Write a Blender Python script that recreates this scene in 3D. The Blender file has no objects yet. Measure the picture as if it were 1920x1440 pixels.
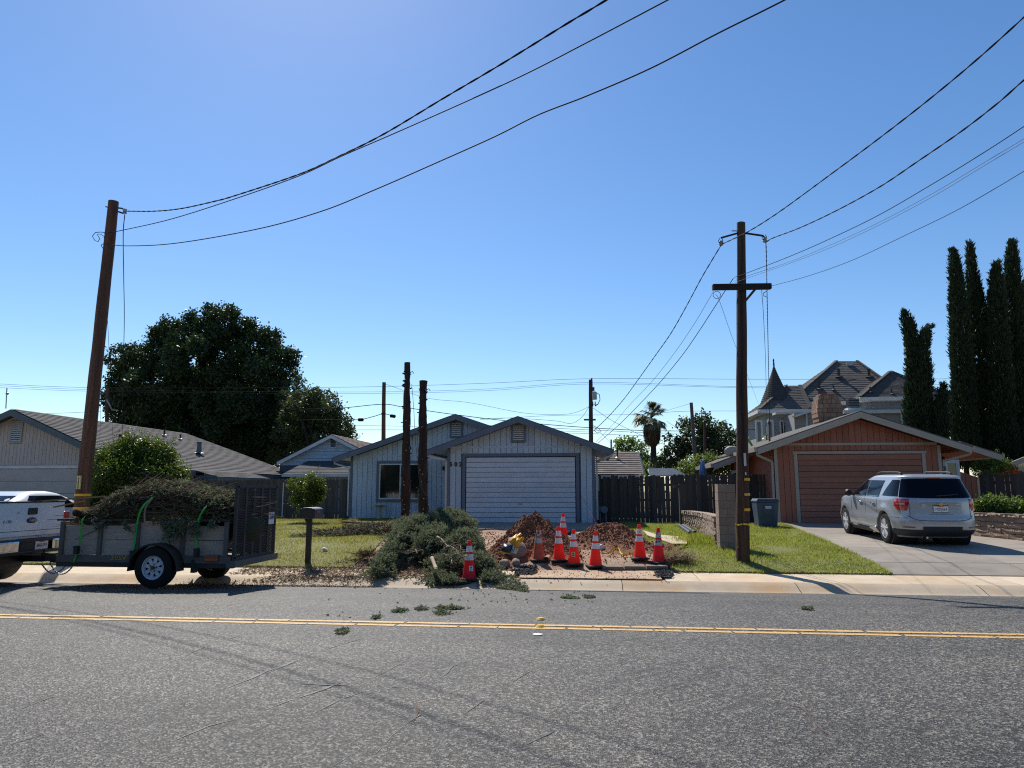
import bpy, bmesh, math, random
import numpy as np
from mathutils import Vector, Matrix, noise as mnoise
R = math.radians
sc = bpy.context.scene
COL = sc.collection
# ---------------------------------------------------------------- camera
YAW, PITCH, F, CAMZ = R(6.0), R(8.53), 1333.0, 1.5
cam_d = bpy.data.cameras.new('camera'); cam = bpy.data.objects.new('camera', cam_d); COL.objects.link(cam)
cam.location = (0, 0, CAMZ); cam.rotation_euler = (math.pi/2+PITCH, 0, YAW)
cam_d.sensor_width = 36; cam_d.lens = 36*F/1920; cam_d.clip_start = .05; cam_d.clip_end = 3000
sc.camera = cam
# ---------------------------------------------------------------- light
SUN_EL = R(49.0)
SH_AZ = R(20.0)      # shadow direction, degrees to the right of straight towards the camera
world = bpy.data.worlds.new('World'); sc.world = world; world.use_nodes = True
wn = world.node_tree; bg = wn.nodes['Background']
sky = wn.nodes.new('ShaderNodeTexSky'); sky.sky_type = 'NISHITA'; sky.sun_disc = False
sky.sun_elevation = SUN_EL; sky.altitude = 50; sky.air_density = 1.0; sky.dust_density = 0.2; sky.ozone_density = 3.0
fw = Vector((-math.sin(YAW), math.cos(YAW), 0)); rt = Vector((math.cos(YAW), math.sin(YAW), 0))
shdir = rt*math.sin(SH_AZ) - fw*math.cos(SH_AZ)
sundir = (-shdir)*math.cos(SUN_EL) + Vector((0, 0, math.sin(SUN_EL)))
sky.sun_rotation = math.atan2(sundir.x, sundir.y)
hs = wn.nodes.new('ShaderNodeHueSaturation'); hs.inputs['Saturation'].default_value = 1.2; hs.inputs['Hue'].default_value = .502
wn.links.new(sky.outputs[0], hs.inputs['Color']); wn.links.new(hs.outputs[0], bg.inputs[0]); bg.inputs[1].default_value = 0.108
sl = bpy.data.lights.new('sun', 'SUN'); sl.energy = 4.8; sl.angle = R(.53); sl.color = (1, .95, .86)
so = bpy.data.objects.new('sun', sl); COL.objects.link(so); so.rotation_euler = sundir.to_track_quat('Z', 'Y').to_euler()
sc.view_settings.view_transform = 'Standard'; sc.view_settings.look = 'None'
sc.view_settings.exposure = 0.35; sc.view_settings.gamma = 1; sc.view_settings.use_curve_mapping = False
sc.cycles.max_bounces = 6; sc.cycles.transparent_max_bounces = 8; sc.cycles.use_denoising = False; sc.cycles.filter_width = 1.15; sc.cycles.use_adaptive_sampling = False
sc.cycles.sample_clamp_indirect = 6
rng = np.random.default_rng(7); random.seed(7)
# ---------------------------------------------------------------- pixel to place
_up = -fw*math.sin(PITCH) + Vector((0, 0, math.cos(PITCH)))
_fp = fw*math.cos(PITCH) + Vector((0, 0, math.sin(PITCH)))
def ray(px, py): return rt*((px-960)/F) + _up*((720-py)/F) + _fp
def V(px, py, Y):
    d = ray(px, py); return Vector((0, 0, CAMZ)) + d*(Y/d.y)
def VD(px, py, D):
    d = ray(px, py); return Vector((0, 0, CAMZ)) + d*(D/d.dot(fw))
def VX(px, py, X):
    d = ray(px, py); return Vector((0, 0, CAMZ)) + d*(X/d.x)
YC, HALF = 8.22, 4.88
_prof = [(13.1, -.25), (13.22, -.235), (13.55, -.13), (14.6, -.09), (15.4, .07), (17.5, .2), (25, .38), (4000, .38)]
def tz(x, y):
    if y <= 13.1:
        if y < 2.6: return -.25 if y > 2.4 else -.12
        return -.25*((y-YC)/HALF)**2
    for (a, za), (b, zb) in zip(_prof, _prof[1:]):
        if y <= b: return za+(zb-za)*(y-a)/(b-a)
    return .38
def G(px, py, dz=0):
    d = ray(px, py); o = Vector((0, 0, CAMZ)); t = 1.0
    while t < 400:
        p = o+d*t
        if p.z <= tz(p.x, p.y)+dz:
            lo, hi = t-.02*t, t
            for _ in range(30):
                m = (lo+hi)/2; q = o+d*m
                if q.z <= tz(q.x, q.y)+dz: hi = m
                else: lo = m
            return o+d*hi
        t *= 1.004
    return o+d*t
def P3(p, h=0): return Vector((p.x, p.y, tz(p.x, p.y)+h))
# ---------------------------------------------------------------- objects
def wm(o):
    m = o.matrix_basis.copy()
    return (wm(o.parent) @ o.matrix_parent_inverse @ m) if o.parent else m
def setparent(o, parent, world=True):
    if parent is None: return
    o.parent = parent
    if world: o.matrix_parent_inverse = wm(parent).inverted()
def tag(o, label=None, cat=None, group=None, kind=None):
    if label: o['label'] = label
    if cat: o['category'] = cat
    if group: o['group'] = group
    if kind: o['kind'] = kind
    return o
def thing(name, label, cat, loc=(0, 0, 0), rz=0, group=None):
    o = bpy.data.objects.new(name, None); COL.objects.link(o); o.empty_display_size = .2
    o.location = loc; o.rotation_euler = (0, 0, rz)
    return tag(o, label, cat, group)
def link(name, me, parent=None, world=True):
    o = bpy.data.objects.new(name, me); COL.objects.link(o); setparent(o, parent, world); return o
class MB:
    def __init__(s): s.v = []; s.f = []; s.m = []; s.mi = 0
    def add(s, vs, fs, mi=None):
        b = len(s.v); s.v += [tuple(v) for v in vs]; s.f += [tuple(i+b for i in f) for f in fs]
        s.m += [s.mi if mi is None else mi]*len(fs); return s
    def box(s, x0, x1, y0, y1, z0, z1, mi=None):
        return s.add([(x0, y0, z0), (x1, y0, z0), (x1, y1, z0), (x0, y1, z0), (x0, y0, z1), (x1, y0, z1), (x1, y1, z1), (x0, y1, z1)],
                     [(0, 3, 2, 1), (4, 5, 6, 7), (0, 1, 5, 4), (1, 2, 6, 5), (2, 3, 7, 6), (3, 0, 4, 7)], mi)
    def beam(s, p, q, w, h, up=(0, 0, 1), mi=None):
        p, q = Vector(p), Vector(q); d = (q-p).normalized(); u = Vector(up)
        a = d.cross(u)
        if a.length < 1e-4: a = d.cross(Vector((0, 1, 0)))
        a = a.normalized(); u = a.cross(d).normalized(); a = a*(w/2); u = u*(h/2)
        vs = [p-a-u, p+a-u, p+a+u, p-a+u, q-a-u, q+a-u, q+a+u, q-a+u]
        return s.add(vs, [(0, 1, 2, 3), (7, 6, 5, 4), (4, 5, 1, 0), (5, 6, 2, 1), (6, 7, 3, 2), (7, 4, 0, 3)], mi)
    def tube(s, pts, r, n=8, mi=None, cap=True):
        pts = [Vector(p) for p in pts]; rs = r if isinstance(r, (list, tuple)) else [r]*len(pts)
        vs = []; a = None
        for i, p in enumerate(pts):
            d = (pts[min(i+1, len(pts)-1)]-pts[max(i-1, 0)])
            d = d.normalized() if d.length > 1e-9 else Vector((0, 0, 1))
            if a is None: a = d.cross(Vector((0, 0, 1)) if abs(d.z) < .9 else Vector((1, 0, 0)))
            else: a = a - d*a.dot(d)
            a = a.normalized(); b = d.cross(a)
            for k in range(n):
                t = 2*math.pi*k/n; vs.append(p+(a*math.cos(t)+b*math.sin(t))*rs[i])
        fs = [(i*n+k, i*n+(k+1) % n, (i+1)*n+(k+1) % n, (i+1)*n+k) for i in range(len(pts)-1) for k in range(n)]
        if cap: fs += [tuple(range(n))[::-1], tuple(range((len(pts)-1)*n, len(pts)*n))]
        return s.add(vs, fs, mi)
    def lathe(s, prof, c=(0, 0, 0), n=24, axis='z', mi=None):
        vs = []
        for (r, h) in prof:
            for k in range(n):
                t = 2*math.pi*k/n; a, b = r*math.cos(t), r*math.sin(t)
                p = {'z': (a, b, h), 'x': (h, a, b), 'y': (a, h, b)}[axis]
                vs.append((p[0]+c[0], p[1]+c[1], p[2]+c[2]))
        m = len(prof)
        return s.add(vs, [(i*n+k, i*n+(k+1) % n, (i+1)*n+(k+1) % n, (i+1)*n+k) for i in range(m-1) for k in range(n)], mi)
    def prism(s, poly, a, b, axis='y', mi=None):
        def mk(u, v, w): return {'y': (u, w, v), 'x': (w, u, v), 'z': (u, v, w)}[axis]
        n = len(poly); vs = [mk(u, v, a) for u, v in poly]+[mk(u, v, b) for u, v in poly]
        return s.add(vs, [tuple(range(n)), tuple(range(n, 2*n))[::-1]]+[(i, i+n, (i+1) % n+n, (i+1) % n) for i in range(n)], mi)
    def grid(s, P, mi=None):
        nr, nc = len(P), len(P[0]); vs = [p for r_ in P for p in r_]
        return s.add(vs, [(i*nc+j, i*nc+j+1, (i+1)*nc+j+1, (i+1)*nc+j) for i in range(nr-1) for j in range(nc-1)], mi)
    def mesh(s, name, mats, smooth=False, fixn=True):
        me = bpy.data.meshes.new(name); me.from_pydata(s.v, [], s.f)
        for m in (mats if isinstance(mats, (list, tuple)) else [mats]): me.materials.append(m)
        if any(s.m): me.polygons.foreach_set('material_index', s.m)
        if fixn:
            bm = bmesh.new(); bm.from_mesh(me); bmesh.ops.recalc_face_normals(bm, faces=bm.faces); bm.to_mesh(me); bm.free()
        if smooth is True: me.polygons.foreach_set('use_smooth', [True]*len(me.polygons))
        elif smooth: me.polygons.foreach_set('use_smooth', [True]*len(me.polygons)); me.set_sharp_from_angle(angle=R(smooth))
        return me
    def build(s, name, mats, parent=None, smooth=False, world=True, bevel=0, fixn=True):
        o = link(name, s.mesh(name, mats, smooth, fixn), parent, world)
        if bevel:
            b = o.modifiers.new('bevel', 'BEVEL'); b.width = bevel; b.segments = 2; b.limit_method = 'ANGLE'; b.angle_limit = R(40)
        return o
_unit = {}
def piece(name, x0, x1, y0, y1, z0, z1, m, parent, jit=0, rot=None):
    """a box piece that shares one unit mesh per material"""
    if m.name not in _unit: _unit[m.name] = MB().box(-.5, .5, -.5, .5, -.5, .5).mesh('unit_'+m.name, m)
    o = bpy.data.objects.new(name, _unit[m.name]); COL.objects.link(o)
    o.location = ((x0+x1)/2, (y0+y1)/2+random.uniform(-jit, jit), (z0+z1)/2); o.scale = (x1-x0, y1-y0, z1-z0)
    if rot: o.rotation_euler = rot
    setparent(o, parent); return o
def npmesh(name, verts, nper, mats, parent=None, mi=None, world=True):
    """verts (N*nper,3): independent polygons of nper corners"""
    verts = np.ascontiguousarray(verts, dtype=np.float32).reshape(-1, 3); nv = len(verts); nf = nv//nper
    me = bpy.data.meshes.new(name); me.vertices.add(nv); me.loops.add(nv); me.polygons.add(nf)
    me.vertices.foreach_set('co', verts.ravel()); me.loops.foreach_set('vertex_index', np.arange(nv, dtype=np.int32))
    me.polygons.foreach_set('loop_start', np.arange(0, nv, nper, dtype=np.int32))
    for m in (mats if isinstance(mats, (list, tuple)) else [mats]): me.materials.append(m)
    if mi is not None: me.polygons.foreach_set('material_index', np.asarray(mi, dtype=np.int32))
    me.update(calc_edges=True)
    return link(name, me, parent, world)
# ---------------------------------------------------------------- materials
def _nt(name):
    m = bpy.data.materials.new(name); m.use_nodes = True; nt = m.node_tree
    return m, nt, nt.nodes, nt.links, nt.nodes['Principled BSDF']
def _c(c): return tuple(c)+(1,) if len(c) == 3 else c
def _coords(N, L, rnd, stretch):
    g = N.new('ShaderNodeNewGeometry'); out = g.outputs['Position']; oi = None
    if rnd:
        oi = N.new('ShaderNodeObjectInfo'); mu = N.new('ShaderNodeVectorMath'); mu.operation = 'MULTIPLY_ADD'
        cb = N.new('ShaderNodeCombineXYZ')
        for i in range(3): L.new(oi.outputs['Random'], cb.inputs[i])
        L.new(cb.outputs[0], mu.inputs[0]); mu.inputs[1].default_value = (37, 53, 71); L.new(out, mu.inputs[2]); out = mu.outputs[0]
    mp = N.new('ShaderNodeMapping'); mp.inputs['Scale'].default_value = stretch; L.new(out, mp.inputs[0])
    return mp.outputs[0], oi
def _noise(N, L, v, scale, detail=5, rough=.6):
    n = N.new('ShaderNodeTexNoise'); n.inputs['Scale'].default_value = scale; n.inputs['Detail'].default_value = detail
    n.inputs['Roughness'].default_value = rough; L.new(v, n.inputs['Vector']); return n.outputs['Fac']
def _ramp(N, L, f, stops):
    r = N.new('ShaderNodeValToRGB'); L.new(f, r.inputs[0]); e = r.color_ramp.elements
    e[0].position, e[0].color = stops[0][0], _c(stops[0][1]); e[1].position, e[1].color = stops[-1][0], _c(stops[-1][1])
    for p, c in stops[1:-1]:
        q = e.new(p); q.color = _c(c)
    return r.outputs[0]
def _mix(N, L, f, a, b, mode='MIX'):
    m = N.new('ShaderNodeMix'); m.data_type = 'RGBA'; m.blend_type = mode
    for s_, v in ((0, f), (6, a), (7, b)):
        if hasattr(v, 'is_linked') or hasattr(v, 'node'): L.new(v, m.inputs[s_])
        elif s_ == 0: m.inputs[0].default_value = v
        else: m.inputs[s_].default_value = _c(v)
    return m.outputs[2]
def mat(name, c, c2=None, ns=3, rough=.75, bump=0, bs=60, rnd=0, metal=0, spec=.35, stretch=(1, 1, 1), coat=0, lo=.3, hi=.7, c3=None, s3=.7, lo3=.55, hi3=.75):
    m, nt, N, L, B = _nt(name)
    v, oi = _coords(N, L, rnd, stretch)
    if c2 is None: c2 = tuple(x*.8 for x in c)
    col = _ramp(N, L, _noise(N, L, v, ns), [(lo, c), (hi, c2)])
    if c3 is not None:
        f = _ramp(N, L, _noise(N, L, v, s3, 8, .65), [(lo3, (0, 0, 0)), (hi3, (1, 1, 1))]); col = _mix(N, L, f, col, c3)
    if rnd:
        h = N.new('ShaderNodeHueSaturation'); mr = N.new('ShaderNodeMapRange'); L.new(oi.outputs['Random'], mr.inputs[0])
        mr.inputs[3].default_value = 1-rnd; mr.inputs[4].default_value = 1+rnd; L.new(mr.outputs[0], h.inputs['Value'])
        L.new(col, h.inputs['Color']); col = h.outputs[0]
    L.new(col, B.inputs['Base Color']); B.inputs['Roughness'].default_value = rough; B.inputs['Metallic'].default_value = metal
    B.inputs['Specular IOR Level'].default_value = spec
    if coat: B.inputs['Coat Weight'].default_value = coat; B.inputs['Coat Roughness'].default_value = .03
    if bump:
        b = N.new('ShaderNodeBump'); b.inputs['Strength'].default_value = min(1, bump); b.inputs['Distance'].default_value = .01*max(1, bump)
        L.new(_noise(N, L, v, bs, 4), b.inputs['Height']); L.new(b.outputs[0], B.inputs['Normal'])
    return m
def leafmat(name, c1, c2, trans=.35, rough=.5, spec=.3, ns=.7):
    m, nt, N, L, B = _nt(name)
    g = N.new('ShaderNodeNewGeometry')
    col = _ramp(N, L, g.outputs['Random Per Island'], [(0, c1), (1, c2)])
    n = _noise(N, L, g.outputs['Position'], ns, 3); col = _mix(N, L, _ramp(N, L, n, [(.35, (0, 0, 0)), (.65, (1, 1, 1))]), col, tuple((a+b)/2*.8 for a, b in zip(c1, c2)))
    L.new(col, B.inputs['Base Color']); B.inputs['Roughness'].default_value = rough; B.inputs['Specular IOR Level'].default_value = spec
    if trans:
        t = N.new('ShaderNodeBsdfTranslucent'); ms = N.new('ShaderNodeMixShader'); ms.inputs[0].default_value = trans
        hs = N.new('ShaderNodeHueSaturation'); hs.inputs['Value'].default_value = 1.5; hs.inputs['Saturation'].default_value = 1.15; L.new(col, hs.inputs['Color']); L.new(hs.outputs[0], t.inputs[0])
        L.new(B.outputs[0], ms.inputs[1]); L.new(t.outputs[0], ms.inputs[2]); L.new(ms.outputs[0], N['Material Output'].inputs[0])
    return m
def asphalt(name, base=.06):
    m, nt, N, L, B = _nt(name)
    g = N.new('ShaderNodeNewGeometry'); p = g.outputs['Position']
    vo = N.new('ShaderNodeTexVoronoi'); vo.inputs['Scale'].default_value = 76; L.new(p, vo.inputs['Vector'])
    sep = N.new('ShaderNodeSeparateColor'); L.new(vo.outputs['Color'], sep.inputs[0])
    b = base
    agg = _ramp(N, L, sep.outputs[0], [(0, (b*.18, b*.18, b*.19)), (.5, (b*.7, b*.69, b*.68)), (.78, (b*1.9, b*1.82, b*1.7)), (1, (b*4.0, b*3.8, b*3.4))])
    f = _ramp(N, L, _noise(N, L, p, 34, 4), [(.35, (.82, .82, .82)), (.65, (1.18, 1.14, 1.07))])
    col = _mix(N, L, 1.0, agg, f, 'MULTIPLY')
    f2 = _ramp(N, L, _noise(N, L, p, .35, 6, .6), [(.3, (.72, .72, .72)), (.7, (1.16, 1.13, 1.07))])
    col = _mix(N, L, 1.0, col, f2, 'MULTIPLY')
    # scuffed streaks left by snow chains and chips, running askew to the lane
    mp = N.new('ShaderNodeMapping'); mp.inputs['Rotation'].default_value = (0, 0, R(-40)); L.new(p, mp.inputs[0]); mp2 = N.new('ShaderNodeMapping'); mp2.inputs['Scale'].default_value = (.55, 9, 1); L.new(mp.outputs[0], mp2.inputs[0])
    f3 = _ramp(N, L, _noise(N, L, mp2.outputs[0], 1.1, 7, .7), [(.4, (.5, .5, .52)), (.5, (1, 1, 1))]); ms = _ramp(N, L, _noise(N, L, p, .22, 3), [(.46, (0, 0, 0)), (.6, (1, 1, 1))])
    col = _mix(N, L, ms, col, _mix(N, L, 1.0, col, f3, 'MULTIPLY'))
    # oil spots and worn wheel tracks
    f4 = _ramp(N, L, _noise(N, L, p, 1.7, 4, .5), [(.68, (1, 1, 1)), (.76, (.72, .7, .68))]); col = _mix(N, L, 1.0, col, f4, 'MULTIPLY')
    mp3 = N.new('ShaderNodeMapping'); mp3.inputs['Scale'].default_value = (.03, 1.1, 1); L.new(p, mp3.inputs[0])
    f5 = _ramp(N, L, _noise(N, L, mp3.outputs[0], 1, 2, .5), [(.35, (.86, .86, .87)), (.65, (1.1, 1.09, 1.07))]); col = _mix(N, L, 1.0, col, f5, 'MULTIPLY')
    # grime towards the far gutter
    sx = N.new('ShaderNodeSeparateXYZ'); L.new(p, sx.inputs[0])
    L.new(col, B.inputs['Base Color']); B.inputs['Roughness'].default_value = .68; B.inputs['Specular IOR Level'].default_value = .32
    bp = N.new('ShaderNodeBump'); bp.inputs['Strength'].default_value = .9; bp.inputs['Distance'].default_value = .006
    L.new(vo.outputs['Distance'], bp.inputs['Height']); L.new(bp.outputs[0], B.inputs['Normal'])
    return m
def shingle(name, c1, c2, rnd=.18, rough=.9):
    return mat(name, c1, c2, ns=6, rough=rough, bump=.6, bs=90, rnd=rnd, spec=.1)
M = {}
M['asphalt'] = asphalt('asphalt', .073)
M['patch'] = mat('fresh_asphalt', (.02, .02, .022), (.05, .05, .05), ns=40, rough=.7, bump=1, bs=120)
M['yellow_paint'] = mat('yellow_road_paint', (.66, .4, .13), (.5, .3, .1), ns=14, rough=.6, bump=.5, bs=150, c3=(.12, .11, .09), s3=26, lo3=.56, hi3=.64)
M['concrete'] = mat('sidewalk_concrete', (.58, .47, .34), (.46, .37, .26), ns=2.5, rough=.85, bump=.5, bs=90, rnd=.07, c3=(.48, .31, .17), s3=.6, lo3=.5, hi3=.8)
M['drive'] = mat('driveway_concrete', (.3, .26, .215), (.22, .19, .16), ns=1.6, rough=.85, bump=.5, bs=70, rnd=.08, c3=(.17, .15, .13), s3=.9, lo3=.5, hi3=.75)
M['kerbc'] = mat('kerb_concrete', (.46, .375, .27), (.36, .29, .21), ns=2.5, rough=.85, bump=.6, bs=70, rnd=.08, c3=(.42, .26, .13), s3=1.0, lo3=.5, hi3=.7)
M['soil'] = mat('ground_soil', (.13, .1, .065), (.2, .155, .1), ns=1.5, rough=.95, bump=1, bs=30)
M['yard'] = mat('dry_yard_soil', (.38, .27, .18), (.22, .15, .1), ns=2.2, rough=.95, bump=1.5, bs=25, c3=(.22, .09, .05), s3=.8, lo3=.45, hi3=.7)
M['turf'] = mat('turf', (.14, .15, .04), (.2, .19, .06), ns=1.3, rough=.95, bump=1.5, bs=60, c3=(.2, .18, .07), s3=.9, lo3=.5, hi3=.75)
M['dirt'] = mat('red_clay', (.26, .11, .055), (.14, .055, .028), ns=5, rough=.95, bump=2.5, bs=22, c3=(.17, .085, .055), s3=2.5)
M['clod'] = mat('clay_clod', (.25, .105, .052), (.15, .062, .032), ns=9, rough=.95, bump=1.5, bs=40)
# ================================================================ GROUND
def gridsheet(name, xs, ys, zf, m, parent=None, kind='structure', skirt=0, smooth=True):
    mb = MB(); P = [[(x, y, zf(x, y)) for x in xs] for y in ys]; mb.grid(P)
    if skirt:
        for row in (P[0], P[-1], [r_[0] for r_ in P], [r_[-1] for r_ in P]):
            mb.grid([row, [(a, b, c-skirt) for a, b, c in row]])
    o = mb.build(name, m, parent, smooth=60 if skirt else smooth)
    if kind and parent is None: o['kind'] = kind
    return o
def lin(a, b, n): return [a+(b-a)*i/n for i in range(n+1)]
ysg = [-200, -60, -20, 2.3] + lin(2.6, 13.1, 12) + [13.3, 13.6, 14.5, 15.4, 17.5, 21, 25, 40, 80, 200, 900]
gridsheet('ground', [-900, -200, -60, -30, -15, 0, 15, 30, 60, 200, 900], ysg, lambda x, y: tz(x, y)-(.09 if y < 15 else .03), M['soil'])
road = gridsheet('road', lin(-120, 120, 60), [2.62]+lin(3, 13.1, 16), tz, M['asphalt'])
# painted double centre line: worn into short dashes of paint film by the coarse chip seal
yl = MB()
for off in (-.088, .088):
    x = -60.0
    while x < 60:
        L_ = random.uniform(.3, .8); g_ = random.uniform(.01, .035)
        n = max(2, int(L_/.3)); y0, y1 = YC+off-.044, YC+off+.044
        xs_ = lin(x, x+L_-g_, n); sk = random.uniform(-.02, .02)
        w = [(random.uniform(-.006, .006), random.uniform(-.006, .006)) for _ in xs_]
        yl.grid([[(xx, y0+a, tz(0, y0)+.004) for xx, (a, b) in zip(xs_, w)], [(xx+sk, y1+b, tz(0, y1)+.004) for xx, (a, b) in zip(xs_, w)]])
        x += L_
yl.build('yellow_centre_lines', M['yellow_paint'], road)
# tar cracks / stains on the asphalt
ck = MB()
def crack(pix, w, z=.003):
    pts = [G(a, b) for a, b in pix]; out = []
    for p, q in zip(pts, pts[1:]):
        n = max(2, int((q-p).length/.08))
        for i in range(n): out.append(p.lerp(q, i/n))
    out.append(pts[-1]); L_, R_ = [], []
    ww = w
    for i, p in enumerate(out):
        d = (out[min(i+1, len(out)-1)]-out[max(0, i-1)]); nrm = Vector((-d.y, d.x, 0)).normalized()
        j = mnoise.noise(p*3)*.03; ww = w*3.2*max(.03, .2+1.1*mnoise.noise(p*2.3)+.5*mnoise.noise(p*9))*min(1, (i+.5)/4, (len(out)-i)/4)
        c = p+nrm*j; L_.append((c.x+nrm.x*ww, c.y+nrm.y*ww, tz(c.x, c.y)+z)); R_.append((c.x-nrm.x*ww, c.y-nrm.y*ww, tz(c.x, c.y)+z))
    ck.grid([L_, R_])
for pix, w in (([(310, 1245), (385, 1212), (450, 1192)], .009), ([(500, 1262), (600, 1222), (680, 1197)], .009), ([(500, 1330), (560, 1310), (640, 1280)], .01),
               ([(590, 1335), (640, 1312), (690, 1296)], .01), ([(810, 1283), (850, 1250), (912, 1228)], .011),
               ([(560, 1282), (700, 1288), (820, 1291), (900, 1283)], .006), ([(700, 1418), (735, 1380), (790, 1340)], .008),
               ([(1400, 1128), (1500, 1127)], .006), ([(40, 1330), (90, 1310), (160, 1290)], .008), ([(980, 1400), (1040, 1370), (1090, 1355)], .007), ([(330, 1390), (390, 1362), (440, 1350)], .009), ([(640, 1300), (720, 1262), (760, 1240)], .008), ([(430, 1290), (500, 1258), (560, 1240)], .008), ([(20, 1395), (90, 1375)], .007),
               ([(860, 1345), (930, 1300), (1010, 1252)], .006), ([(620, 1440), (680, 1400), (700, 1385)], .006)):
    crack(pix, w)
ck.build('tar_crack', mat('tar', (.018, .018, .02), (.03, .03, .03), rough=.5), road)
# long faint tyre scuff / wire line curving across the lane
rs = MB(); ck = rs
for pix, w in (([(770, 1290), (785, 1330), (775, 1350), (740, 1375), (728, 1400)], .0035), ([(1440, 1312), (1500, 1328), (1545, 1370), (1580, 1390)], .0035)):
    crack(pix, w, .0032)
rs.build('rust_streak', mat('rust_stain', (.13, .07, .04), (.08, .06, .05), ns=30, rough=.8), road)
# dark fresh asphalt seam along the gutter
pm = MB(); xs_ = lin(G(985, 1100).x, G(1320, 1108).x, 40); A_, B_ = [], []
for i, x in enumerate(xs_):
    t = i/40; c = 12.72-.12*t; w = .07+.1*t*(1 if t < .93 else (1-t)/.07)+.03*mnoise.noise(Vector((x*3, 0, 0)))
    if t < .05: w *= t/.05
    A_.append((x, c-w, tz(x, c-w)+.006)); B_.append((x, c+w, tz(x, c+w)+.006))
pm.grid([A_, B_]); pm.build('asphalt_patch', M['patch'], road)
# kerb and sidewalk
kerb = thing('kerb', None, None); kerb['kind'] = 'structure'; kerb['label'] = 'rolled concrete kerb and gutter along the far side of the road'
x = -36.0
while x < 30:
    mb = MB(); L_ = 3.05
    prof = [(13.03, -.252), (13.12, -.244), (13.2, -.225), (13.32, -.178), (13.44, -.14), (13.55, -.125), (13.555, -.2)]
    mb.grid([[(xx, a, b) for a, b in prof] for xx in (x, x+L_*.5, x+L_-.012)])
    mb.build('kerb_section', M['kerbc'], kerb, smooth=40); x += L_
walk = thing('sidewalk', None, None); walk['kind'] = 'structure'; walk['label'] = 'concrete sidewalk stained with orange clay'
x = -36.4; k = 0
while x < 30:
    L_ = 1.83; z0, z1 = tz(0, 13.57), tz(0, 14.6); mb = MB()
    g0, g1 = G(965, 1075).x, G(1240, 1075).x; s0, s1 = x, x+L_-.014
    if s0 < g0 < s1: s1 = g0
    elif s0 < g1 < s1: s0 = g1
    elif g0 <= s0 and s1 <= g1: s0 = s1 = 0
    if s1-s0 > .1:
        j = random.uniform(-.004, .004)
        mb.add([(s0, 13.565, z0+j), (s1, 13.565, z0-j), (s1, 14.6, z1+j), (s0, 14.6, z1-j), (s0, 13.565, z0-.1), (s1, 13.565, z0-.1), (s1, 14.6, z1-.1), (s0, 14.6, z1-.1)],
               [(0, 1, 2, 3), (4, 5, 1, 0), (5, 6, 2, 1), (6, 7, 3, 2), (7, 4, 0, 3)])
        mb.build('paving_slab', M['concrete'], walk, bevel=.006)
    x += L_
# lawns
def lawn(name, poly, n=26, m=None, lift=.03, label=None):
    """poly: left edge and right edge as functions of y"""
    y0, y1, fl, fr = poly; ys_ = lin(y0, y1, n); P = []
    for y in ys_:
        a, b = fl(y), fr(y); P.append([(a+(b-a)*i/n, y, tz(0, y)+lift+.02*mnoise.noise(Vector((a+(b-a)*i/n, y, 0))*.8)) for i in range(n+1)])
    mb = MB(); mb.grid(P)
    for row in (P[0], [r_[0] for r_ in P], [r_[-1] for r_ in P]):
        mb.grid([row, [(a+random.uniform(-.02, .02), b+random.uniform(-.02, .0), c-.09) for a, b, c in row]])
    o = mb.build(name, m or M['turf'], smooth=50); o['kind'] = 'structure'
    if label: o['label'] = label
    return o
def interp(pts):
    pts = sorted(pts)
    def f(y):
        if y <= pts[0][0]: return pts[0][1]
        for (a, va), (b, vb) in zip(pts, pts[1:]):
            if y <= b: return va+(vb-va)*(y-a)/(b-a)
        return pts[-1][1]
    return f
def edge(pix): return interp([(p.y, p.x) for p in (G(a, b) for a, b in pix)])
Ll = edge([(-420, 1040), (-300, 1000)]); Lr = edge([(668, 1058), (695, 1040), (735, 1000), (752, 985)])
lawn('front_lawn', (14.62, 28.4, lambda y: -18.0, Lr), n=40, label='yellowing cut lawn beside the felled branches')
Rl = edge([(1262, 1068), (1235, 1040), (1200, 1012), (1170, 992)]); Rr = edge([(1668, 1074), (1640, 1058), (1580, 1030), (1520, 1004), (1484, 988)])
lawn('side_lawn', (14.62, 25.0, Rl, Rr), n=40, label='green lawn around the wooden pole next to the driveway')
def grass(name, y0, y1, fl, fr, dens, m, hgt=.045, avoid=None, lift=.03, label=None, wid=.007):
    N_ = int(dens*(y1-y0)*max(1, abs(fr(y0)-fl(y0)))); Y = rng.uniform(y0, y1, N_); U = rng.random(N_)
    fa = np.array([fl(y) for y in Y]); fb = np.array([fr(y) for y in Y]); X = fa+(fb-fa)*U
    Z = np.array([tz(0, y) for y in Y])+lift-.005
    cl = np.array([mnoise.noise(Vector((x*1.1, y*1.1, 3))) for x, y in zip(X, Y)])
    H = hgt*(.6+.8*rng.random(N_))*(1+.7*cl); A = rng.uniform(0, 2*np.pi, N_); ln = rng.normal(0, .5, (N_, 2))*H[:, None]
    w = wid*(.7+.6*rng.random(N_)); dx, dy = np.cos(A)*w, np.sin(A)*w
    v = np.empty((N_, 3, 3)); v[:, 0] = np.stack([X-dx, Y-dy, Z], 1); v[:, 1] = np.stack([X+dx, Y+dy, Z], 1); v[:, 2] = np.stack([X+ln[:, 0], Y+ln[:, 1], Z+H], 1)
    o = npmesh(name, v, 3, m); o['kind'] = 'stuff'
    if label: o['label'] = label
    return o
M['blade'] = leafmat('grass_blade', (.2, .2, .05), (.27, .245, .08), trans=.45, ns=.9)
M['blade2'] = leafmat('grass_blade_green', (.19, .24, .045), (.28, .28, .08), trans=.5, ns=1.1)
grass('grass', 14.55, 28.2, lambda y: -14.0, Lr, 620, M['blade'], hgt=.04, label='short yellow green grass left of the felled branches')
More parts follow.
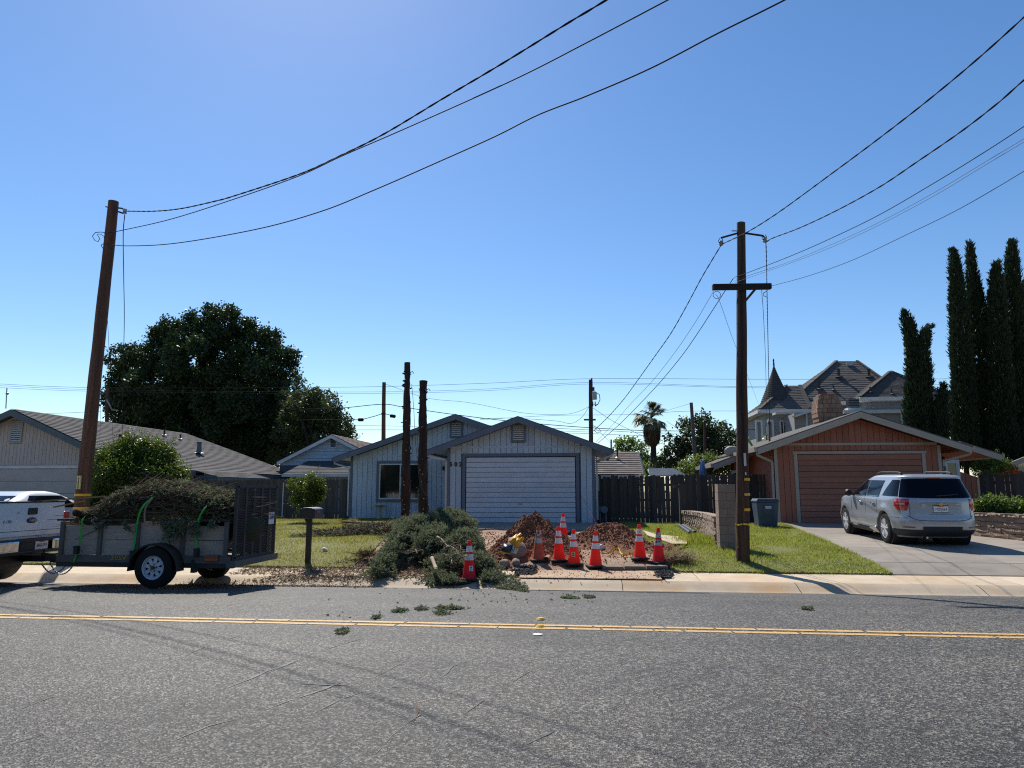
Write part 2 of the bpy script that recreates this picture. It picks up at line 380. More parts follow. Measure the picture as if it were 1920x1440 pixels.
grass('grass', 14.54, 24.9, Rl, Rr, 1000, M['blade2'], hgt=.055, label='thick green grass around the wooden pole')
# yard soil between the lawns
def zyard(x, y): return tz(x, y)+.0+.035*mnoise.fractal(Vector((x*1.3, y*1.3, 1)), .8, 2.2, 4)*min(1, max(0, (y-14.55)*2))
P = []
for y in lin(14.62, 25.2, 60):
    a, b = Lr(y)-.25, Rl(y)+.25; P.append([(a+(b-a)*i/60, y, zyard(a+(b-a)*i/60, y)) for i in range(61)])
mb = MB(); mb.grid(P); o = mb.build('bare_yard', M['yard'], smooth=True); o['kind'] = 'structure'
# neighbour's driveway (right) in slabs
dv = thing('driveway', None, None); dv['kind'] = 'structure'; dv['label'] = 'grey concrete driveway under the silver car'
def slab(parent, c, m, h=.1, name='driveway_slab'):
    mb = MB(); t = [(a, b, tz(a, b)+.008+dz) for a, b, dz in c]
    mb.add(t+[(a, b, z-h) for a, b, z in t], [(0, 1, 2, 3), (4, 5, 1, 0), (5, 6, 2, 1), (6, 7, 3, 2), (7, 4, 0, 3)]); mb.build(name, m, parent, bevel=.008)
ds_y = [14.615, 15.4, 17.5, 19.9, 22.4, 25.0, 26.3]
ds_f = [0, .36, .7, 1.0]
xr_ = interp([(14.6, 13.2), (16.8, 12.4), (20.3, 9.9), (24, 9.4), (27, 9.4)])
for y0, y1 in zip(ds_y, ds_y[1:]):
    for a, b in zip(ds_f, ds_f[1:]):
        g_ = .009; q = lambda y, t: Rr(y)-.02+(12.9-Rr(y)+.02)*t
        slab(dv, [(q(y0, a)+g_, y0+g_, 0), (q(y0, b)-g_, y0+g_, 0), (q(y1, b)-g_, y1-g_, 0), (q(y1, a)+g_, y1-g_, 0)], M['drive'])
ap = thing('garage_apron', None, None); ap['kind'] = 'structure'; ap['label'] = 'concrete apron in front of the blue grey garage'
x0, x1 = V(838, 980, 24.9).x, V(1122, 980, 24.9).x
for i in range(3):
    a, b = x0+(x1-x0)*i/3, x0+(x1-x0)*(i+1)/3
    slab(ap, [(a+.01, 22.1, .03), (b-.01, 22.1, .03), (b-.01, 25.0, .03), (a+.01, 25.0, .03)], M['drive'], name='apron_slab')
# left neighbour driveway
ld = MB(); ld.grid([[(x, y, tz(x, y)+.036) for x in lin(-40, -13.6, 6)] for y in (14.62, 15.4, 17.5, 21, 26)]); o = ld.build('left_driveway', M['drive'], smooth=True); o['kind'] = 'structure'
# ================================================================ HOUSES
M['blue_wall'] = mat('blue_grey_siding', (.46, .52, .58), (.41, .47, .53), ns=5, rough=.7, rnd=.05, bump=.4, bs=60, stretch=(8, 8, 1), c3=(.3, .33, .36), s3=.35, lo3=.5, hi3=.85)
M['blue_trim'] = mat('slate_trim', (.13, .15, .19), (.11, .13, .165), rough=.6)
M['white_trim'] = mat('white_trim', (.62, .62, .6), (.5, .5, .48), rough=.55)
M['door_white'] = mat('garage_door_white', (.57, .58, .6), (.5, .51, .54), ns=3, rough=.6, rnd=.05, c3=(.4, .4, .4), s3=1.3, lo3=.52, hi3=.85)
M['blue_gap'] = mat('blue_siding_gap', (.1, .12, .15), rough=.9); M['orange_gap'] = mat('terracotta_gap', (.1, .035, .02), rough=.9)
M['dark'] = mat('dark_gap', (.02, .02, .02), rough=.9)
M['glass'] = mat('window_glass', (.008, .01, .013), (.012, .014, .016), rough=.06, spec=.6)
M['roof_dark'] = shingle('asphalt_shingle_dark', (.1, .095, .095), (.065, .062, .064))
M['roof_grey'] = shingle('asphalt_shingle_grey', (.15, .137, .132), (.1, .094, .092))
M['roof_vic'] = shingle('asphalt_shingle_slate', (.13, .118, .108), (.09, .083, .078))
M['roof_brown'] = mat('mossy_shingle', (.2, .155, .13), (.12, .095, .08), ns=3, rough=.95, bump=1, bs=60, c3=(.3, .26, .24), s3=1.2)
M['orange_wall'] = mat('terracotta_siding', (.36, .13, .078), (.3, .11, .066), ns=4, rough=.75, rnd=.09, bump=.4, bs=60, stretch=(8, 8, 1), c3=(.27, .1, .06), s3=.35, lo3=.48, hi3=.8)
M['orange_door'] = mat('terracotta_door', (.34, .13, .078), (.29, .108, .066), ns=4, rough=.65, rnd=.08, c3=(.22, .1, .075), s3=1.1, lo3=.5, hi3=.8)
M['tan_trim'] = mat('tan_trim', (.4, .34, .27), (.34, .29, .23), rough=.6)
M['beige_wall'] = mat('beige_siding', (.5, .42, .37), (.43, .365, .32), ns=4, rough=.8, rnd=.04)
M['beige_door'] = mat('beige_garage_door', (.46, .4, .36), (.41, .355, .32), rough=.7, rnd=.03)
M['slate_green'] = mat('slate_green_fascia', (.1, .13, .14), (.08, .1, .11), rough=.6)
M['vic_wall'] = mat('grey_lap_siding', (.3, .3, .29), (.25, .25, .245), ns=3, rough=.8, rnd=.03)
M['metal_dark'] = mat('dark_metal', (.03, .032, .035), (.05, .05, .05), rough=.5, metal=.6)
M['metal_grey'] = mat('galvanised_metal', (.35, .36, .37), (.28, .29, .3), rough=.45, metal=.7)
def gtop(ax, az, xl, xr, zl, zr):
    return lambda x: az+(zl-az)*(ax-x)/(ax-xl) if x < ax else az+(zr-az)*(x-ax)/(xr-ax)
def planks(parent, x0, x1, Y, zb, zt, w, m, holes=(), name='siding_plank', t=.025):
    """vertical boards; zb/zt constants or functions of x; holes: (xa,xb,za,zb)"""
    fb = zb if callable(zb) else (lambda x: zb); ft = zt if callable(zt) else (lambda x: zt)
    n = max(1, round((x1-x0)/w)); w = (x1-x0)/n
    for i in range(n):
        a, b = x0+i*w+.007, x0+(i+1)*w-.007; c = (a+b)/2; spans = [(None, None)]
        hz = [h for h in holes if h[0] < c < h[1]]
        segs = [(lambda x: fb(x), lambda x: ft(x))]
        for h in hz:
            new = []
            for lo, hi in segs:
                if h[2] > lo(c)+.02: new.append((lo, (lambda x, v=h[2], hi=hi: min(v, hi(x)))))
                if h[3] < hi(c)-.02: new.append(((lambda x, v=h[3], lo=lo: max(v, lo(x))), hi))
            segs = new
        for lo, hi in segs:
            if hi(c)-lo(c) < .03: continue
            MB().prism([(a, lo(a)), (b, lo(b)), (b, max(hi(b), lo(b)+.001)), (a, max(hi(a), lo(a)+.001))], Y-t, Y, 'y').build(name, m, parent)
def backing(parent, poly, Y, m, name='wall', t=.12):
    m = {'blue_grey_siding': M['blue_gap'], 'terracotta_siding': M['orange_gap']}.get(m.name, m)
    return MB().prism(poly, Y, Y+t, 'y').build(name, m, parent)
def barge(parent, ax, az, xe, ze, Y, h, m, name='barge_board', t=.04):
    MB().prism([(ax, az), (xe, ze), (xe, ze-h), (ax, az-h)], Y-t, Y, 'y').build(name, m, parent)
def roofslab(parent, ax, az, xe, ze, Y0, Y1, m, name='roof', t=.09, h=0):
    o = MB().prism([(ax, az), (xe, ze), (xe, ze-t), (ax, az-t)], Y0, Y1, 'y').build(name, m, parent); return o
def slats(parent, x0, x1, Y, z0, z1, n, m, fm, fw_=.07, name='vent'):
    """louvred gable vent: frame with slats"""
    mb = MB(); mb.box(x0-fw_, x0, Y-.05, Y, z0-fw_, z1+fw_); mb.box(x1, x1+fw_, Y-.05, Y, z0-fw_, z1+fw_); mb.box(x0, x1, Y-.05, Y, z1, z1+fw_); mb.box(x0, x1, Y-.05, Y, z0-fw_, z0)
    f = mb.build(name, fm, parent); piece('vent_back', x0, x1, Y-.008, Y-.002, z0, z1, M['dark'], f)
    for i in range(n):
        z = z0+(z1-z0)*(i+.5)/n; h = (z1-z0)/n
        piece('slat', x0, x1, Y-.045, Y-.035, z-h*.42, z+h*.3, m, f, rot=(R(-28), 0, 0))
def window(parent, x0, x1, Y, z0, z1, fm, tm, tw=.1, splits=(), fwid=.05, sill=False):
    mb = MB()
    if tm:
        mb.box(x0-tw, x0, Y-.04, Y, z0-tw, z1+tw); mb.box(x1, x1+tw, Y-.04, Y, z0-tw, z1+tw); mb.box(x0, x1, Y-.04, Y, z1, z1+tw); mb.box(x0, x1, Y-.04, Y, z0-tw, z0)
        w = mb.build('window', tm, parent)
    else:
        mb.box(x0-.01, x0, Y-.03, Y, z0, z1); w = mb.build('window', fm, parent)
    fb = MB(); xs_ = [x0]+list(splits)+[x1]; f2 = fwid
    fb.box(x0, x1, Y-.03, Y, z1-f2, z1); fb.box(x0, x1, Y-.03, Y, z0, z0+f2)
    for xx in xs_:
        a = xx if xx == x0 else (xx-f2 if xx == x1 else xx-f2/2); fb.box(a, a+f2, Y-.03, Y, z0+f2, z1-f2)
    fb.build('window_frame', fm, w)
    for a, b in zip(xs_, xs_[1:]): piece('pane', a+f2/2, b-f2/2, Y-.012, Y-.006, z0+f2*.8, z1-f2*.8, M['glass'], w)
    return w
def pipe_path(parent, pts, m, name='downspout', w=.07):
    mb = MB()
    for p, q in zip(pts, pts[1:]): mb.beam(p, q, w, w)
    mb.build(name, m, parent)
def text(s, loc, size, m, parent, name='house_number', rot=(math.pi/2, 0, 0), ext=.004, world=True):
    cu = bpy.data.curves.new(name, 'FONT'); cu.body = s; cu.size = size; cu.extrude = ext; cu.offset = .006; cu.align_x = 'CENTER'; cu.align_y = 'CENTER'
    t_ = bpy.data.objects.new('t', cu); COL.objects.link(t_); bpy.context.view_layer.update(); me = bpy.data.meshes.new_from_object(t_); bpy.data.objects.remove(t_); me.materials.clear(); me.materials.append(m)
    o = link(name, me, None); o.location = loc; o.rotation_euler = rot
    if parent:
        if world: setparent(o, parent)
        else: o.parent = parent
    return o
# ---------------------------------------------------------------- house 502
H = thing('blue_house', 'pale blue grey single storey house with white garage door numbered 502', 'house', (0, 26, .38))
Yg = 25.0; Yf = Yg-.45
gx0, gx1 = V(838, 950, Yg).x, V(1117, 950, Yg).x
zfl = V(970, 980, Yg).z
ax, az = V(971, 780, Yf).x, V(971, 780, Yf).z
el, er = V(804, 844, Yf), V(1148, 839, Yf); hw_ = (er.x-el.x)/2; ze = (el.z+er.z)/2
slope = (az-ze)/hw_
bt = lambda x: az-abs(x-ax)*slope-.22
dx0, dx1 = V(873, 900, Yg).x, V(1080, 900, Yg).x; dz1 = V(970, 856, Yg).z
tw = .11; zband = V(970, 838, Yg).z
backing(H, [(gx0, zfl-.1), (gx1, zfl-.1), (gx1, bt(gx1)+.1), (ax, az-.12), (gx0, bt(gx0)+.1)], Yg, M['blue_wall'])
hole = [(dx0-tw, dx1+tw, zfl-1, dz1+tw)]
vx0, vx1, vz0, vz1 = V(962, 800, Yg).x, V(982, 800, Yg).x, V(970, 826, Yg).z, V(970, 797, Yg).z
planks(H, gx0+.1, gx1-.1, Yg, zfl-.05, zband-.015, .2, M['blue_wall'], hole)
planks(H, gx0+.1, gx1-.1, Yg, zband+.015, lambda x: bt(x)+.02, .2, M['blue_wall'], [(vx0-.08, vx1+.08, vz0-.08, vz1+.08)])
piece('band_board', gx0+.1, gx1-.1, Yg-.035, Yg, zband-.03, zband+.03, M['blue_wall'], H)
for a in (gx0, gx1-.1): piece('corner_board', a, a+.1, Yg-.04, Yg, zfl-.05, bt(a+.05), M['blue_trim'], H)
slats(H, vx0, vx1, Yg-.025, vz0, vz1, 8, M['white_trim'], M['blue_trim'])
dr = MB(); dr.box(dx0-tw, dx0, Yg-.05, Yg+.02, zfl, dz1+tw); dr.box(dx1, dx1+tw, Yg-.05, Yg+.02, zfl, dz1+tw); dr.box(dx0, dx1, Yg-.05, Yg+.02, dz1, dz1+tw)
GD = dr.build('garage_door', M['blue_trim'], H)
piece('door_backing', dx0, dx1, Yg-.012, Yg-.003, zfl, dz1, M['dark'], GD)
nb = 13; ph = (dz1-.03-zfl)/nb
for i in range(nb):
    z = zfl+.01+i*ph; piece('panel', dx0+.03, dx1-.03, Yg-.034, Yg-.014, z, z+ph-.014, M['door_white'], GD, rot=(R(-3.5), 0, 0))
piece('door_handle', (dx0+dx1)/2-.07, (dx0+dx1)/2+.07, Yg-.05, Yg-.03, zfl+.62, zfl+.66, M['metal_grey'], GD)
for ch, px in (('5', 845.5), ('0', 854.5), ('2', 863)):
    text(ch, V(px, 871, Yg-.045), .21, M['metal_dark'], H)
for s, xe in ((-1, ax-hw_), (1, ax+hw_)):
    zE = az-hw_*slope
    barge(H, ax, az-.03, xe, zE-.03, Yf, .2, M['blue_trim'])
    roofslab(H, ax, az, xe+s*.03, zE-.012, Yf-.03, 32, M['roof_dark'], t=.03)
    roofslab(H, ax, az-.032, xe, zE-.032, Yf+.001, 31.8, M['blue_wall'], name='soffit', t=.06)
    g = MB(); g.prism([(xe, zE-.02), (xe+s*.12, zE-.02), (xe+s*.1, zE-.15), (xe, zE-.15)], Yf, 31, 'y'); g.build('gutter', M['blue_trim'], H)
# right side wall of the garage, left side wall
MB().box(gx1-.1, gx1, Yg+.12, 32, .3, bt(gx1)+.1).build('side_wall', M['blue_wall'], H)
MB().box(gx0, gx0+.1, Yg+.12, 28.3, .3, bt(gx0)+.1).build('side_wall', M['blue_wall'], H)
zE = az-hw_*slope
pipe_path(H, [(ax+hw_+.02, Yf+.12, zE-.17), (ax+hw_+.02, Yf+.2, zE-.25), (gx1+.06, Yg+.35, zE-.42), (gx1+.06, Yg+.35, .5)], M['white_trim'])
pipe_path(H, [(ax-hw_-.02, Yf+.12, zE-.13), (ax-hw_-.02, Yf+.15, zE-.25), (gx0-.06, Yg+.1, zE-.36), (gx0-.06, Yg+.1, .5)], M['white_trim'])
# electricity meter boxes on the right side wall
em = MB(); em.box(gx1, gx1+.14, Yg+.5, Yg+.85, 1.5, 2.0); em.box(gx1, gx1+.1, Yg+.9, Yg+1.2, 1.2, 1.55); em.tube([(gx1+.06, Yg+.6, 2.0), (gx1+.06, Yg+.6, 2.7)], .025, 6)
em.build('meter_box', M['metal_grey'], H)
gm = MB(); gm.box(gx1+.08, gx1+.32, Yg+.45, Yg+.6, .75, .95); gm.tube([(gx1+.15, Yg+.5, .4), (gx1+.15, Yg+.5, .8)], .03, 6); gm.tube([(gx1+.35, Yg+.5, .4), (gx1+.35, Yg+.5, .8)], .03, 6)
gm.lathe([(.001, 0), (.12, 0), (.12, .12), (.001, .12)], (gx1+.3, Yg+.25, .85), 14, 'y')
gm.build('gas_meter', M['blue_trim'], H)
# left wing
Yw = 28.0; Ywf = Yw-.45
wx0 = V(656, 920, Yw).x; wx1 = gx0+.5
wax, waz = V(854, 776, Ywf).x, V(854, 776, Ywf).z
we = V(626, 857, Ywf); ws = (waz-we.z)/(wax-we.x)
wt = lambda x: waz-abs(x-wax)*ws-.22
zbw = V(720, 855, Yw).z
wnx0, wnx1 = V(711.5, 900, Yw).x, V(796, 900, Yw).x; wnz0, wnz1 = V(740, 936, Yw).z, V(740, 869.5, Yw).z
wr = 2*wax-wx0
backing(H, [(wx0, .3), (wr, .3), (wr, wt(wr)+.1), (wax, waz-.12), (wx0, wt(wx0)+.1)], Yw, M['blue_wall'])
planks(H, wx0+.1, gx0+.6, Yw, .38, zbw-.015, .2, M['blue_wall'], [(wnx0-.1, wnx1+.1, wnz0-.1, wnz1+.1)])
wv = (V(847.5, 800, Yw).x, V(865, 800, Yw).x, V(856, 818, Yw).z, V(856, 792, Yw).z)
planks(H, wx0+.1, gx0+1.6, Yw, zbw+.015, lambda x: wt(x)+.02, .2, M['blue_wall'], [(wv[0]-.08, wv[1]+.08, wv[2]-.08, wv[3]+.08)])
piece('band_board', wx0+.1, gx0+1, Yw-.035, Yw, zbw-.03, zbw+.03, M['blue_wall'], H)
piece('corner_board', wx0, wx0+.1, Yw-.04, Yw, .38, wt(wx0+.05), M['blue_trim'], H)
slats(H, wv[0], wv[1], Yw-.025, wv[2], wv[3], 7, M['white_trim'], M['blue_trim'])
window(H, wnx0, wnx1, Yw-.03, wnz0, wnz1, M['white_trim'], M['blue_trim'], tw=.11, splits=[V(751, 900, Yw).x])
for s in (-1, 1):
    xe = wax+s*(wax-we.x); zE2 = we.z
    barge(H, wax, waz-.03, xe, zE2-.03, Ywf, .2, M['blue_trim'])
    roofslab(H, wax, waz, xe+s*.03, zE2-.012, Ywf-.03, 38, M['roof_dark'], t=.03)
    roofslab(H, wax, waz-.032, xe, zE2-.032, Ywf+.001, 37.8, M['blue_wall'], name='soffit', t=.06)
g = MB(); g.prism([(we.x, we.z-.02), (we.x-.12, we.z-.02), (we.x-.1, we.z-.15), (we.x, we.z-.15)], Ywf, 37, 'y'); g.build('gutter', M['blue_trim'], H)
pipe_path(H, [(we.x, Ywf+.12, we.z-.15), (we.x, Ywf+.12, we.z-.25), (wx0-.05, Yw-.02, we.z-.42), (wx0-.05, Yw-.02, .5)], M['white_trim'], w=.06)
MB().box(wx0, wx0+.1, Yw+.12, 38, .3, wt(wx0)+.1).build('side_wall', M['blue_wall'], H)
lm = MB(); c = V(831.5, 877, Yw-.12); lm.lathe([(.001, .0), (.06, .0), (.045, -.14), (.001, -.16)], (c.x, c.y, c.z+.05), 8); lm.box(c.x-.012, c.x+.012, c.y, Yw, c.z+.04, c.z+.06)
lm.build('porch_lamp', M['metal_dark'], H)
# ---------------------------------------------------------------- terracotta house (right)
H = thing('terracotta_house', 'terracotta red house with tan trim behind the silver car', 'house', (8, 28, .38))
Yg = 26.2; Yf = Yg-.5
gx0, gx1 = V(1456, 950, Yg).x, V(1772, 950, Yg).x; zfl = V(1600, 981, Yg).z
ax, az = V(1612.5, 770, Yf).x, V(1612.5, 770, Yf).z
kr, kl = V(1820, 835, Yf), V(1420, 839, Yf); slope = ((az-kr.z)/(kr.x-ax)+(az-kl.z)/(ax-kl.x))/2
hwg = (kr.x-kl.x)/2; bt = lambda x: az-abs(x-ax)*slope-.24
dx0, dx1 = V(1497, 900, Yg).x, V(1731, 900, Yg).x; dz1 = V(1600, 851, Yg).z; tw = .12
zband = V(1600, 832.5, Yg).z
backing(H, [(gx0, zfl-.1), (gx1, zfl-.1), (gx1, bt(gx1)+.1), (ax, az-.12), (gx0, bt(gx0)+.1)], Yg, M['orange_wall'])
planks(H, gx0+.1, gx1-.1, Yg, zfl-.05, zband-.04, .21, M['orange_wall'], [(dx0-tw, dx1+tw, zfl-1, dz1+tw)])
planks(H, gx0+.1, gx1-.1, Yg, zband+.04, lambda x: bt(x)+.02, .21, M['orange_wall'])
piece('band_board', gx0+.1, gx1-.1, Yg-.04, Yg, zband-.04, zband+.04, M['tan_trim'], H)
for a in (gx0, gx1-.11): piece('corner_board', a, a+.11, Yg-.045, Yg, zfl-.05, bt(a+.05), M['tan_trim'], H)
dr = MB(); dr.box(dx0-tw, dx0, Yg-.05, Yg+.02, zfl, dz1); dr.box(dx1, dx1+tw, Yg-.05, Yg+.02, zfl, dz1); dr.box(dx0-tw-.04, dx1+tw+.04, Yg-.06, Yg+.02, dz1, dz1+tw*.8)
GD = dr.build('garage_door', M['tan_trim'], H)
piece('door_backing', dx0, dx1, Yg-.012, Yg-.003, zfl, dz1, M['dark'], GD)
nb = 12; ph = (dz1-.02-zfl)/nb
for i in range(nb):
    z = zfl+.01+i*ph; piece('panel', dx0+.02, dx1-.02, Yg-.034, Yg-.014, z, z+ph-.014, M['orange_door'], GD, rot=(R(-4), 0, 0))
for k, ch in enumerate('506'): text(ch, V(1772, 878+k*7.5, Yg-.06), .17, M['metal_dark'], H)
Yb = 29.6
xeL, xeR = V(1338, 871, Yb-.5), V(1877, 853, Yb-.5)
for s in (-1, 1):
    xe = ax+s*hwg; zE = az-hwg*slope
    barge(H, ax, az-.04, xe, zE-.04, Yf, .22, M['tan_trim'])
    roofslab(H, ax, az, xe+s*.04, zE-.015, Yf-.04, Yb+6, M['roof_vic'], t=.04)
    roofslab(H, ax, az-.042, xe, zE-.042, Yf+.001, Yb+6, M['orange_wall'], name='soffit', t=.05)
    g = MB(); g.prism([(xe, zE-.01), (xe+s*.13, zE-.01), (xe+s*.11, zE-.16), (xe, zE-.16)], Yf-.02, Yb-.3, 'y'); g.build('gutter', M['tan_trim'], H)
    pe = xeR if s > 0 else xeL; pi_ = V(1800, 829, Yb-.5) if s > 0 else V(1425, 838, Yb-.5)
    x1_, z1_, x2, zE2 = pi_.x, pi_.z+.05, pe.x, pe.z+.05
    barge(H, x1_, z1_-.05, x2, zE2-.05, Yb-.5, .22, M['tan_trim'])
    roofslab(H, x1_, z1_-.01, x2+s*.04, zE2-.02, Yb-.54, Yb+6, M['roof_vic'], t=.04)
    roofslab(H, x1_, z1_-.055, x2, zE2-.065, Yb-.499, Yb+6, M['orange_wall'], name='soffit', t=.04)
    g = MB(); g.prism([(x2, zE2-.01), (x2+s*.13, zE2-.01), (x2+s*.11, zE2-.16), (x2, zE2-.16)], Yb-.52, Yb+5, 'y'); g.build('gutter', M['tan_trim'], H)
zE = az-hwg*slope
# wings
wxr = V(1836, 900, Yb).x; wxl = V(1372, 900, Yb).x
for a, b in ((gx1-.3, wxr), (wxl, gx0+.3)):
    top = lambda x: az-abs(x-ax)*slope-.26
    backing(H, [(a, .3), (b, .3), (b, top(b)), (a, top(a))], Yb, M['orange_wall'])
wn = (V(1775, 900, Yb).x, V(1796, 900, Yb).x, V(1785, 911, Yb).z, V(1785, 866, Yb).z)
planks(H, gx1-.3, wxr-.1, Yb, .35, lambda x: az-abs(x-ax)*slope-.26, .21, M['orange_wall'], [(wn[0]-.1, wn[1]+.1, wn[2]-.1, wn[3]+.1)])
planks(H, wxl+.1, gx0+.3, Yb, .35, lambda x: az-abs(x-ax)*slope-.26, .21, M['orange_wall'])
piece('corner_board', wxr-.11, wxr, Yb-.045, Yb, .35, az-abs(wxr-ax)*slope-.3, M['tan_trim'], H)
window(H, wn[0], wn[1], Yb-.03, wn[2], wn[3], M['white_trim'], M['white_trim'], tw=.08)
wl = V(1386, 890, Yb-.03); window(H, wl.x-.25, wl.x+.3, Yb-.03, wl.z-.3, wl.z+.12, M['white_trim'], M['white_trim'], tw=.05)
MB().box(gx1-.1, gx1, Yg+.12, Yb, .3, bt(gx1)+.1).build('side_wall', M['orange_wall'], H)
MB().box(gx0, gx0+.1, Yg+.12, Yb, .3, bt(gx0)+.1).build('side_wall', M['orange_wall'], H)
pipe_path(H, [(ax+hwg, Yf+.1, zE-.15), (ax+hwg, Yf+.1, zE-.28), (gx1+.07, Yg+.0, zE-.5), (gx1+.07, Yg+.05, .5)], M['tan_trim'])
pipe_path(H, [(ax-hwg, Yf+.1, zE-.15), (ax-hwg, Yf+.1, zE-.28), (gx0-.07, Yg+.0, zE-.5), (gx0-.07, Yg+.05, .5)], M['tan_trim'])
ub = MB(); c = V(1441, 880, Yb-.1); ub.box(c.x-.06, c.x+.06, c.y, Yb, c.z-.2, c.z+.2); ub.box(c.x-.25, c.x-.12, c.y, Yb, c.z-.2, c.z-.02); ub.build('utility_box', M['tan_trim'], H)
# chimney
M['brick'] = mat('tan_brick', (.33, .2, .135), (.25, .14, .095), ns=6, rough=.9, rnd=.22, bump=1, bs=50)
M['mortar'] = mat('mortar', (.2, .16, .13), (.15, .12, .1), rough=.95)
CH = MB(); c0, c1 = V(1529, 760, 29.0), V(1579, 760, 29.0); zb, zt = 3.3, V(1550, 741, 29.0).z
CH.box(c0.x+.12, c1.x-.12, 28.95, 29.55, zb, zt-.02); chim = CH.build('chimney', M['mortar'], H)
nc = 11; ch_ = (zt-zb)/nc
widen = [-.06, -.06, -.05, -.04, -.02, .0, .03, .04, .02, -.02, -.07]
for i in range(nc):
    w0, w1 = c0.x-widen[i]+.05, c1.x+widen[i]-.05; k = 5 if i % 2 else 4
    if i == nc-1: k = 8
    for j in range(k):
        a, b = w0+(w1-w0)*j/k, w0+(w1-w0)*(j+1)/k
        piece('brick', a+.008, b-.008, 28.9-widen[i]*.5, 29.1, zb+i*ch_+.006, zb+(i+1)*ch_-.006, M['brick'], chim, jit=.008)
    for s in (w0, w1-.1):
        for j in range(3): piece('brick', s+.003, s+.097, 29.11+j*.17, 29.27+j*.17, zb+i*ch_+.006, zb+(i+1)*ch_-.006, M['brick'], chim)
MB().box(c0.x+.2, c1.x-.2, 28.98, 29.5, zt-.02, zt+.06).build('flue_cap', mat('clay_flue', (.35, .13, .07), rough=.9), chim)
MB().tube([(c0.x+.25, 29.2, zt+.05), (c0.x+.25, 29.2, zt+.28)], .06, 8).build('flue_pipe', M['metal_dark'], chim)
dish = MB(); c = V(1374, 846, 29.5)
dish.lathe([(.001, 0), (.18, .02), (.28, .07), (.33, .13)], (c.x, c.y, c.z), 16, 'y'); dish.tube([(c.x, c.y+.1, c.z), (c.x+.1, c.y+.4, c.z-.4)], .02, 5)
dish.v = [(a, b, c.z+(q-c.z)*.68) for a, b, q in dish.v]
d_ = dish.build('satellite_dish', M['tan_trim']); tag(d_, 'grey round satellite dish above the dark fence by the wooden pole', 'satellite dish')
# ---------------------------------------------------------------- beige house (left)
def courses(mb, A, B, C, D, n, th=.02, m=None):
    """shingle courses on the quad ridge A-B, eave D-C (A above D, B above C); each course overlaps the next with a real butt"""
    A, B, C, D = map(Vector, (A, B, C, D)); nrm = (B-A).cross(D-A).normalized()
    if nrm.z < 0: nrm = -nrm
    for i in range(n):
        t0, t1 = i/n, (i+1)/n
        a, b = A.lerp(D, t0), B.lerp(C, t0); d, c = A.lerp(D, t1)+nrm*th, B.lerp(C, t1)+nrm*th
        d2, c2 = A.lerp(D, t1), B.lerp(C, t1)
        k = 14; top = [a.lerp(b, j/k) for j in range(k+1)]
        bot = [d.lerp(c, j/k)+nrm*random.uniform(-.004, .006) for j in range(k+1)]; low = [d2.lerp(c2, j/k)-nrm*.002 for j in range(k+1)]
        mb.grid([top, bot, low], m)
H = thing('beige_house', 'long beige ranch house with grey shingle roof behind the leaning pole', 'house', (-22, 28, .38))
Yg = 26.6; Yf = Yg-.6
ax, az = V(22, 766, Yf).x, V(22, 766, Yf).z
sl_ = .43; xe = ax+5.5; zE = az-5.5*sl_; xw = ax-7.2
bt = lambda x: az-abs(x-ax)*sl_-.25
wallr = V(170, 900, Yg).x+.6; wallr = xe-.6
wtop = V(60, 873, Yg).z
backing(H, [(xw, .3), (wallr, .3), (wallr, bt(wallr)+.1), (ax, az-.12), (xw, bt(xw)+.1)], Yg, M['beige_wall'])
vv = (V(25, 800, Yg).x, V(42, 800, Yg).x, V(33, 828, Yg).z, V(33, 793, Yg).z)
planks(H, ax-3.3, wallr, Yg, wtop+.02, lambda x: bt(x)+.02, .16, M['beige_wall'], [(vv[0]-.08, vv[1]+.08, vv[2]-.08, vv[3]+.08)])
slats(H, vv[0], vv[1], Yg-.025, vv[2], vv[3], 9, M['white_trim'], M['tan_trim'])
piece('band_board', ax-4.5, wallr, Yg-.08, Yg, wtop-.12, wtop, M['white_trim'], H)
gd = piece('garage_door', ax-4.5, V(150, 900, Yg).x, Yg-.03, Yg-.01, .4, wtop-.13, M['dark'], H)
for i in range(4):
    z0 = .42+i*(wtop-.13-.42)/4; piece('panel', ax-4.5, V(150, 900, Yg).x, Yg-.05, Yg-.031, z0, z0+(wtop-.13-.42)/4-.012, M['beige_door'], H)
MB().box(V(150, 900, Yg).x, wallr, Yg-.03, Yg-.001, .4, wtop-.125).build('wall_panel', M['beige_wall'], H)
barge(H, ax, az-.03, xe, zE-.03, Yf, .26, M['slate_green']); barge(H, ax, az-.03, ax-5.5, zE-.03, Yf, .26, M['slate_green'])
C_ = V(378, 812, 38.0); yr = 38.5
mb = MB()
roofslab(H, ax, az-.025, ax-5.5, zE-.03, Yf, yr, M['roof_grey'], t=.05)
A = Vector((ax, Yf-.03, az)); B = Vector((ax, yr, az)); D = Vector((xe, Yf-.03, zE)); E = Vector((xe, yr+4.3, zE))
# split near gable part and the long main part with a lower ridge step
st = V(262, 790, 33).y; st = 33.0
courses(mb, (ax, Yf-.03, az), (ax, st, az), (xe, st, zE), (xe, Yf-.03, zE), 30)
az2 = az-.0; D2 = V(533, 884, 42.0)
courses(mb, (ax, st, az), (ax, yr, az), (xe, yr+3.5, zE), (xe, st, zE), 30)
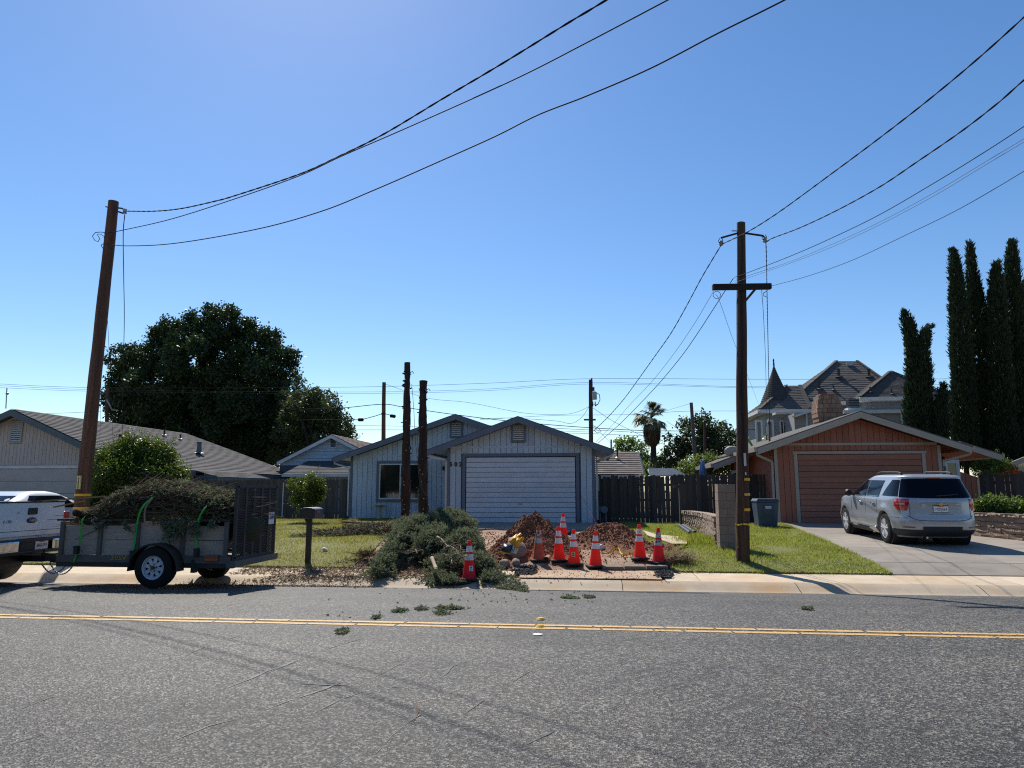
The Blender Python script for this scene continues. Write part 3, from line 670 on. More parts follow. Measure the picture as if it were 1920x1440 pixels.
# porch extension of the slope
px0, px1 = 30.2, 35.6; zP = zE-.9*sl_*.7
courses(mb, (xe, px0, zE+.01), (xe, px1, zE+.01), (xe+1.0, px1, zP), (xe+1.0, px0, zP), 5)
mb.build('shingles', M['roof_grey'], H, fixn=False)['kind'] = 'stuff'
MB().prism([(ax, az-.03), (xe, zE-.03), (xe, zE-.08), (ax, az-.08)], Yf, yr, 'y').build('roof_deck', M['slate_green'], H)
mb = MB(); mb.box(xe, xe+.04, Yf, px0, zE-.24, zE-.01); mb.box(xe+1.0, xe+1.04, px0, px1, zP-.24, zP-.01); mb.box(xe, xe+.04, px1, yr+4, zE-.26, zE-.03)
mb.box(xe, xe+1.0, px0, px0+.04, zP-.1, zP+.06)
mb.build('fascia', M['slate_green'], H)
MB().box(xe-.7, xe-.6, Yg, yr+3, .3, zE+.1).build('side_wall', mat('rose_siding', (.36, .27, .25), (.3, .23, .21), rough=.8), H)
def xwin(parent, X, y0, y1, z0, z1, tm, splits=()):
    mb = MB(); t = .09
    mb.box(X, X+.04, y0-t, y0, z0-t, z1+t); mb.box(X, X+.04, y1, y1+t, z0-t, z1+t); mb.box(X, X+.05, y0-t, y1+t, z1, z1+t); mb.box(X, X+.04, y0, y1, z0-t, z0)
    for s in splits: mb.box(X, X+.03, s-.025, s+.025, z0, z1)
    w = mb.build('window', tm, parent); piece('pane', X+.005, X+.015, y0, y1, z0, z1, M['glass'], w)
for pa, pb, pz in ((362, 382, 883), (467, 488, 890)):
    a, b = VX(pa, pz, xe-.6), VX(pb, pz, xe-.6); xwin(H, xe-.6, min(a.y, b.y), max(a.y, b.y), a.z-.9, a.z, M['white_trim'], [(a.y+b.y)/2] if pa > 400 else ())
pst = MB(); pst.box(xe+.85, xe+.97, px1-.9, px1-.78, .3, zP-.1); pst.build('porch_post', M['white_trim'], H)
def ventpipe(parent, p, h, r, m, flare=False):
    mb = MB(); mb.tube([p, p+Vector((0, 0, h*.85)), p+Vector((0, 0, h*.86)), p+Vector((0, 0, h))], [r*(1.35 if flare else 1), r, r*1.3, r*1.3], 8)
    f = mb.build('vent_pipe', m, parent); MB().lathe([(.001, .02), (r*1.2, .02), (r*3, -.02)], tuple(p), 10).build('flashing', M['metal_grey'], f)
for px, py, h, r_, fl in ((308, 815, .3, .05, 0), (338, 822, .22, .04, 0), (373, 849, .55, .1, 1)):
    d = ray(px, py); best = None
    for k in range(2000):
        q = Vector((0, 0, CAMZ))+d*(20+k*.02)
        if q.z < az2-(q.x-ax-.2)*sl_ and q.x < xe: best = q; break
        if q.z > 9: break
    if best is None: best = Vector((0, 0, CAMZ))+d*36
    ventpipe(H, best, h, r_, M['slate_green'] if fl else M['metal_dark'], fl)
# ---------------------------------------------------------------- small blue house behind
H = thing('blue_bungalow', 'small pale blue house with gable vent beyond the left fence', 'house', (-9, 39, .38))
Y = 40.0
a0 = V(621, 815, Y); ax, az = a0.x, a0.z; e = V(674, 842, Y); s_ = (az-e.z)/(e.x-ax); hw2 = 3.2
mb = MB(); backing(H, [(ax-hw2, .3), (ax+hw2, .3), (ax+hw2, az-hw2*s_-.15), (ax, az-.15), (ax-hw2, az-hw2*s_-.15)], Y+.4, M['blue_wall'])
for i in range(8):
    z = az-1.75+i*.2; w_ = min(hw2, max(.1, (az-.1-z)/s_-.1)); MB().add([(ax-w_, Y+.4, z), (ax+w_, Y+.4, z), (ax+w_*.98, Y+.37, z+.19), (ax-w_*.98, Y+.37, z+.19), (ax-w_, Y+.34, z), (ax+w_, Y+.34, z)], [(4, 5, 2, 3), (0, 1, 5, 4)]).build('siding_board', M['blue_wall'], H)
slats(H, V(616, 830, Y).x, V(626, 830, Y).x, Y+.36, V(620, 838, Y).z, V(620, 822, Y).z, 7, M['blue_trim'], M['white_trim'], .05)
for s in (-1, 1):
    barge(H, ax, az, ax+s*hw2, az-hw2*s_, Y, .2, M['white_trim'])
mb = MB(); courses(mb, (ax, Y-.04, az+.03), (ax, Y+9, az+.03), (ax+hw2+.1, Y+9, az-hw2*s_), (ax+hw2+.1, Y-.04, az-hw2*s_), 16); courses(mb, (ax, Y-.04, az+.03), (ax, Y+9, az+.03), (ax-hw2-.1, Y+9, az-hw2*s_), (ax-hw2-.1, Y-.04, az-hw2*s_), 16)
mb.build('shingles', M['roof_brown'], H, fixn=False)['kind'] = 'stuff'
p0, p1 = V(530, 889, 37), V(700, 889, 37); zt_ = V(600, 864, 40.4).z
mb = MB(); courses(mb, (p0.x, 40.4, zt_), (p1.x+1, 40.4, zt_), (p1.x+1, 37, p0.z), (p0.x, 37, p0.z), 10); mb.build('porch_roof', M['roof_dark'], H, fixn=False)
piece('gutter', p0.x, p1.x+1, 36.88, 36.98, p0.z-.14, p0.z+.0, M['white_trim'], H)
piece('porch_wall', p0.x+.5, p1.x+1, 37.6, 37.7, .3, p0.z-.02, M['blue_wall'], H)
sk = MB(); c = V(676, 838, 44); sk.box(c.x-.1, c.x+1.3, 43.8, 44.6, c.z-.1, c.z); sk.build('solar_panel', M['metal_dark'], H)
# ---------------------------------------------------------------- brown roofed garage behind, right of 502
H = thing('brown_roof_shed', 'low building with mossy brown shingle roof behind the dark fence', 'shed', (5, 34, .38))
Y0, Y1 = 34.0, 37.5
a, b = V(1098, 890, Y0), V(1207, 888, Y0); c, d = V(1098, 847.5, Y1), V(1196, 847.5, Y1)
zt_ = c.z; ze_ = a.z
mb = MB(); courses(mb, (a.x-1, Y1, zt_), (b.x, Y1, zt_), (b.x, Y0, ze_), (a.x-1, Y0, ze_), 12, th=.03); mb.build('shingles', M['roof_brown'], H, fixn=False)['kind'] = 'stuff'
mb = MB(); courses(mb, (a.x-1, Y1, zt_), (b.x, Y1, zt_), (b.x, Y1+3.5, ze_), (a.x-1, Y1+3.5, ze_), 12, th=.03); mb.build('rear_roof', M['roof_brown'], H, fixn=False)
piece('fascia', a.x-1, b.x, Y0-.05, Y0-.01, ze_-.2, ze_-.03, M['white_trim'], H)
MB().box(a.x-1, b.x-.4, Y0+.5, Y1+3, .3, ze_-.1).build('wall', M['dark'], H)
piece('corner_post', b.x-.5, b.x-.38, Y0+.1, Y0+.22, .3, ze_-.1, M['white_trim'], H)
for i in range(12):
    t = i/12; piece('rake_shingle', b.x-.02, b.x+.06, Y1+(Y0-Y1)*(t+.05), Y1+(Y0-Y1)*(t+.0), zt_+(ze_-zt_)*t-.12, zt_+(ze_-zt_)*t+.02, M['white_trim'], H)
ventpipe(H, Vector((V(1158, 860, 36).x, 36.2, V(1158, 857, 36).z)), .5, .04, M['metal_dark'])
# striped lattice pergola
H = thing('slatted_pergola', 'white slatted patio cover beyond the dark fence below the palm', 'pergola', (7, 33, .38))
a, b = V(1219, 893, 31.5), V(1289, 893, 31.5); zt_ = V(1250, 880, 33.5).z
for i in range(8):
    t = i/7; piece('slat', a.x+.1*t, b.x-.25*t, 31.5+2*t, 31.5+2*t+.1, a.z+(zt_-a.z)*t, a.z+(zt_-a.z)*t+.05, M['white_trim'], H)
for xx in (a.x+.1, (a.x+b.x)/2, b.x-.3): MB().beam((xx, 31.5, a.z-.03), (xx, 33.6, zt_-.03), .06, .08).build('rafter', M['white_trim'], H)
for xx in (a.x+.2, b.x-.3): piece('post', xx, xx+.1, 32.4, 32.5, .3, a.z, M['white_trim'], H)
# ---------------------------------------------------------------- Victorian house
H = thing('victorian_house', 'large grey house with slate hip roofs and a conical turret', 'house', (20, 48, .38))
Yv = 46.0
def VP(px, py, Y=Yv): return V(px, py, Y)
def hip(parent, rl, rr, el, er, dep, nm='roof', n=22, m=None, eave=.12):
    """hip roof: ridge px points rl, rr; front eave el, er, all at given Y planes"""
    m = m or M['roof_vic']; mb = MB(); yb = el.y+dep
    courses(mb, rl, rr, er, el, n, th=.018)
    bl, br = Vector((el.x, yb, el.z)), Vector((er.x, yb, er.z))
    courses(mb, rl, rl+Vector((0, .01, 0)), el, bl, n, th=.018); courses(mb, rr, rr+Vector((0, .01, 0)), er, br, n, th=.018)
    courses(mb, rl+Vector((0, .01, 0)), rr+Vector((0, .01, 0)), br, bl, n, th=.018)
    o = mb.build(nm, m, parent, fixn=False)
    for p, q in ((rl, el), (rr, er)): MB().beam(p+Vector((0, 0, .04)), q+Vector((0, -.02, .06)), .22, .06).build('hip_cap', m, o)
    t = MB(); t.box(el.x-.05, er.x+.05, el.y-.12, el.y, el.z-.22, el.z-.01); t.box(el.x-.12, el.x, el.y, yb, el.z-.22, el.z-.01); t.box(er.x, er.x+.12, el.y, yb, el.z-.22, el.z-.01)
    t.build('gutter', M['white_trim'], o)
    t = MB(); t.box(el.x+.4, er.x-.4, el.y+.45, yb-.4, .3, el.z-.24); t.build('wall', M['vic_wall'], parent)
    MB().box(el.x, er.x, el.y, yb, el.z-.24, el.z-.2).build('soffit', M['white_trim'], parent)
def lap(parent, x0, x1, Y, z0, z1, st=.19):
    n = max(1, int((z1-z0)/st)); mb = MB()
    for i in range(n):
        z = z0+(z1-z0)*i/n; zz = z0+(z1-z0)*(i+1)/n
        mb.add([(x0, Y-.03, z), (x1, Y-.03, z), (x1, Y-.005, zz), (x0, Y-.005, zz), (x0, Y, z), (x1, Y, z)], [(0, 1, 2, 3), (4, 5, 1, 0)])
    o = mb.build('lap_siding', M['vic_wall'], parent, fixn=False); o['kind'] = 'stuff'
# main roof
hip(H, VP(1568, 677, 50), VP(1607, 677, 50), VP(1480, 754, 46), VP(1716, 754, 46), 8.5)
# right bay
hip(H, VP(1669, 697, 46.6), VP(1673, 697, 46.6), VP(1612, 745, 44.6), VP(1788, 743, 44.6), 6)
# left low wing
hip(H, VP(1474, 723, 47), VP(1500, 723, 47), VP(1424, 768, 45), VP(1520, 766, 45), 6, n=14)
zfl2 = VP(1600, 771, 43.5).z
# flat lower extension with white edge
x0, x1 = VP(1578, 771, 43.5).x, VP(1722, 771, 43.5).x
MB().box(x0, x1, 43.2, 46, zfl2-.16, zfl2+.04).build('flat_roof', M['white_trim'], H); MB().box(x0+.3, x1-.1, 43.6, 46, .3, zfl2-.17).build('wall', M['vic_wall'], H)
lap(H, x0+.3, x1-.1, 43.59, 2.5, zfl2-.18)
e0, e1 = VP(1424, 768, 45), VP(1520, 766, 45); lap(H, e0.x+.4, e1.x-.4, 45.44, 2.0, e0.z-.26)
e0, e1 = VP(1480, 754, 46), VP(1716, 754, 46); lap(H, e0.x+.4, e1.x-.4, 46.44, 4.5, e0.z-.26)
e0, e1 = VP(1612, 745, 44.6), VP(1788, 743, 44.6); lap(H, e0.x+.4, e1.x-.4, 45.04, 3, e0.z-.26)
piece('corner_board', e1.x-.42, e1.x-.3, 45.0, 45.04, 1, e1.z-.24, M['white_trim'], H)
# turret
TY_ = 46.6; tc = VP(1455, 760, TY_); zc0 = VP(1455, 768, TY_).z; zc1 = VP(1455, 684, TY_).z; rr = (VP(1489, 770, TY_).x-VP(1421, 770, TY_).x)/2
mb = MB(); prof = []
n = 22
for i in range(n):
    t0, t1 = i/n, (i+1)/n; fr = lambda t: rr*(1-t)**1.12
    prof += [(fr(t0)+.03, zc0+(zc1-zc0)*t0), (fr(t1)+.005, zc0+(zc1-zc0)*t1)]
mb.lathe(prof, (tc.x, tc.y, 0), 20); T = mb.build('turret_roof', M['roof_dark'], H, smooth=25)
MB().tube([(tc.x, tc.y, zc1-.05), (tc.x, tc.y, zc1+.25), (tc.x, tc.y, zc1+.3), (tc.x, tc.y, zc1+.42)], [.06, .04, .06, .005], 6).build('finial', M['metal_dark'], T)
MB().lathe([(rr+.02, zc0), (rr+.08, zc0-.05), (rr+.05, zc0-.22), (rr-.3, zc0-.24)], (tc.x, tc.y, 0), 20).build('turret_gutter', M['white_trim'], H)
MB().lathe([(rr-.35, zc0-.2), (rr-.35, .3)], (tc.x, tc.y, 0), 8).build('turret_wall', M['vic_wall'], H)
for px in (1424, 1443): 
    w = VP(px, 800, 44.2); window(H, w.x-.15, w.x+.15, 44.1 if px > 1430 else 44.35, w.z-1.0, w.z+.35, M['white_trim'], M['white_trim'], tw=.06)
for px, pz in ((1466, 797), (1474, 797)):
    w = VP(px, pz, 45.4); window(H, w.x-.1, w.x+.1, 45.4, w.z-.6, w.z+.25, M['white_trim'], M['white_trim'], tw=.05)
w = VP(1700, 785, 43.5); window(H, w.x-.25, w.x+.35, 43.55, w.z-.6, w.z+.3, M['white_trim'], M['white_trim'], tw=.07)
# porch-like lower bay: white sloped eave and wall
q = VP(1451, 776, 43); r2 = VP(1489, 773, 43); MB().beam(q, r2, .7, .12).build('bay_eave', M['white_trim'], H)
q = VP(1489, 781, 43); r2 = VP(1530, 767, 43); MB().beam(q, r2, .7, .12).build('bay_eave', M['white_trim'], H)
MB().box(VP(1490, 800, 43.3).x, VP(1530, 800, 43.3).x, 43.3, 45.5, .3, VP(1530, 775, 43.3).z).build('bay_wall', M['vic_wall'], H); lap(H, VP(1490, 800, 43.3).x, VP(1530, 800, 43.3).x, 43.29, 2.5, VP(1530, 778, 43.3).z)
piece('corner_board', VP(1512, 800, 43.2).x, VP(1515, 800, 43.2).x, 43.2, 43.28, .5, VP(1515, 774, 43.3).z, M['white_trim'], H)
for px, py, Y, h in ((1573, 706, 48.3, .5), (1630, 706, 48.3, .5), (1536, 729, 47.2, .5), (1632, 735, 44.9, .3), (1672, 738, 44.9, .3), (1563, 730, 47.0, .25)):
    ventpipe(H, VP(px, py, Y), h, .09 if h > .4 else .05, M['metal_dark'])
c = VP(1592, 683, 49.6); MB().box(c.x-.2, c.x+.2, c.y-.2, c.y+.2, c.z-.12, c.z+.1).build('roof_vent', M['metal_grey'], H)
c = VP(1598, 750, 43.9); b_ = MB().box(c.x-.38, c.x+.38, c.y-.3, c.y+.3, zfl2+.03, zfl2+.22).build('cooler_curb', M['white_trim'], H)
ac = MB(); ac.box(c.x-.3, c.x+.3, c.y-.28, c.y+.28, zfl2+.22, zfl2+.78); ac.build('roof_cooler', M['metal_dark'], H, bevel=.04)
for i in range(5): piece('fin', c.x-.31, c.x+.31, c.y-.29, c.y-.281, zfl2+.28+i*.1, zfl2+.31+i*.1, M['metal_grey'], H)
# ---------------------------------------------------------------- roof at far right edge
H = thing('far_right_house', 'corner of a brown roofed house at the far right edge', 'house', (16, 33, .38))
a = V(1893, 867, 31.5); mb = MB()
courses(mb, (a.x+4, 33.5, a.z+1.3), (a.x+10, 33.5, a.z+1.3), (a.x+10, 31.3, a.z+.0), (a.x+.2, 31.3, a.z+.0), 9)
mb.build('shingles', M['roof_brown'], H, fixn=False)['kind'] = 'stuff'
MB().beam((a.x-.1, 31.2, a.z-.1), (a.x+3.9, 31.2, a.z+1.5), .08, .2).build('barge_board', M['tan_trim'], H)
MB().box(a.x+.8, a.x+9, 31.8, 35, .3, a.z).build('wall', mat('brown_wall', (.2, .13, .1), rough=.8), H)
piece('fascia', a.x+.1, a.x+10, 31.15, 31.28, a.z-.35, a.z-.18, M['tan_trim'], H)
# ================================================================ FENCES, BLOCK WALLS, POLES, WIRES
M['fence'] = mat('weathered_fence_board', (.075, .062, .052), (.045, .038, .034), ns=3, rough=.9, rnd=.3, bump=1, bs=25, stretch=(6, 6, .6))
M['fence_l'] = mat('grey_brown_fence_board', (.11, .09, .078), (.065, .055, .048), ns=3, rough=.9, rnd=.3, bump=1, bs=25, stretch=(6, 6, .6))
M['pole_old'] = mat('dark_pole_wood', (.105, .055, .034), (.04, .022, .016), ns=2.2, rough=.85, bump=3, bs=14, stretch=(9, 9, .35), c3=(.15, .085, .055), s3=.9, lo3=.52, hi3=.7)
M['pole_red'] = mat('reddish_pole_wood', (.16, .072, .042), (.075, .036, .024), ns=2.2, rough=.8, bump=3, bs=14, stretch=(9, 9, .35), c3=(.24, .12, .075), s3=.8, lo3=.5, hi3=.7)
M['block'] = mat('retaining_block', (.36, .27, .205), (.26, .195, .15), ns=6, rough=.95, rnd=.12, bump=2, bs=35)
M['cmu'] = mat('tan_concrete_block', (.33, .24, .185), (.26, .19, .15), ns=5, rough=.95, rnd=.08, bump=1.5, bs=70)
M['band_y'] = mat('yellow_reflective_band', (.75, .42, .02), (.6, .33, .02), rough=.45)
M['cable'] = mat('black_cable', (.012, .012, .016), rough=.75, spec=.15)
M['cable_g'] = mat('grey_cable', (.11, .12, .14), rough=.7)
_board = {}
def boardmesh(m):
    if m.name not in _board:
        _board[m.name] = MB().prism([(-.5, 0), (.5, 0), (.5, .975), (.28, 1), (-.28, 1), (-.5, .975)], -.5, .5, 'y').mesh('fence_board_'+m.name, m)
    return _board[m.name]
def fence(name, label, p0, p1, zb, zt, m, w=.14, gap=.006, lean=.006, rails=True, label_group=None, hj=.02, gapp=.12):
    p0, p1 = Vector(p0[:2]).to_3d(), Vector(p1[:2]).to_3d(); L_ = (p1-p0).length; n = max(1, round(L_/(w+gap))); d = (p1-p0)/n
    ang = math.atan2(d.y, d.x); T = thing(name, label, 'fence', ((p0.x+p1.x)/2, (p0.y+p1.y)/2, zb))
    nv = Vector((-d.y, d.x, 0)).normalized()
    for i in range(n):
        c = p0+d*(i+.5); o = bpy.data.objects.new('fence_board', boardmesh(m)); COL.objects.link(o)
        g_ = gap if random.random() > gapp else gap*3.2
        o.location = (c.x, c.y, zb+random.uniform(0, .02)); ht = zt-zb+random.uniform(-hj, hj)
        o.scale = (d.length-g_, .018, ht); o.rotation_euler = (0, random.gauss(0, lean), ang); setparent(o, T)
    if rails:
        for z in (zb+.25, (zb+zt)/2, zt-.3):
            MB().beam((p0.x+nv.x*.04, p0.y+nv.y*.04, z), (p1.x+nv.x*.04, p1.y+nv.y*.04, z), .035, .085).build('rail', m, T)
        k = max(1, round(L_/2.4))
        for i in range(k+1):
            c = p0.lerp(p1, i/k)+nv*.1; piece('post', c.x-.045, c.x+.045, c.y-.045, c.y+.045, zb-.1, zt-.05, m, T)
    return T
a, b = V(340, 900, 28.3), V(424, 900, 28.3)
fence('wooden_fence', 'short run of wooden fence boards left of the step behind the trailer', a, b, .36, V(380, 899, 28.3).z, M['fence_l'])
a, b = V(430, 900, 28.0), V(656, 900, 28.0)
FL = fence('wooden_fence', 'long grey wooden fence between the trailer gate and the blue grey house', a, b, .36, V(540, 899, 28).z, M['fence_l'])
piece('white_conduit', V(531, 900, 27.9).x, V(532.5, 900, 27.9).x, 27.9, 27.93, .4, V(530, 905, 27.9).z, M['white_trim'], FL)
a, b = V(1121, 893, 25.8), V(1271, 893, 25.8)
FR = fence('wooden_fence', 'dark gapped wooden fence right of the blue grey garage', a, b, .34, V(1200, 893, 25.8).z, M['fence'], gap=.004, hj=.03, lean=.008, gapp=.3)
a, b = V(1262, 893, 27.6), V(1452, 890, 27.6)
fence('wooden_fence', 'dark wooden fence behind the block wall and the blue bin', a, b, .34, V(1350, 890, 27.6).z, M['fence'], gap=.004, hj=.015, gapp=.25)
a, b = V(1836, 890, 27.2), V(1990, 890, 26.0)
fence('wooden_fence', 'dark wooden fence behind the raised planter right of the terracotta house', a, b, .34, V(1880, 889, 27.0).z, M['fence'], gap=.004)
gp = thing('gate_post', 'weathered square post at the right end of the gapped dark fence', 'post', tuple(G(1281, 986)))
c = G(1281, 987); piece('post', c.x-.1, c.x+.1, c.y-.1, c.y+.1, c.z-.1, V(1281, 907, c.y).z, M['fence_l'], gp)
piece('latch_board', c.x-.28, c.x-.1, c.y-.06, c.y+.02, V(1275, 915, c.y).z, V(1275, 909, c.y).z, M['fence_l'], gp)
# low block wall running back from the pillar
BW = thing('block_wall', 'low curved wall of rough tan blocks running back from the square pillar', 'wall', tuple(P3(Vector((3.3, 20, 0)))))
_bm = None
def blockmesh(m, seed):
    r = random.Random(seed); bm = bmesh.new(); bmesh.ops.create_cube(bm, size=1); bmesh.ops.subdivide_edges(bm, edges=bm.edges, cuts=1, use_grid_fill=True)
    for v in bm.verts:
        v.co += Vector((r.uniform(-.025, .025), r.uniform(-.09, .09), r.uniform(-.03, .03)))
    me = bpy.data.meshes.new('rough_block'); bm.to_mesh(me); bm.free(); me.materials.append(m); return me
blk = [blockmesh(M['block'], i) for i in range(5)]
def block(name, c, sx, sy, sz, ang, parent, me=None, label=None):
    o = bpy.data.objects.new(name, me or random.choice(blk)); COL.objects.link(o); o.location = c; o.scale = (sx, sy, sz); o.rotation_euler = (0, 0, ang); setparent(o, parent)
    return o
pA, pB = G(1350, 1026), G(1284, 987); topA, topB = V(1350, 966, pA.y).z, V(1284, 955, pB.y).z
nA = 20
for i in range(nA):
    t = (i+.5)/nA; bow = .18*math.sin(math.pi*t); c = pA.lerp(pB, t)+Vector((bow, 0, 0)); zt_ = topA+(topB-topA)*t
    zb = tz(c.x, c.y); nr = 5; h = (zt_-zb)/nr; L_ = (pB-pA).length/nA; ang = math.atan2(pB.y-pA.y, pB.x-pA.x+.18*math.pi/nA*math.cos(math.pi*t)*3)
    for j in range(nr):
        off = L_/2 if j % 2 else 0; cc = c+(pB-pA).normalized()*off
        cap = j == nr-1
        block('block', (cc.x, cc.y, zb+h*(j+.5)-.02), L_-.012, .26 if cap else .2, h-.012, ang, BW)
# pillar
pc = G(1366, 1032); PL = thing('block_pillar', 'square tan concrete block pillar beside the yellow banded pole', 'pillar', tuple(pc))
pw = (V(1382, 1000, pc.y).x-V(1348, 1000, pc.y).x)*.98; zt_ = V(1365, 906, pc.y).z; nr = 8; h = (zt_-pc.z)/nr
x0 = V(1349, 1000, pc.y).x
for j in range(nr):
    if j % 2: parts = [(0, 1)]
    else: parts = [(0, .5), (.5, 1)]
    for a, b in parts:
        o = piece('block', x0+pw*a+.003, x0+pw*b-.003, pc.y, pc.y+pw*.5-.004, pc.z+h*j+.003-.02, pc.z+h*(j+1)-.003-.02, M['cmu'], PL)
        o = piece('block', x0+pw*a+.003, x0+pw*b-.003, pc.y+pw*.5, pc.y+pw, pc.z+h*j+.003-.02, pc.z+h*(j+1)-.003-.02, M['cmu'], PL)
piece('mortar_core', x0+.012, x0+pw-.012, pc.y+.012, pc.y+pw-.012, pc.z-.1, zt_-.03, M['mortar'], PL)
# raised planter at right
PW = thing('planter_wall', 'raised planter wall of tan blocks right of the silver car', 'wall', tuple(G(1880, 1006)))
qa, qb = G(1823, 1004), G(1960, 1018); qa2 = Vector((gx1+.35, 25.6, 0)) if False else Vector((V(1790, 960, 25.5).x, 25.5, 0))
dirv = (qb-qa); dirv.z = 0
segs = [(qa, qb+dirv*.9), (Vector((qa.x, qa.y, 0)), Vector((9.6, 25.4, 0)))]
for (a, b) in segs:
    L_ = (Vector(b[:2])-Vector(a[:2])).length; n = max(1, round(L_/.4)); ang = math.atan2(b.y-a.y, b.x-a.x)
    for i in range(n):
        for j in range(5):
            t = (i+.5+(.5 if j % 2 else 0))/n
            if t > 1: continue
            x, y = a.x+(b.x-a.x)*t, a.y+(b.y-a.y)*t; zb = tz(x, y); zt_ = V(1823, 960.5, qa.y).z; hh = (zt_-zb)/4.6
            if j < 4: block('block', (x, y, zb+hh*(j+.5)), L_/n-.012, .2, hh-.012, ang, PW)
            else:
                for k in (-.33, 0, .33):
                    block('cap_block', (x+math.cos(ang)*k*.4, y+math.sin(ang)*k*.4, zb+hh*4.3), L_/n/3-.01, .26, hh*.6-.01, ang, PW)
sp = MB(); z_ = V(1823, 962, qa.y).z-.08; e_ = qb+dirv*.9; sp.add([(qa.x+.1, qa.y+.1, z_), (e_.x+.1, e_.y+.1, z_), (24, 27, z_+.1), (9.7, 25.5, z_+.05)], [(0, 1, 2, 3)])
o = sp.build('planter_bed', M['soil']); o['kind'] = 'structure'
# ---------------------------------------------------------------- utility poles
def pole(name, label, B, T, r0, r1, m, n=18, group=None, smooth=True, bumps=.012):
    root = thing(name, label, 'utility pole', tuple(B), group=group); mb = MB(); k = 28; pts = []; 
    B2 = B-(T-B).normalized()*.2
    for i in range(k+1): pts.append(B2.lerp(T, i/k))
    mb.tube(pts, [r0+(r1-r0)*(i/k) for i in range(k+1)], n)
    mb.v = [tuple(Vector(v)+Vector((mnoise.noise(Vector((v[0]*9, v[1]*9, v[2]*.9)))*bumps, mnoise.noise(Vector((v[0]*9+5, v[1]*9, v[2]*.9)))*bumps, 0))) for v in mb.v]
    s_ = mb.build('shaft', m, root, smooth=45); return root
dL = 16.65
LB, LT = VD(144, 1034, dL), VD(213, 378, dL)
LP = pole('utility_pole', 'tall reddish wooden utility pole leaning right behind the trailer tongue', LB, LT, .165, .118, M['pole_red'])
def along(B, T, z): return B.lerp(T, (z-B.z)/(T.z-B.z))
def band(root, B, T, py, px, d, r, h, m, arc=(0, 2*math.pi), name='yellow_band'):
    z = VD(px, py, d).z; c = along(B, T, z); mb = MB(); n = 20; row0, row1 = [], []
    for i in range(n+1):
        t = arc[0]+(arc[1]-arc[0])*i/n; x, y = c.x+r*math.cos(t), c.y+r*math.sin(t); row0.append((x, y, z-h/2)); row1.append((x, y, z+h/2))
    mb.grid([row0, row1]); return mb.build(name, m, root, smooth=True)
band(LP, LB, LT, 928, 148, dL, .172, .055, M['band_y']); band(LP, LB, LT, 953, 146, dL, .174, .06, M['band_y'])
c = VD(146, 905, dL); c = along(LB, LT, c.z); f_ = -Vector((c.x, c.y, 0)).normalized()
tg = MB()
for dx in (-.02, .035): tg.box(c.x+dx-.012, c.x+dx+.012, c.y-.2, c.y-.16, c.z-.15, c.z+.16)
tg.box(c.x-.02, c.x+.035, c.y-.195, c.y-.165, c.z+.12, c.z+.15); tg.build('number_strip', mat('pale_tag', (.6, .55, .25), rough=.6), LP)
dR = 14.9
RB, RT = VD(1393, 1049, dR), VD(1389.5, 418, dR)
RP = pole('utility_pole', 'dark wooden utility pole with crossarm standing on the green lawn', RB, RT, .14, .088, M['pole_old'])
for py in (899, 927, 955.5): band(RP, RB, RT, py, 1393, dR, .146, .055, M['band_y'], (R(-88), R(20)))
c = VD(1393, 862, dR); c = along(RB, RT, c.z); MB().box(c.x-.0, c.x+.045, c.y-.15, c.y-.13, c.z-.13, c.z+.13).build('white_tag', M['white_trim'], RP)
MB().box(c.x+.01, c.x+.035, c.y-.152, c.y-.14, c.z-.32, c.z-.26).build('white_tag', M['white_trim'], RP)
# split line groove down the shaft
gv = MB(); prevs = [along(RB, RT, z)+Vector((-.01+.012*math.sin(z*3), -.097-(.04*(7.1-z)/7), 0)) for z in lin(2.0, 6.9, 40)]; gv.tube(prevs, [.012*(.5+abs(mnoise.noise(p*2))) for p in prevs], 4); gv.build('split', M['dark'], RP)
cr0, cr1 = VD(1336, 538.5, dR-.18), VD(1445.5, 537, dR-.18)
MB().beam(cr0, cr1, .12, .12).build('crossarm', mat('crossarm_wood', (.035, .026, .022), (.02, .016, .014), rough=.9, bump=1, stretch=(1, 9, 9)), RP, bevel=.01)
MB().beam(VD(1417, 541, dR-.12), VD(1397, 565, dR-.1), .02, .05).build('brace', M['pole_red'], RP)
br = MB(); br.tube([VD(1384, 437, dR), VD(1352, 446, dR-.1)], .022, 6); br.tube([VD(1396, 437, dR), VD(1430, 442, dR-.1), VD(1437, 449, dR-.1)], .022, 6); br.tube([VD(1372, 433, dR), VD(1390, 433, dR)], .012, 5); br.build('bracket', M['metal_dark'], RP)
for px, py in ((1352, 456), (1434, 450)):
    q = VD(px, py, dR-.1); MB().lathe([(.001, -.05), (.035, -.05), (.05, -.02), (.03, 0), (.05, .02), (.035, .05), (.001, .05)], tuple(q), 10).build('insulator', M['metal_grey'], RP)
    MB().tube([VD(px-2.5, py-9, dR-.1), VD(px-5, py-4, dR-.1), VD(px-2, py+3, dR-.1), VD(px+2, py+3, dR-.1), VD(px+3.5, py-5, dR-.1), VD(px+1, py-10, dR-.1)], .008, 4).build('shackle', M['metal_dark'], RP)
lp = MB(); lp.tube([VD(1340+7*math.cos(t)+4, 553+7*math.sin(t), dR-.1) for t in [i*2*math.pi/14 for i in range(15)]], .006, 4); lp.build('cable_loop', M['cable'], RP)
lp = MB(); lp.tube([VD(1438, 546, dR), VD(1432, 549, dR), VD(1432, 555, dR), VD(1437, 556, dR)], .008, 4); lp.build('cable_loop', M['cable'], RP)
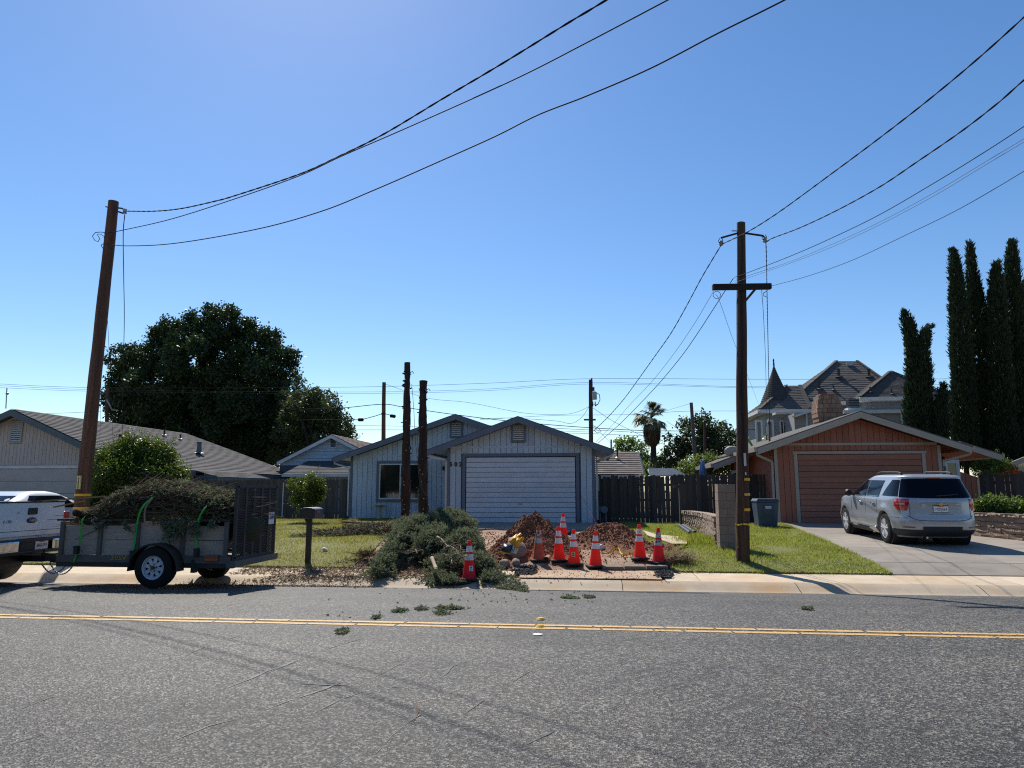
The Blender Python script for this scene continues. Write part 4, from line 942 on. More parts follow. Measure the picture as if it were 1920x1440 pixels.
# left pole hardware
br = MB(); br.tube([VD(222, 390, dL), VD(230, 391, dL-.1), VD(233, 394, dL-.1)], .02, 5); br.tube([VD(198, 387, dL), VD(206, 391, dL)], .014, 5); br.tube([VD(222, 397, dL), VD(231, 400, dL-.1)], .02, 5); br.build('bracket', M['metal_dark'], LP)
q = VD(234, 396, dL-.1); MB().lathe([(.001, -.06), (.05, -.05), (.04, 0), (.05, .05), (.001, .06)], tuple(q), 10).build('insulator', M['metal_grey'], LP)
lp = MB(); lp.tube([VD(197, 436, dL), VD(189, 435, dL), VD(179, 436, dL), VD(173, 443, dL), VD(178, 451, dL), VD(184, 453, dL), VD(187, 448, dL), VD(182, 439, dL), VD(189, 439, dL), VD(195, 443, dL), VD(196, 452, dL)], .009, 5)
lp.tube([VD(196, 457, dL), VD(191, 458, dL), VD(190, 461, dL), VD(194, 467, dL)], .009, 5); lp.build('cable_loop', M['cable'], LP)
# background poles
def bpole(label, pxb, pyb, pxt, pyt, d, r, m, group='distant utility poles'):
    B = VD(pxb, pyb, d); B.z = .3; T = VD(pxt, pyt, d); return pole('utility_pole', label, B, T, r*1.15, r*.85, m, 10, group, bumps=.01), B, T
P1, B1, T1 = bpole('distant brown pole with black cable splices between the oak and the stripped trunks', 719, 900, 720, 717, 46, .14, M['pole_red'])
for (a, b) in (((700, 781), (712, 779)),):
    pass
mb = MB(); mb.tube([VD(715, 776, 45.9), VD(723, 775, 45.9)], .06, 6); mb.build('bolt', M['metal_dark'], P1)
P2, B2, T2 = bpole('distant dark pole carrying a grey transformer right of the blue house gable', 1108, 900, 1107.5, 712, 46, .15, M['pole_old'])
q = VD(1114.5, 742, 45.7); MB().lathe([(.001, -.25), (.15, -.25), (.16, -.2), (.16, .22), (.1, .27), (.001, .28)], tuple(q), 14).build('transformer', M['metal_grey'], P2, smooth=40)
MB().tube([VD(1113, 733, 45.7), VD(1113, 726, 45.7)], .06, 8).build('bushing', M['metal_dark'], P2)
MB().tube([VD(1107.5, 716, 45.8), VD(1110, 709, 45.8)], .05, 6).build('pole_cap', M['metal_dark'], P2)
MB().beam(VD(1095, 787, 45.8), VD(1117, 787, 45.8), .12, .1).build('crossarm', M['pole_old'], P2)
mb = MB(); mb.beam(VD(1112, 753, 45.8), VD(1112, 762, 45.8), .03, .03); mb.beam(VD(1116, 753, 45.8), VD(1116, 762, 45.8), .06, .06); mb.beam(VD(1107, 758, 45.8), VD(1120, 758, 45.8), .04, .03)
mb.tube([VD(1118, 736, 45.7), VD(1124, 740, 45.7), VD(1125, 750, 45.7), VD(1121, 758, 45.7), VD(1117, 761, 45.7)], .025, 5); mb.tube([VD(1112, 798, 45.7), VD(1122, 803, 45.7), VD(1127, 809, 45.7), VD(1120, 812, 45.7), VD(1113, 806, 45.7)], .02, 5)
mb.build('pole_hardware', M['metal_dark'], P2)
P3_, B3, T3 = bpole('thin leaning bare pole in front of the dark round tree', 1308, 880, 1296, 755, 40, .11, M['fence_l'])
P4, B4, T4 = bpole('slim dark pole stub inside the dark round tree', 1322, 890, 1321, 790, 43, .09, M['pole_old'])
P5, B5, T5 = bpole('short dark pole with pale brace left of the big oak', 200, 900, 202, 728, 50, .14, M['pole_old'])
mb = MB(); mb.tube([VD(200, 749, 49.8), VD(210, 768, 49.8), VD(222, 770, 49.8)], .05, 5); mb.build('brace', M['metal_grey'], P5)
P6, B6, T6 = bpole('short thin metal mast behind the mossy roof', 1146, 860, 1146, 824, 48, .08, M['metal_grey'])
an = thing('antenna', 'thin antenna with a small round ball at the far left above the beige roof', 'antenna', tuple(VD(11, 770, 34)))
mb = MB(); mb.tube([VD(11, 766, 34), VD(13, 727, 34)], .025, 5); mb.build('mast', M['metal_grey'], an); mb = MB(); q = VD(13.5, 738, 34); mb.lathe([(.001, -.07), (.06, -.04), (.07, 0), (.06, .04), (.001, .07)], tuple(q), 10); mb.build('ball', M['metal_grey'], an)
# ---------------------------------------------------------------- wires
def catmull(P, k=8):
    P = [P[0]*2-P[1]]+P+[P[-1]*2-P[-2]]; out = []
    for i in range(1, len(P)-2):
        for j in range(k):
            t = j/k; a, b, c, d = P[i-1], P[i], P[i+1], P[i+2]
            out.append(.5*((2*b)+(c-a)*t+(2*a-5*b+4*c-d)*t*t+(3*b-a-3*c+d)*t**3))
    out.append(P[-2]); return out
def wire(label, pix, d0, d1, r=.012, key=0, m=None, twist=0, group=None, name='overhead_cable'):
    r *= .78
    a, b = pix[0][key], pix[-1][key]; P = []
    for p in pix:
        t = (p[key]-a)/(b-a); P.append(VD(p[0], p[1], 1/((1-t)/d0+t/d1)))
    P = catmull(P, 10); mb = MB(); m = m or M['cable']
    if twist:
        Q1, Q2 = [], []; s = 0; PP = []
        for p, q in zip(P, P[1:]):
            n = max(1, int((q-p).length/.09))
            for i in range(n): PP.append(p.lerp(q, i/n))
        PP.append(P[-1]); prev = PP[0]
        for i, p in enumerate(PP):
            s += (p-prev).length; prev = p; dd = (PP[min(i+1, len(PP)-1)]-PP[max(0, i-1)]).normalized(); u = dd.cross(Vector((0, 0, 1)))
            u = u.normalized() if u.length > .05 else Vector((1, 0, 0)); w = u.cross(dd); an_ = s*2*math.pi/twist
            o_ = (u*math.cos(an_)+w*math.sin(an_))*r*.5; Q1.append(p+o_); Q2.append(p-o_)
        mb.tube(Q1, r*.72, 5); mb.tube(Q2, r*.72, 5)
    else: mb.tube(P, r, 6)
    o = mb.build(name, m, smooth=True); return tag(o, label, 'cable', group or 'overhead cables')
wire('thick twisted cable from the top of the left pole, topmost across the sky', [(238, 396), (290, 396), (340, 391), (400, 378), (440, 367), (560, 327), (640, 291), (720, 251), (830, 185), (940, 120), (1060, 46), (1138, -1), (1260, -80), (1500, -250)], 16.55, 6.9, .017, twist=.55)
wire('plain black cable running just under the twisted one from the left pole', [(196, 438), (228, 432), (320, 411), (440, 373), (560, 330), (640, 293), (760, 241), (960, 151), (1100, 80), (1252, 0), (1500, -130), (1700, -240)], 16.5, 6.2, .011)
wire('lowest black cable sagging from the left pole to the top right', [(194, 457), (240, 461), (330, 456), (480, 430), (600, 397), (700, 357), (830, 300), (930, 255), (1010, 215), (1100, 180), (1220, 128), (1345, 63), (1473, -1), (1700, -120)], 16.5, 6.6, .012)
wire('twisted cable from the right pole top up to the right edge, highest', [(1353, 458), (1375, 448), (1405, 433), (1460, 398), (1560, 325), (1650, 258), (1740, 188), (1830, 113), (1920, 32), (2050, -90)], 14.8, 7.0, .014, twist=.5)
wire('twisted cable from the right pole top to the right edge, second from the top', [(1436, 454), (1450, 446), (1500, 427), (1570, 394), (1650, 350), (1720, 303), (1800, 248), (1870, 194), (1920, 150), (2050, 40)], 14.8, 7.5, .014, twist=.5)
wire('thin brown cable from above the crossarm to the right edge', [(1377, 520), (1400, 512), (1480, 481), (1560, 446), (1650, 402), (1750, 344), (1840, 289), (1920, 237), (2050, 150)], 14.9, 7.8, .008, m=M['cable'])
wire('upper of the two close thin grey cables right of the pole', [(1378, 526), (1400, 518), (1480, 491), (1560, 458), (1650, 416), (1750, 362), (1840, 308), (1920, 260), (2050, 180)], 14.9, 7.8, .0045, m=M['cable_g'])
wire('lower of the two close thin grey cables right of the pole', [(1378, 530), (1400, 522), (1480, 494), (1560, 463), (1650, 421), (1750, 368), (1840, 314), (1920, 266), (2050, 188)], 14.9, 7.8, .0045, m=M['cable_g'])
wire('thin cable from the crossarm end, lowest at the right edge', [(1440, 537), (1455, 534), (1520, 516), (1600, 487), (1700, 440), (1800, 391), (1920, 321), (2050, 240)], 14.8, 7.8, .006)
wire('twisted cable from the right pole to the right end of the blue house roof', [(1352, 460), (1335, 488), (1315, 522), (1285, 578), (1258, 625), (1230, 665), (1200, 707), (1170, 748), (1140, 782), (1113, 808)], 14.8, 25.5, .014, twist=.5)
wire('thin cable from the crossarm left end down towards the blue house', [(1338, 546), (1300, 610), (1260, 668), (1220, 718), (1180, 760), (1150, 795), (1117, 829)], 14.8, 25, .006)
wire('black cable from above the crossarm down to the blue house eave', [(1375, 522), (1361, 543), (1332, 588), (1310, 622), (1280, 665), (1240, 714), (1200, 757), (1160, 797), (1121, 831)], 14.9, 25, .011)
wire('thin guy cable crossing behind the right pole to the turret', [(1342, 552), (1350, 567), (1375, 638), (1400, 700), (1422, 757)], 14.9, 42, .006, key=1)
wire('thick vertical looking service cable hanging from the right pole bracket', [(1436, 454), (1437, 480), (1438, 540), (1440, 640), (1442, 740), (1443, 795)], 14.8, 27.0, .013, key=1, twist=.4)
wire('thin service cable left of the thick one beside the turret', [(1428, 542), (1432, 600), (1436, 700), (1437, 800)], 14.9, 27.0, .007, key=1)
ms = thing('service_mast', 'slim rusty service mast on the terracotta house roof', 'mast', tuple(VD(1443, 830, 27)))
MB().tube([VD(1443, 834, 27), VD(1443, 792, 27)], .035, 8).build('pipe', M['pole_red'], ms); MB().tube([VD(1443, 796, 27), VD(1440, 792, 26.9), VD(1441, 786, 27)], .03, 6).build('weather_head', M['metal_dark'], ms)
wire('blue black service cable hanging from the left pole bracket to the beige roof', [(234, 402), (231, 440), (232, 520), (233, 600), (231, 700), (229, 812)], 16.5, 31, .013, key=1)
wire('thin cable beside the left pole ending at the beige roof', [(201, 588), (204, 650), (205, 720), (210, 790), (213, 850)], 16.6, 30, .006, key=1)
wire('thin cable close behind the left pole', [(190, 690), (189, 760), (187, 840)], 17, 30, .005, key=1)
ms = thing('service_mast', 'short dark service mast rising through the shrub behind the left pole', 'mast', tuple(VD(229, 845, 31)))
MB().tube([VD(229, 870, 31), VD(230, 816, 31)], .035, 8).build('pipe', M['metal_dark'], ms); MB().box(*[v for q in [VD(230, 818, 31)] for v in (q.x-.12, q.x+.12, q.y-.1, q.y+.1, q.z-.1, q.z+.08)]).build('weather_head', M['metal_dark'], ms)
dist = 'distant power lines above the roofs'
for lab, pts, d, r in (
    ('highest distant line across the whole sky above the roofs', [(-60, 717), (190, 727), (640, 726), (900, 719), (1110, 710), (1400, 711), (1700, 711), (1980, 707)], 46, .014),
    ('second distant line, just under the highest', [(-60, 720), (190, 731), (640, 735), (900, 730), (1110, 717), (1400, 725), (1700, 722), (1980, 718)], 46, .012),
    ('third distant line of the upper set', [(-60, 724), (190, 734), (640, 738), (900, 733), (1110, 720), (1400, 727), (1700, 726), (1980, 722)], 46.2, .012),
    ('slack cable from the transformer pole sloping up left to the bare pole', [(1105, 762), (1080, 773), (1050, 777), (980, 774), (880, 755), (800, 746), (720, 719)], 45.8, .014),
    ('lower slack loop left of the transformer pole', [(1105, 762), (1090, 783), (1070, 794), (1040, 789), (960, 784), (900, 785)], 45.8, .016),
    ('thick cable through the bare pole falling towards the garage gable', [(560, 768), (640, 765), (718, 758), (760, 764), (850, 777), (960, 790), (1107, 802), (1250, 808), (1450, 805)], 45.8, .03),
    ('cable with black splice left of the bare pole', [(560, 788), (610, 787), (670, 787), (700, 781), (718, 776), (735, 779)], 45.8, .03),
    ('thin straight line crossing behind the stripped trunks', [(560, 806), (700, 806), (800, 806), (900, 805)], 50, .02),
    ('straight distant line below the transformer crossarm', [(900, 797), (1107, 806), (1250, 812), (1480, 810)], 50, .02),
    ('lowest straight distant line right of the transformer pole', [(1060, 812), (1107, 813), (1250, 818), (1400, 816)], 50, .018),
    ('distant line level with the palm crown', [(900, 787), (1040, 779), (1200, 777), (1290, 771), (1500, 771)], 47, .014),
    ('thin grey line falling left of the transformer pole foot', [(560, 797), (700, 798), (850, 802), (1107, 810)], 50, .014),
    ('line from the transformer pole falling right to the dish', [(1112, 765), (1150, 790), (1200, 815), (1250, 835), (1300, 845), (1360, 846)], 45.8, .016),
    ('thin line from transformer crossarm falling towards the mossy roof', [(1112, 800), (1130, 815), (1146, 832)], 46, .012),
    ('thin line from the leaning pole top towards the palm', [(1296, 756), (1250, 770), (1232, 776)], 42, .01),
    ('thin line from the palm down through the dark tree', [(1250, 790), (1275, 808), (1300, 845), (1325, 870)], 40, .012),
    ('pale line from the leaning pole down to the dish', [(1289, 805), (1310, 832), (1335, 846), (1350, 850)], 39, .02),
    ('thin line from the pole stub down to the dish', [(1322, 814), (1335, 835), (1347, 850)], 40, .012),
    ('line from the far left edge behind the reddish pole', [(-60, 776), (100, 775), (210, 770), (260, 770)], 50, .016),
    ):
    wire(lab, pts, d, d, r, group=dist, name='power_line')
for px, py, d in ((676, 787, 45.7), (736, 779.5, 45.7)):
    mb = MB(); a, b = VD(px-5, py, d), VD(px+6, py+(1.5 if px > 700 else 0), d); mb.tube([a, a.lerp(b, .1), a.lerp(b, .9), b], [.04, .11, .11, .04], 8); o = mb.build('splice_case', M['cable'])
    tag(o, 'black splice case on the cable '+('left' if px < 700 else 'right')+' of the distant bare pole', 'splice case', 'splice cases')
# ================================================================ VEHICLES
def flatmat(name, c, rough=.5, metal=0, spec=.5, coat=0, alpha=None):
    m, nt, N, L, B = _nt(name); B.inputs['Base Color'].default_value = _c(c); B.inputs['Roughness'].default_value = rough; B.inputs['Metallic'].default_value = metal
    B.inputs['Specular IOR Level'].default_value = spec; B.inputs['Coat Weight'].default_value = coat; B.inputs['Coat Roughness'].default_value = .04
    nz = N.new('ShaderNodeTexNoise'); nz.inputs['Scale'].default_value = 3.0; g = N.new('ShaderNodeNewGeometry'); L.new(g.outputs['Position'], nz.inputs['Vector'])
    mr = N.new('ShaderNodeMapRange'); mr.inputs[3].default_value = rough*.85; mr.inputs[4].default_value = min(1, rough*1.2); L.new(nz.outputs['Fac'], mr.inputs[0]); L.new(mr.outputs[0], B.inputs['Roughness'])
    return m
M['silver'] = flatmat('silver_car_paint', (.4, .41, .43), .36, .45, .5, .7)
M['whitecar'] = flatmat('white_car_paint', (.74, .76, .78), .35, 0, .5, 1.0)
M['tint'] = flatmat('tinted_car_glass', (.004, .006, .012), .06, 0, .12)
M['blackplastic'] = flatmat('black_plastic', (.018, .018, .02), .55)
M['greyplastic'] = flatmat('charcoal_plastic', (.035, .037, .042), .6, 0, .25)
M['tyre'] = flatmat('tyre_rubber', (.014, .014, .015), .85, 0, .3)
M['alloy'] = flatmat('alloy_rim', (.66, .67, .69), .3, .25)
M['chrome'] = flatmat('chrome', (.8, .8, .8), .1, 1)
M['redlens'] = flatmat('red_lens', (.42, .01, .02), .12, 0, .6, 1)
M['redlens2'] = flatmat('dark_red_lens', (.16, .004, .01), .15, 0, .6, 1)
M['plate'] = flatmat('licence_plate_white', (.75, .75, .76), .4)
M['ink'] = flatmat('dark_blue_lettering', (.02, .03, .09), .5)
M['redink'] = flatmat('red_lettering', (.55, .05, .05), .5)
M['gold'] = flatmat('gold_badge', (.7, .45, .15), .3, .6)
M['seam'] = flatmat('panel_seam', (.02, .022, .025), .8)
def textmesh(s, size, m, ext=.001):
    cu = bpy.data.curves.new('t', 'FONT'); cu.body = s; cu.size = size; cu.extrude = ext; cu.align_x = 'CENTER'; cu.align_y = 'CENTER'; cu.resolution_u = 2
    o = bpy.data.objects.new('t', cu); COL.objects.link(o); bpy.context.view_layer.update()
    me = bpy.data.meshes.new_from_object(o); bpy.data.objects.remove(o); me.materials.clear(); me.materials.append(m); return me
def lettering(s, size, m, parent, loc, rot, world=False, name='lettering', sx=1):
    o = link(name, textmesh(s, size, m), None); o.location = loc; o.rotation_euler = rot; o.scale = (sx, 1, 1); setparent(o, parent, world)
    if not world: o.parent = parent
    return o
class Body:
    """closed body lofted from horizontal slices: each slice is a superellipse plan outline"""
    def __init__(s, keys, n=5.0, flares=()):
        s.k = keys; s.n = n; s.fl = flares
    def at(s, z):
        K = s.k
        if z <= K[0][0]: return K[0][1:]
        for a, b in zip(K, K[1:]):
            if z <= b[0]:
                t = (z-a[0])/(b[0]-a[0]); return tuple(p+(q-p)*t for p, q in zip(a[1:], b[1:]))
        return K[-1][1:]
    def outline(s, z, m=96):
        yr, yf, hw, n = s.at(z); yc, a = (yr+yf)/2, (yf-yr)/2; out = []
        for i in range(m):
            t = 2*math.pi*i/m-math.pi/2; c, q = math.cos(t), math.sin(t)
            x = hw*math.copysign(abs(c)**(2/n), c); y = yc+a*math.copysign(abs(q)**(2/n), q); out.append(s.flare(x, y, z))
        return out
    def flare(s, x, y, z):
        for (fy, fz, r, amp) in s.fl:
            d = math.hypot(y-fy, z-fz)
            if z > fz-.3: x += math.copysign(amp*math.exp(-((d-r)/.09)**2), x)*min(1, abs(x)/.5)
        return (x, y, z)
    def side(s, y, z, sgn=-1, off=.006):
        yr, yf, hw, n = s.at(z); yc, a = (yr+yf)/2, (yf-yr)/2; u = min(.9999, abs((y-yc)/a)); x = sgn*(hw*(1-u**n)**(1/n)); x, y, z = s.flare(x, y, z); return (x+sgn*off, y, z)
    def rear(s, x, z, off=.006):
        yr, yf, hw, n = s.at(z); yc, a = (yr+yf)/2, (yf-yr)/2; u = min(.9999, abs(x/hw)); return (x, yc-a*(1-u**n)**(1/n)-off, z)
    def arc(s, d, z, off=.006):
        """point at arc distance d from the rear centre, negative = left side"""
        sg = -1 if d < 0 else 1; d = abs(d); pts = []
        yr, yf, hw, n = s.at(z); yc, a = (yr+yf)/2, (yf-yr)/2
        N_ = 60; prev = (0, yr); acc = 0
        seq = [(hw*math.sin(u*math.pi/2)**(2/n) if u > 0 else 0, yc-a*math.cos(u*math.pi/2)**(2/n)) for u in [((i/N_)) for i in range(N_)]]
        for i, p in enumerate(seq[1:]):
            l_ = math.hypot(p[0]-prev[0], p[1]-prev[1])
            if acc+l_ >= d:
                t = (d-acc)/l_; x, y = prev[0]+(p[0]-prev[0])*t, prev[1]+(p[1]-prev[1])*t
                nx, ny = (p[1]-prev[1])/l_, -(p[0]-prev[0])/l_
                x, y, z2 = s.flare(sg*x, y, z); return (x+sg*nx*off, y+ny*off, z)
            acc += l_; prev = p
        return (sg*hw, yc, z)
    def shell(s, name, m, parent, zs, arches=(), top=True):
        mb = MB(); n = 96; rings = [s.outline(z, n) for z in zs]
        vs = [p for r_ in rings for p in r_]; fs = [(i*n+k, i*n+(k+1) % n, (i+1)*n+(k+1) % n, (i+1)*n+k) for i in range(len(rings)-1) for k in range(n)]
        fs += [tuple(range(n))[::-1], tuple(range((len(rings)-1)*n, len(rings)*n))]
        mb.add(vs, fs); o = mb.build(name, m, None, smooth=32)
        if arches:
            c = MB()
            for (ay, az_, r) in arches: c.lathe([(.0001, -1.3), (r, -1.3), (r, 1.3), (.0001, 1.3)], (0, ay, az_), 40, 'x')
            co = c.build('cutter', m); b = o.modifiers.new('b', 'BOOLEAN'); b.operation = 'DIFFERENCE'; b.solver = 'EXACT'; b.object = co; b.use_self = False
            bpy.context.view_layer.update(); dg = bpy.context.evaluated_depsgraph_get(); me = bpy.data.meshes.new_from_object(o.evaluated_get(dg)); o.modifiers.clear(); o.data = me; bpy.data.objects.remove(co)
            me.polygons.foreach_set('use_smooth', [True]*len(me.polygons)); me.set_sharp_from_angle(angle=R(32))
        o.parent = parent; return o
def patch(fn, us, vs): return [[fn(u, v) for u in us] for v in vs]
def local(mb, name, m, parent, smooth=False, **k):
    o = mb.build(name, m, None, smooth=smooth, **k); o.parent = parent; return o
def wheel(parent, x, y, z, Rt, Rr, w, side, spokes='alloy', rimm=None):
    rimm = rimm or M['alloy']; s = side
    t = MB(); t.lathe([(Rr*.98, -w*.5), (Rt*.86, -w*.5), (Rt*.97, -w*.42), (Rt, -w*.25), (Rt, w*.25), (Rt*.97, w*.42), (Rt*.86, w*.5), (Rr*.98, w*.5), (Rr*.98, w*.3), (Rr*.98, -w*.5)], (x, y, z), 36, 'x')
    T = local(t, 'wheel', M['tyre'], parent, smooth=35)
    r_ = MB(); r_.lathe([(Rr, s*w*.5), (Rr*.93, s*w*.47), (Rr*.88, s*w*.2), (Rr*.88, -s*w*.4)], (x, y, z), 36, 'x'); 
    if spokes == 'alloy':
        for k in range(5):
            a = 2*math.pi*k/5+.3
            for da in (-.17, .17):
                p = (x+s*w*.42, y+math.cos(a)*Rr*.16, z+math.sin(a)*Rr*.16); q = (x+s*w*.45, y+math.cos(a+da)*Rr*.94, z+math.sin(a+da)*Rr*.94); r_.beam(p, q, Rr*.14, w*.12, (s, 0, 0))
        r_.lathe([(.0001, s*w*.5), (Rr*.14, s*w*.48), (Rr*.24, s*w*.38), (Rr*.24, s*w*.2)], (x, y, z), 16, 'x')
    elif spokes == 'trailer':
        r_.lathe([(Rr*.72, s*w*.36), (Rr*.74, s*w*.30), (Rr*.9, s*w*.28)], (x, y, z), 36, 'x')
        for k in range(8):
            a = 2*math.pi*k/8+.2; p = (x+s*w*.34, y+math.cos(a)*Rr*.3, z+math.sin(a)*Rr*.3); q = (x+s*w*.3, y+math.cos(a)*Rr*.88, z+math.sin(a)*Rr*.88); r_.beam(p, q, Rr*.3, w*.08, (s, 0, 0))
        r_.lathe([(.0001, s*w*.4), (Rr*.42, s*w*.38), (Rr*.44, s*w*.3)], (x, y, z), 24, 'x')
    else: r_.lathe([(.0001, s*w*.2), (Rr*.9, s*w*.18)], (x, y, z), 24, 'x')
    ro = local(r_, 'rim', rimm, T, smooth=35)
    h = MB()
    if spokes == 'trailer':
        h.lathe([(.0001, s*w*.62), (Rr*.14, s*w*.6), (Rr*.16, s*w*.38)], (x, y, z), 14, 'x')
        local(h, 'hub', flatmat('rusty_hub', (.12, .06, .03), .7), T); h = MB()
        for k in range(5):
            a = 2*math.pi*k/5+.5; h.lathe([(.0001, s*w*.46), (.011, s*w*.45), (.013, s*w*.38)], (x, y+math.cos(a)*Rr*.29, z+math.sin(a)*Rr*.29), 6, 'x')
        local(h, 'lug_nut', M['metal_dark'], T)
    d = MB(); d.lathe([(.0001, s*w*.05), (Rr*.88, s*w*.02)], (x, y, z), 24, 'x'); local(d, 'brake_disc', M['blackplastic'], T)
    return T
# ---------------------------------------------------------------- silver SUV
cx, cy = 8.12, 18.55
gz = lambda y: tz(cx, y)
S = thing('silver_car', 'silver suv parked nose in on the driveway of the terracotta house', 'car', (cx, cy, gz(cy)+.008), rz=R(-1.5))
S.rotation_euler = (math.atan2(gz(cy+2.86)-gz(cy), 2.86), 0, R(-1.5))
Rw = .365
B_ = Body([(.2, -.76, 3.55, .80, 6), (.3, -.9, 3.7, .875, 6), (.36, -.965, 3.76, .9, 6), (.5, -.985, 3.79, .918, 6), (.58, -.985, 3.79, .92, 6), (.66, -.975, 3.78, .918, 6), (.7, -.955, 3.76, .917, 6), (.85, -.935, 3.74, .917, 6), (.98, -.93, 3.68, .912, 6), (1.04, -.925, 3.5, .905, 6),
           (1.09, -.91, 3.15, .893, 6), (1.12, -.895, 2.78, .88, 6), (1.17, -.87, 2.62, .865, 6), (1.3, -.80, 2.32, .822, 6), (1.42, -.735, 2.02, .776, 6), (1.52, -.69, 1.75, .735, 6), (1.575, -.675, 1.55, .712, 6), (1.61, -.69, 1.4, .695, 6), (1.635, -.66, 1.25, .66, 6), (1.65, -.58, 1.12, .6, 5), (1.665, -.42, .95, .48, 4), (1.672, -.1, .6, .25, 3)],
          flares=[(0, .37, .47, .032), (2.857, .37, .47, .032)])
zs = [.2, .25, .3, .36, .42, .5, .58, .62, .66, .7, .76, .82, .88, .94, .98, 1.01, 1.04, 1.065, 1.09, 1.105, 1.12, 1.145, 1.17, 1.22, 1.27, 1.32, 1.37, 1.42, 1.47, 1.52, 1.55, 1.575, 1.595, 1.61, 1.625, 1.635, 1.645, 1.65, 1.658, 1.665, 1.672]
body = B_.shell('body', M['silver'], S, zs, [(0, Rw, .425), (2.857, Rw, .425)])
ins = MB(); ins.box(-.6, .6, -.7, 3.4, .22, .95); local(ins, 'underbody', M['blackplastic'], S)
# lower black cladding
def clad(z0, z1, d0, d1, off, nz=5, nd=30): return patch(lambda d, z: B_.arc(d, z, off), [d0+(d1-d0)*i/nd for i in range(nd+1)], [z0+(z1-z0)*j/nz for j in range(nz+1)])
mb = MB(); mb.grid(clad(.235, .395, -1.22, 1.22, .012)); mb.grid(clad(.395, .47, -.42, .42, .014, 3, 10)); 
cl = local(mb, 'lower_bumper_trim', M['greyplastic'], S, smooth=40)
for s in (-1, 1):
    mb = MB(); mb.grid(patch(lambda y, z: B_.side(y, z, s, .012), lin(.44, 2.42, 24), lin(.2, .36, 4))); local(mb, 'sill_trim', M['greyplastic'], S, smooth=40)
    mb = MB(); mb.tube([B_.side(y, .36, s, .02) for y in lin(.46, 2.4, 16)], .014, 6); local(mb, 'sill_strip', M['chrome'], S, smooth=True)
# glass
def zz(a, b, n=8): return lin(a, b, n)
mb = MB()
zb_ = lambda d: 1.125-.035*(1-(d/.8)**2)
P = []
for v in lin(0, 1, 10):
    row = []
    for u in lin(-1, 1, 24):
        lo = 1.135-.02*(1-u*u); hi = 1.565-.012*u*u; z = lo+(hi-lo)*v; dm = .88-.17*v; row.append(B_.arc(u*dm, z, .008))
    P.append(row)
mb.grid(P); RG = local(mb, 'rear_window', M['tint'], S, smooth=True)
mb = MB(); mb.beam((-.05, B_.rear(0, 1.17)[1]-.01, 1.165), (.42, B_.rear(.4, 1.19)[1]-.012, 1.2), .02, .03, (0, -1, 0)); local(mb, 'wiper', M['blackplastic'], RG)
mb = MB(); mb.grid(patch(lambda x, z: B_.rear(x, z, .02), lin(-.14, .14, 6), [1.562, 1.585])); local(mb, 'brake_light', M['redlens2'], S)
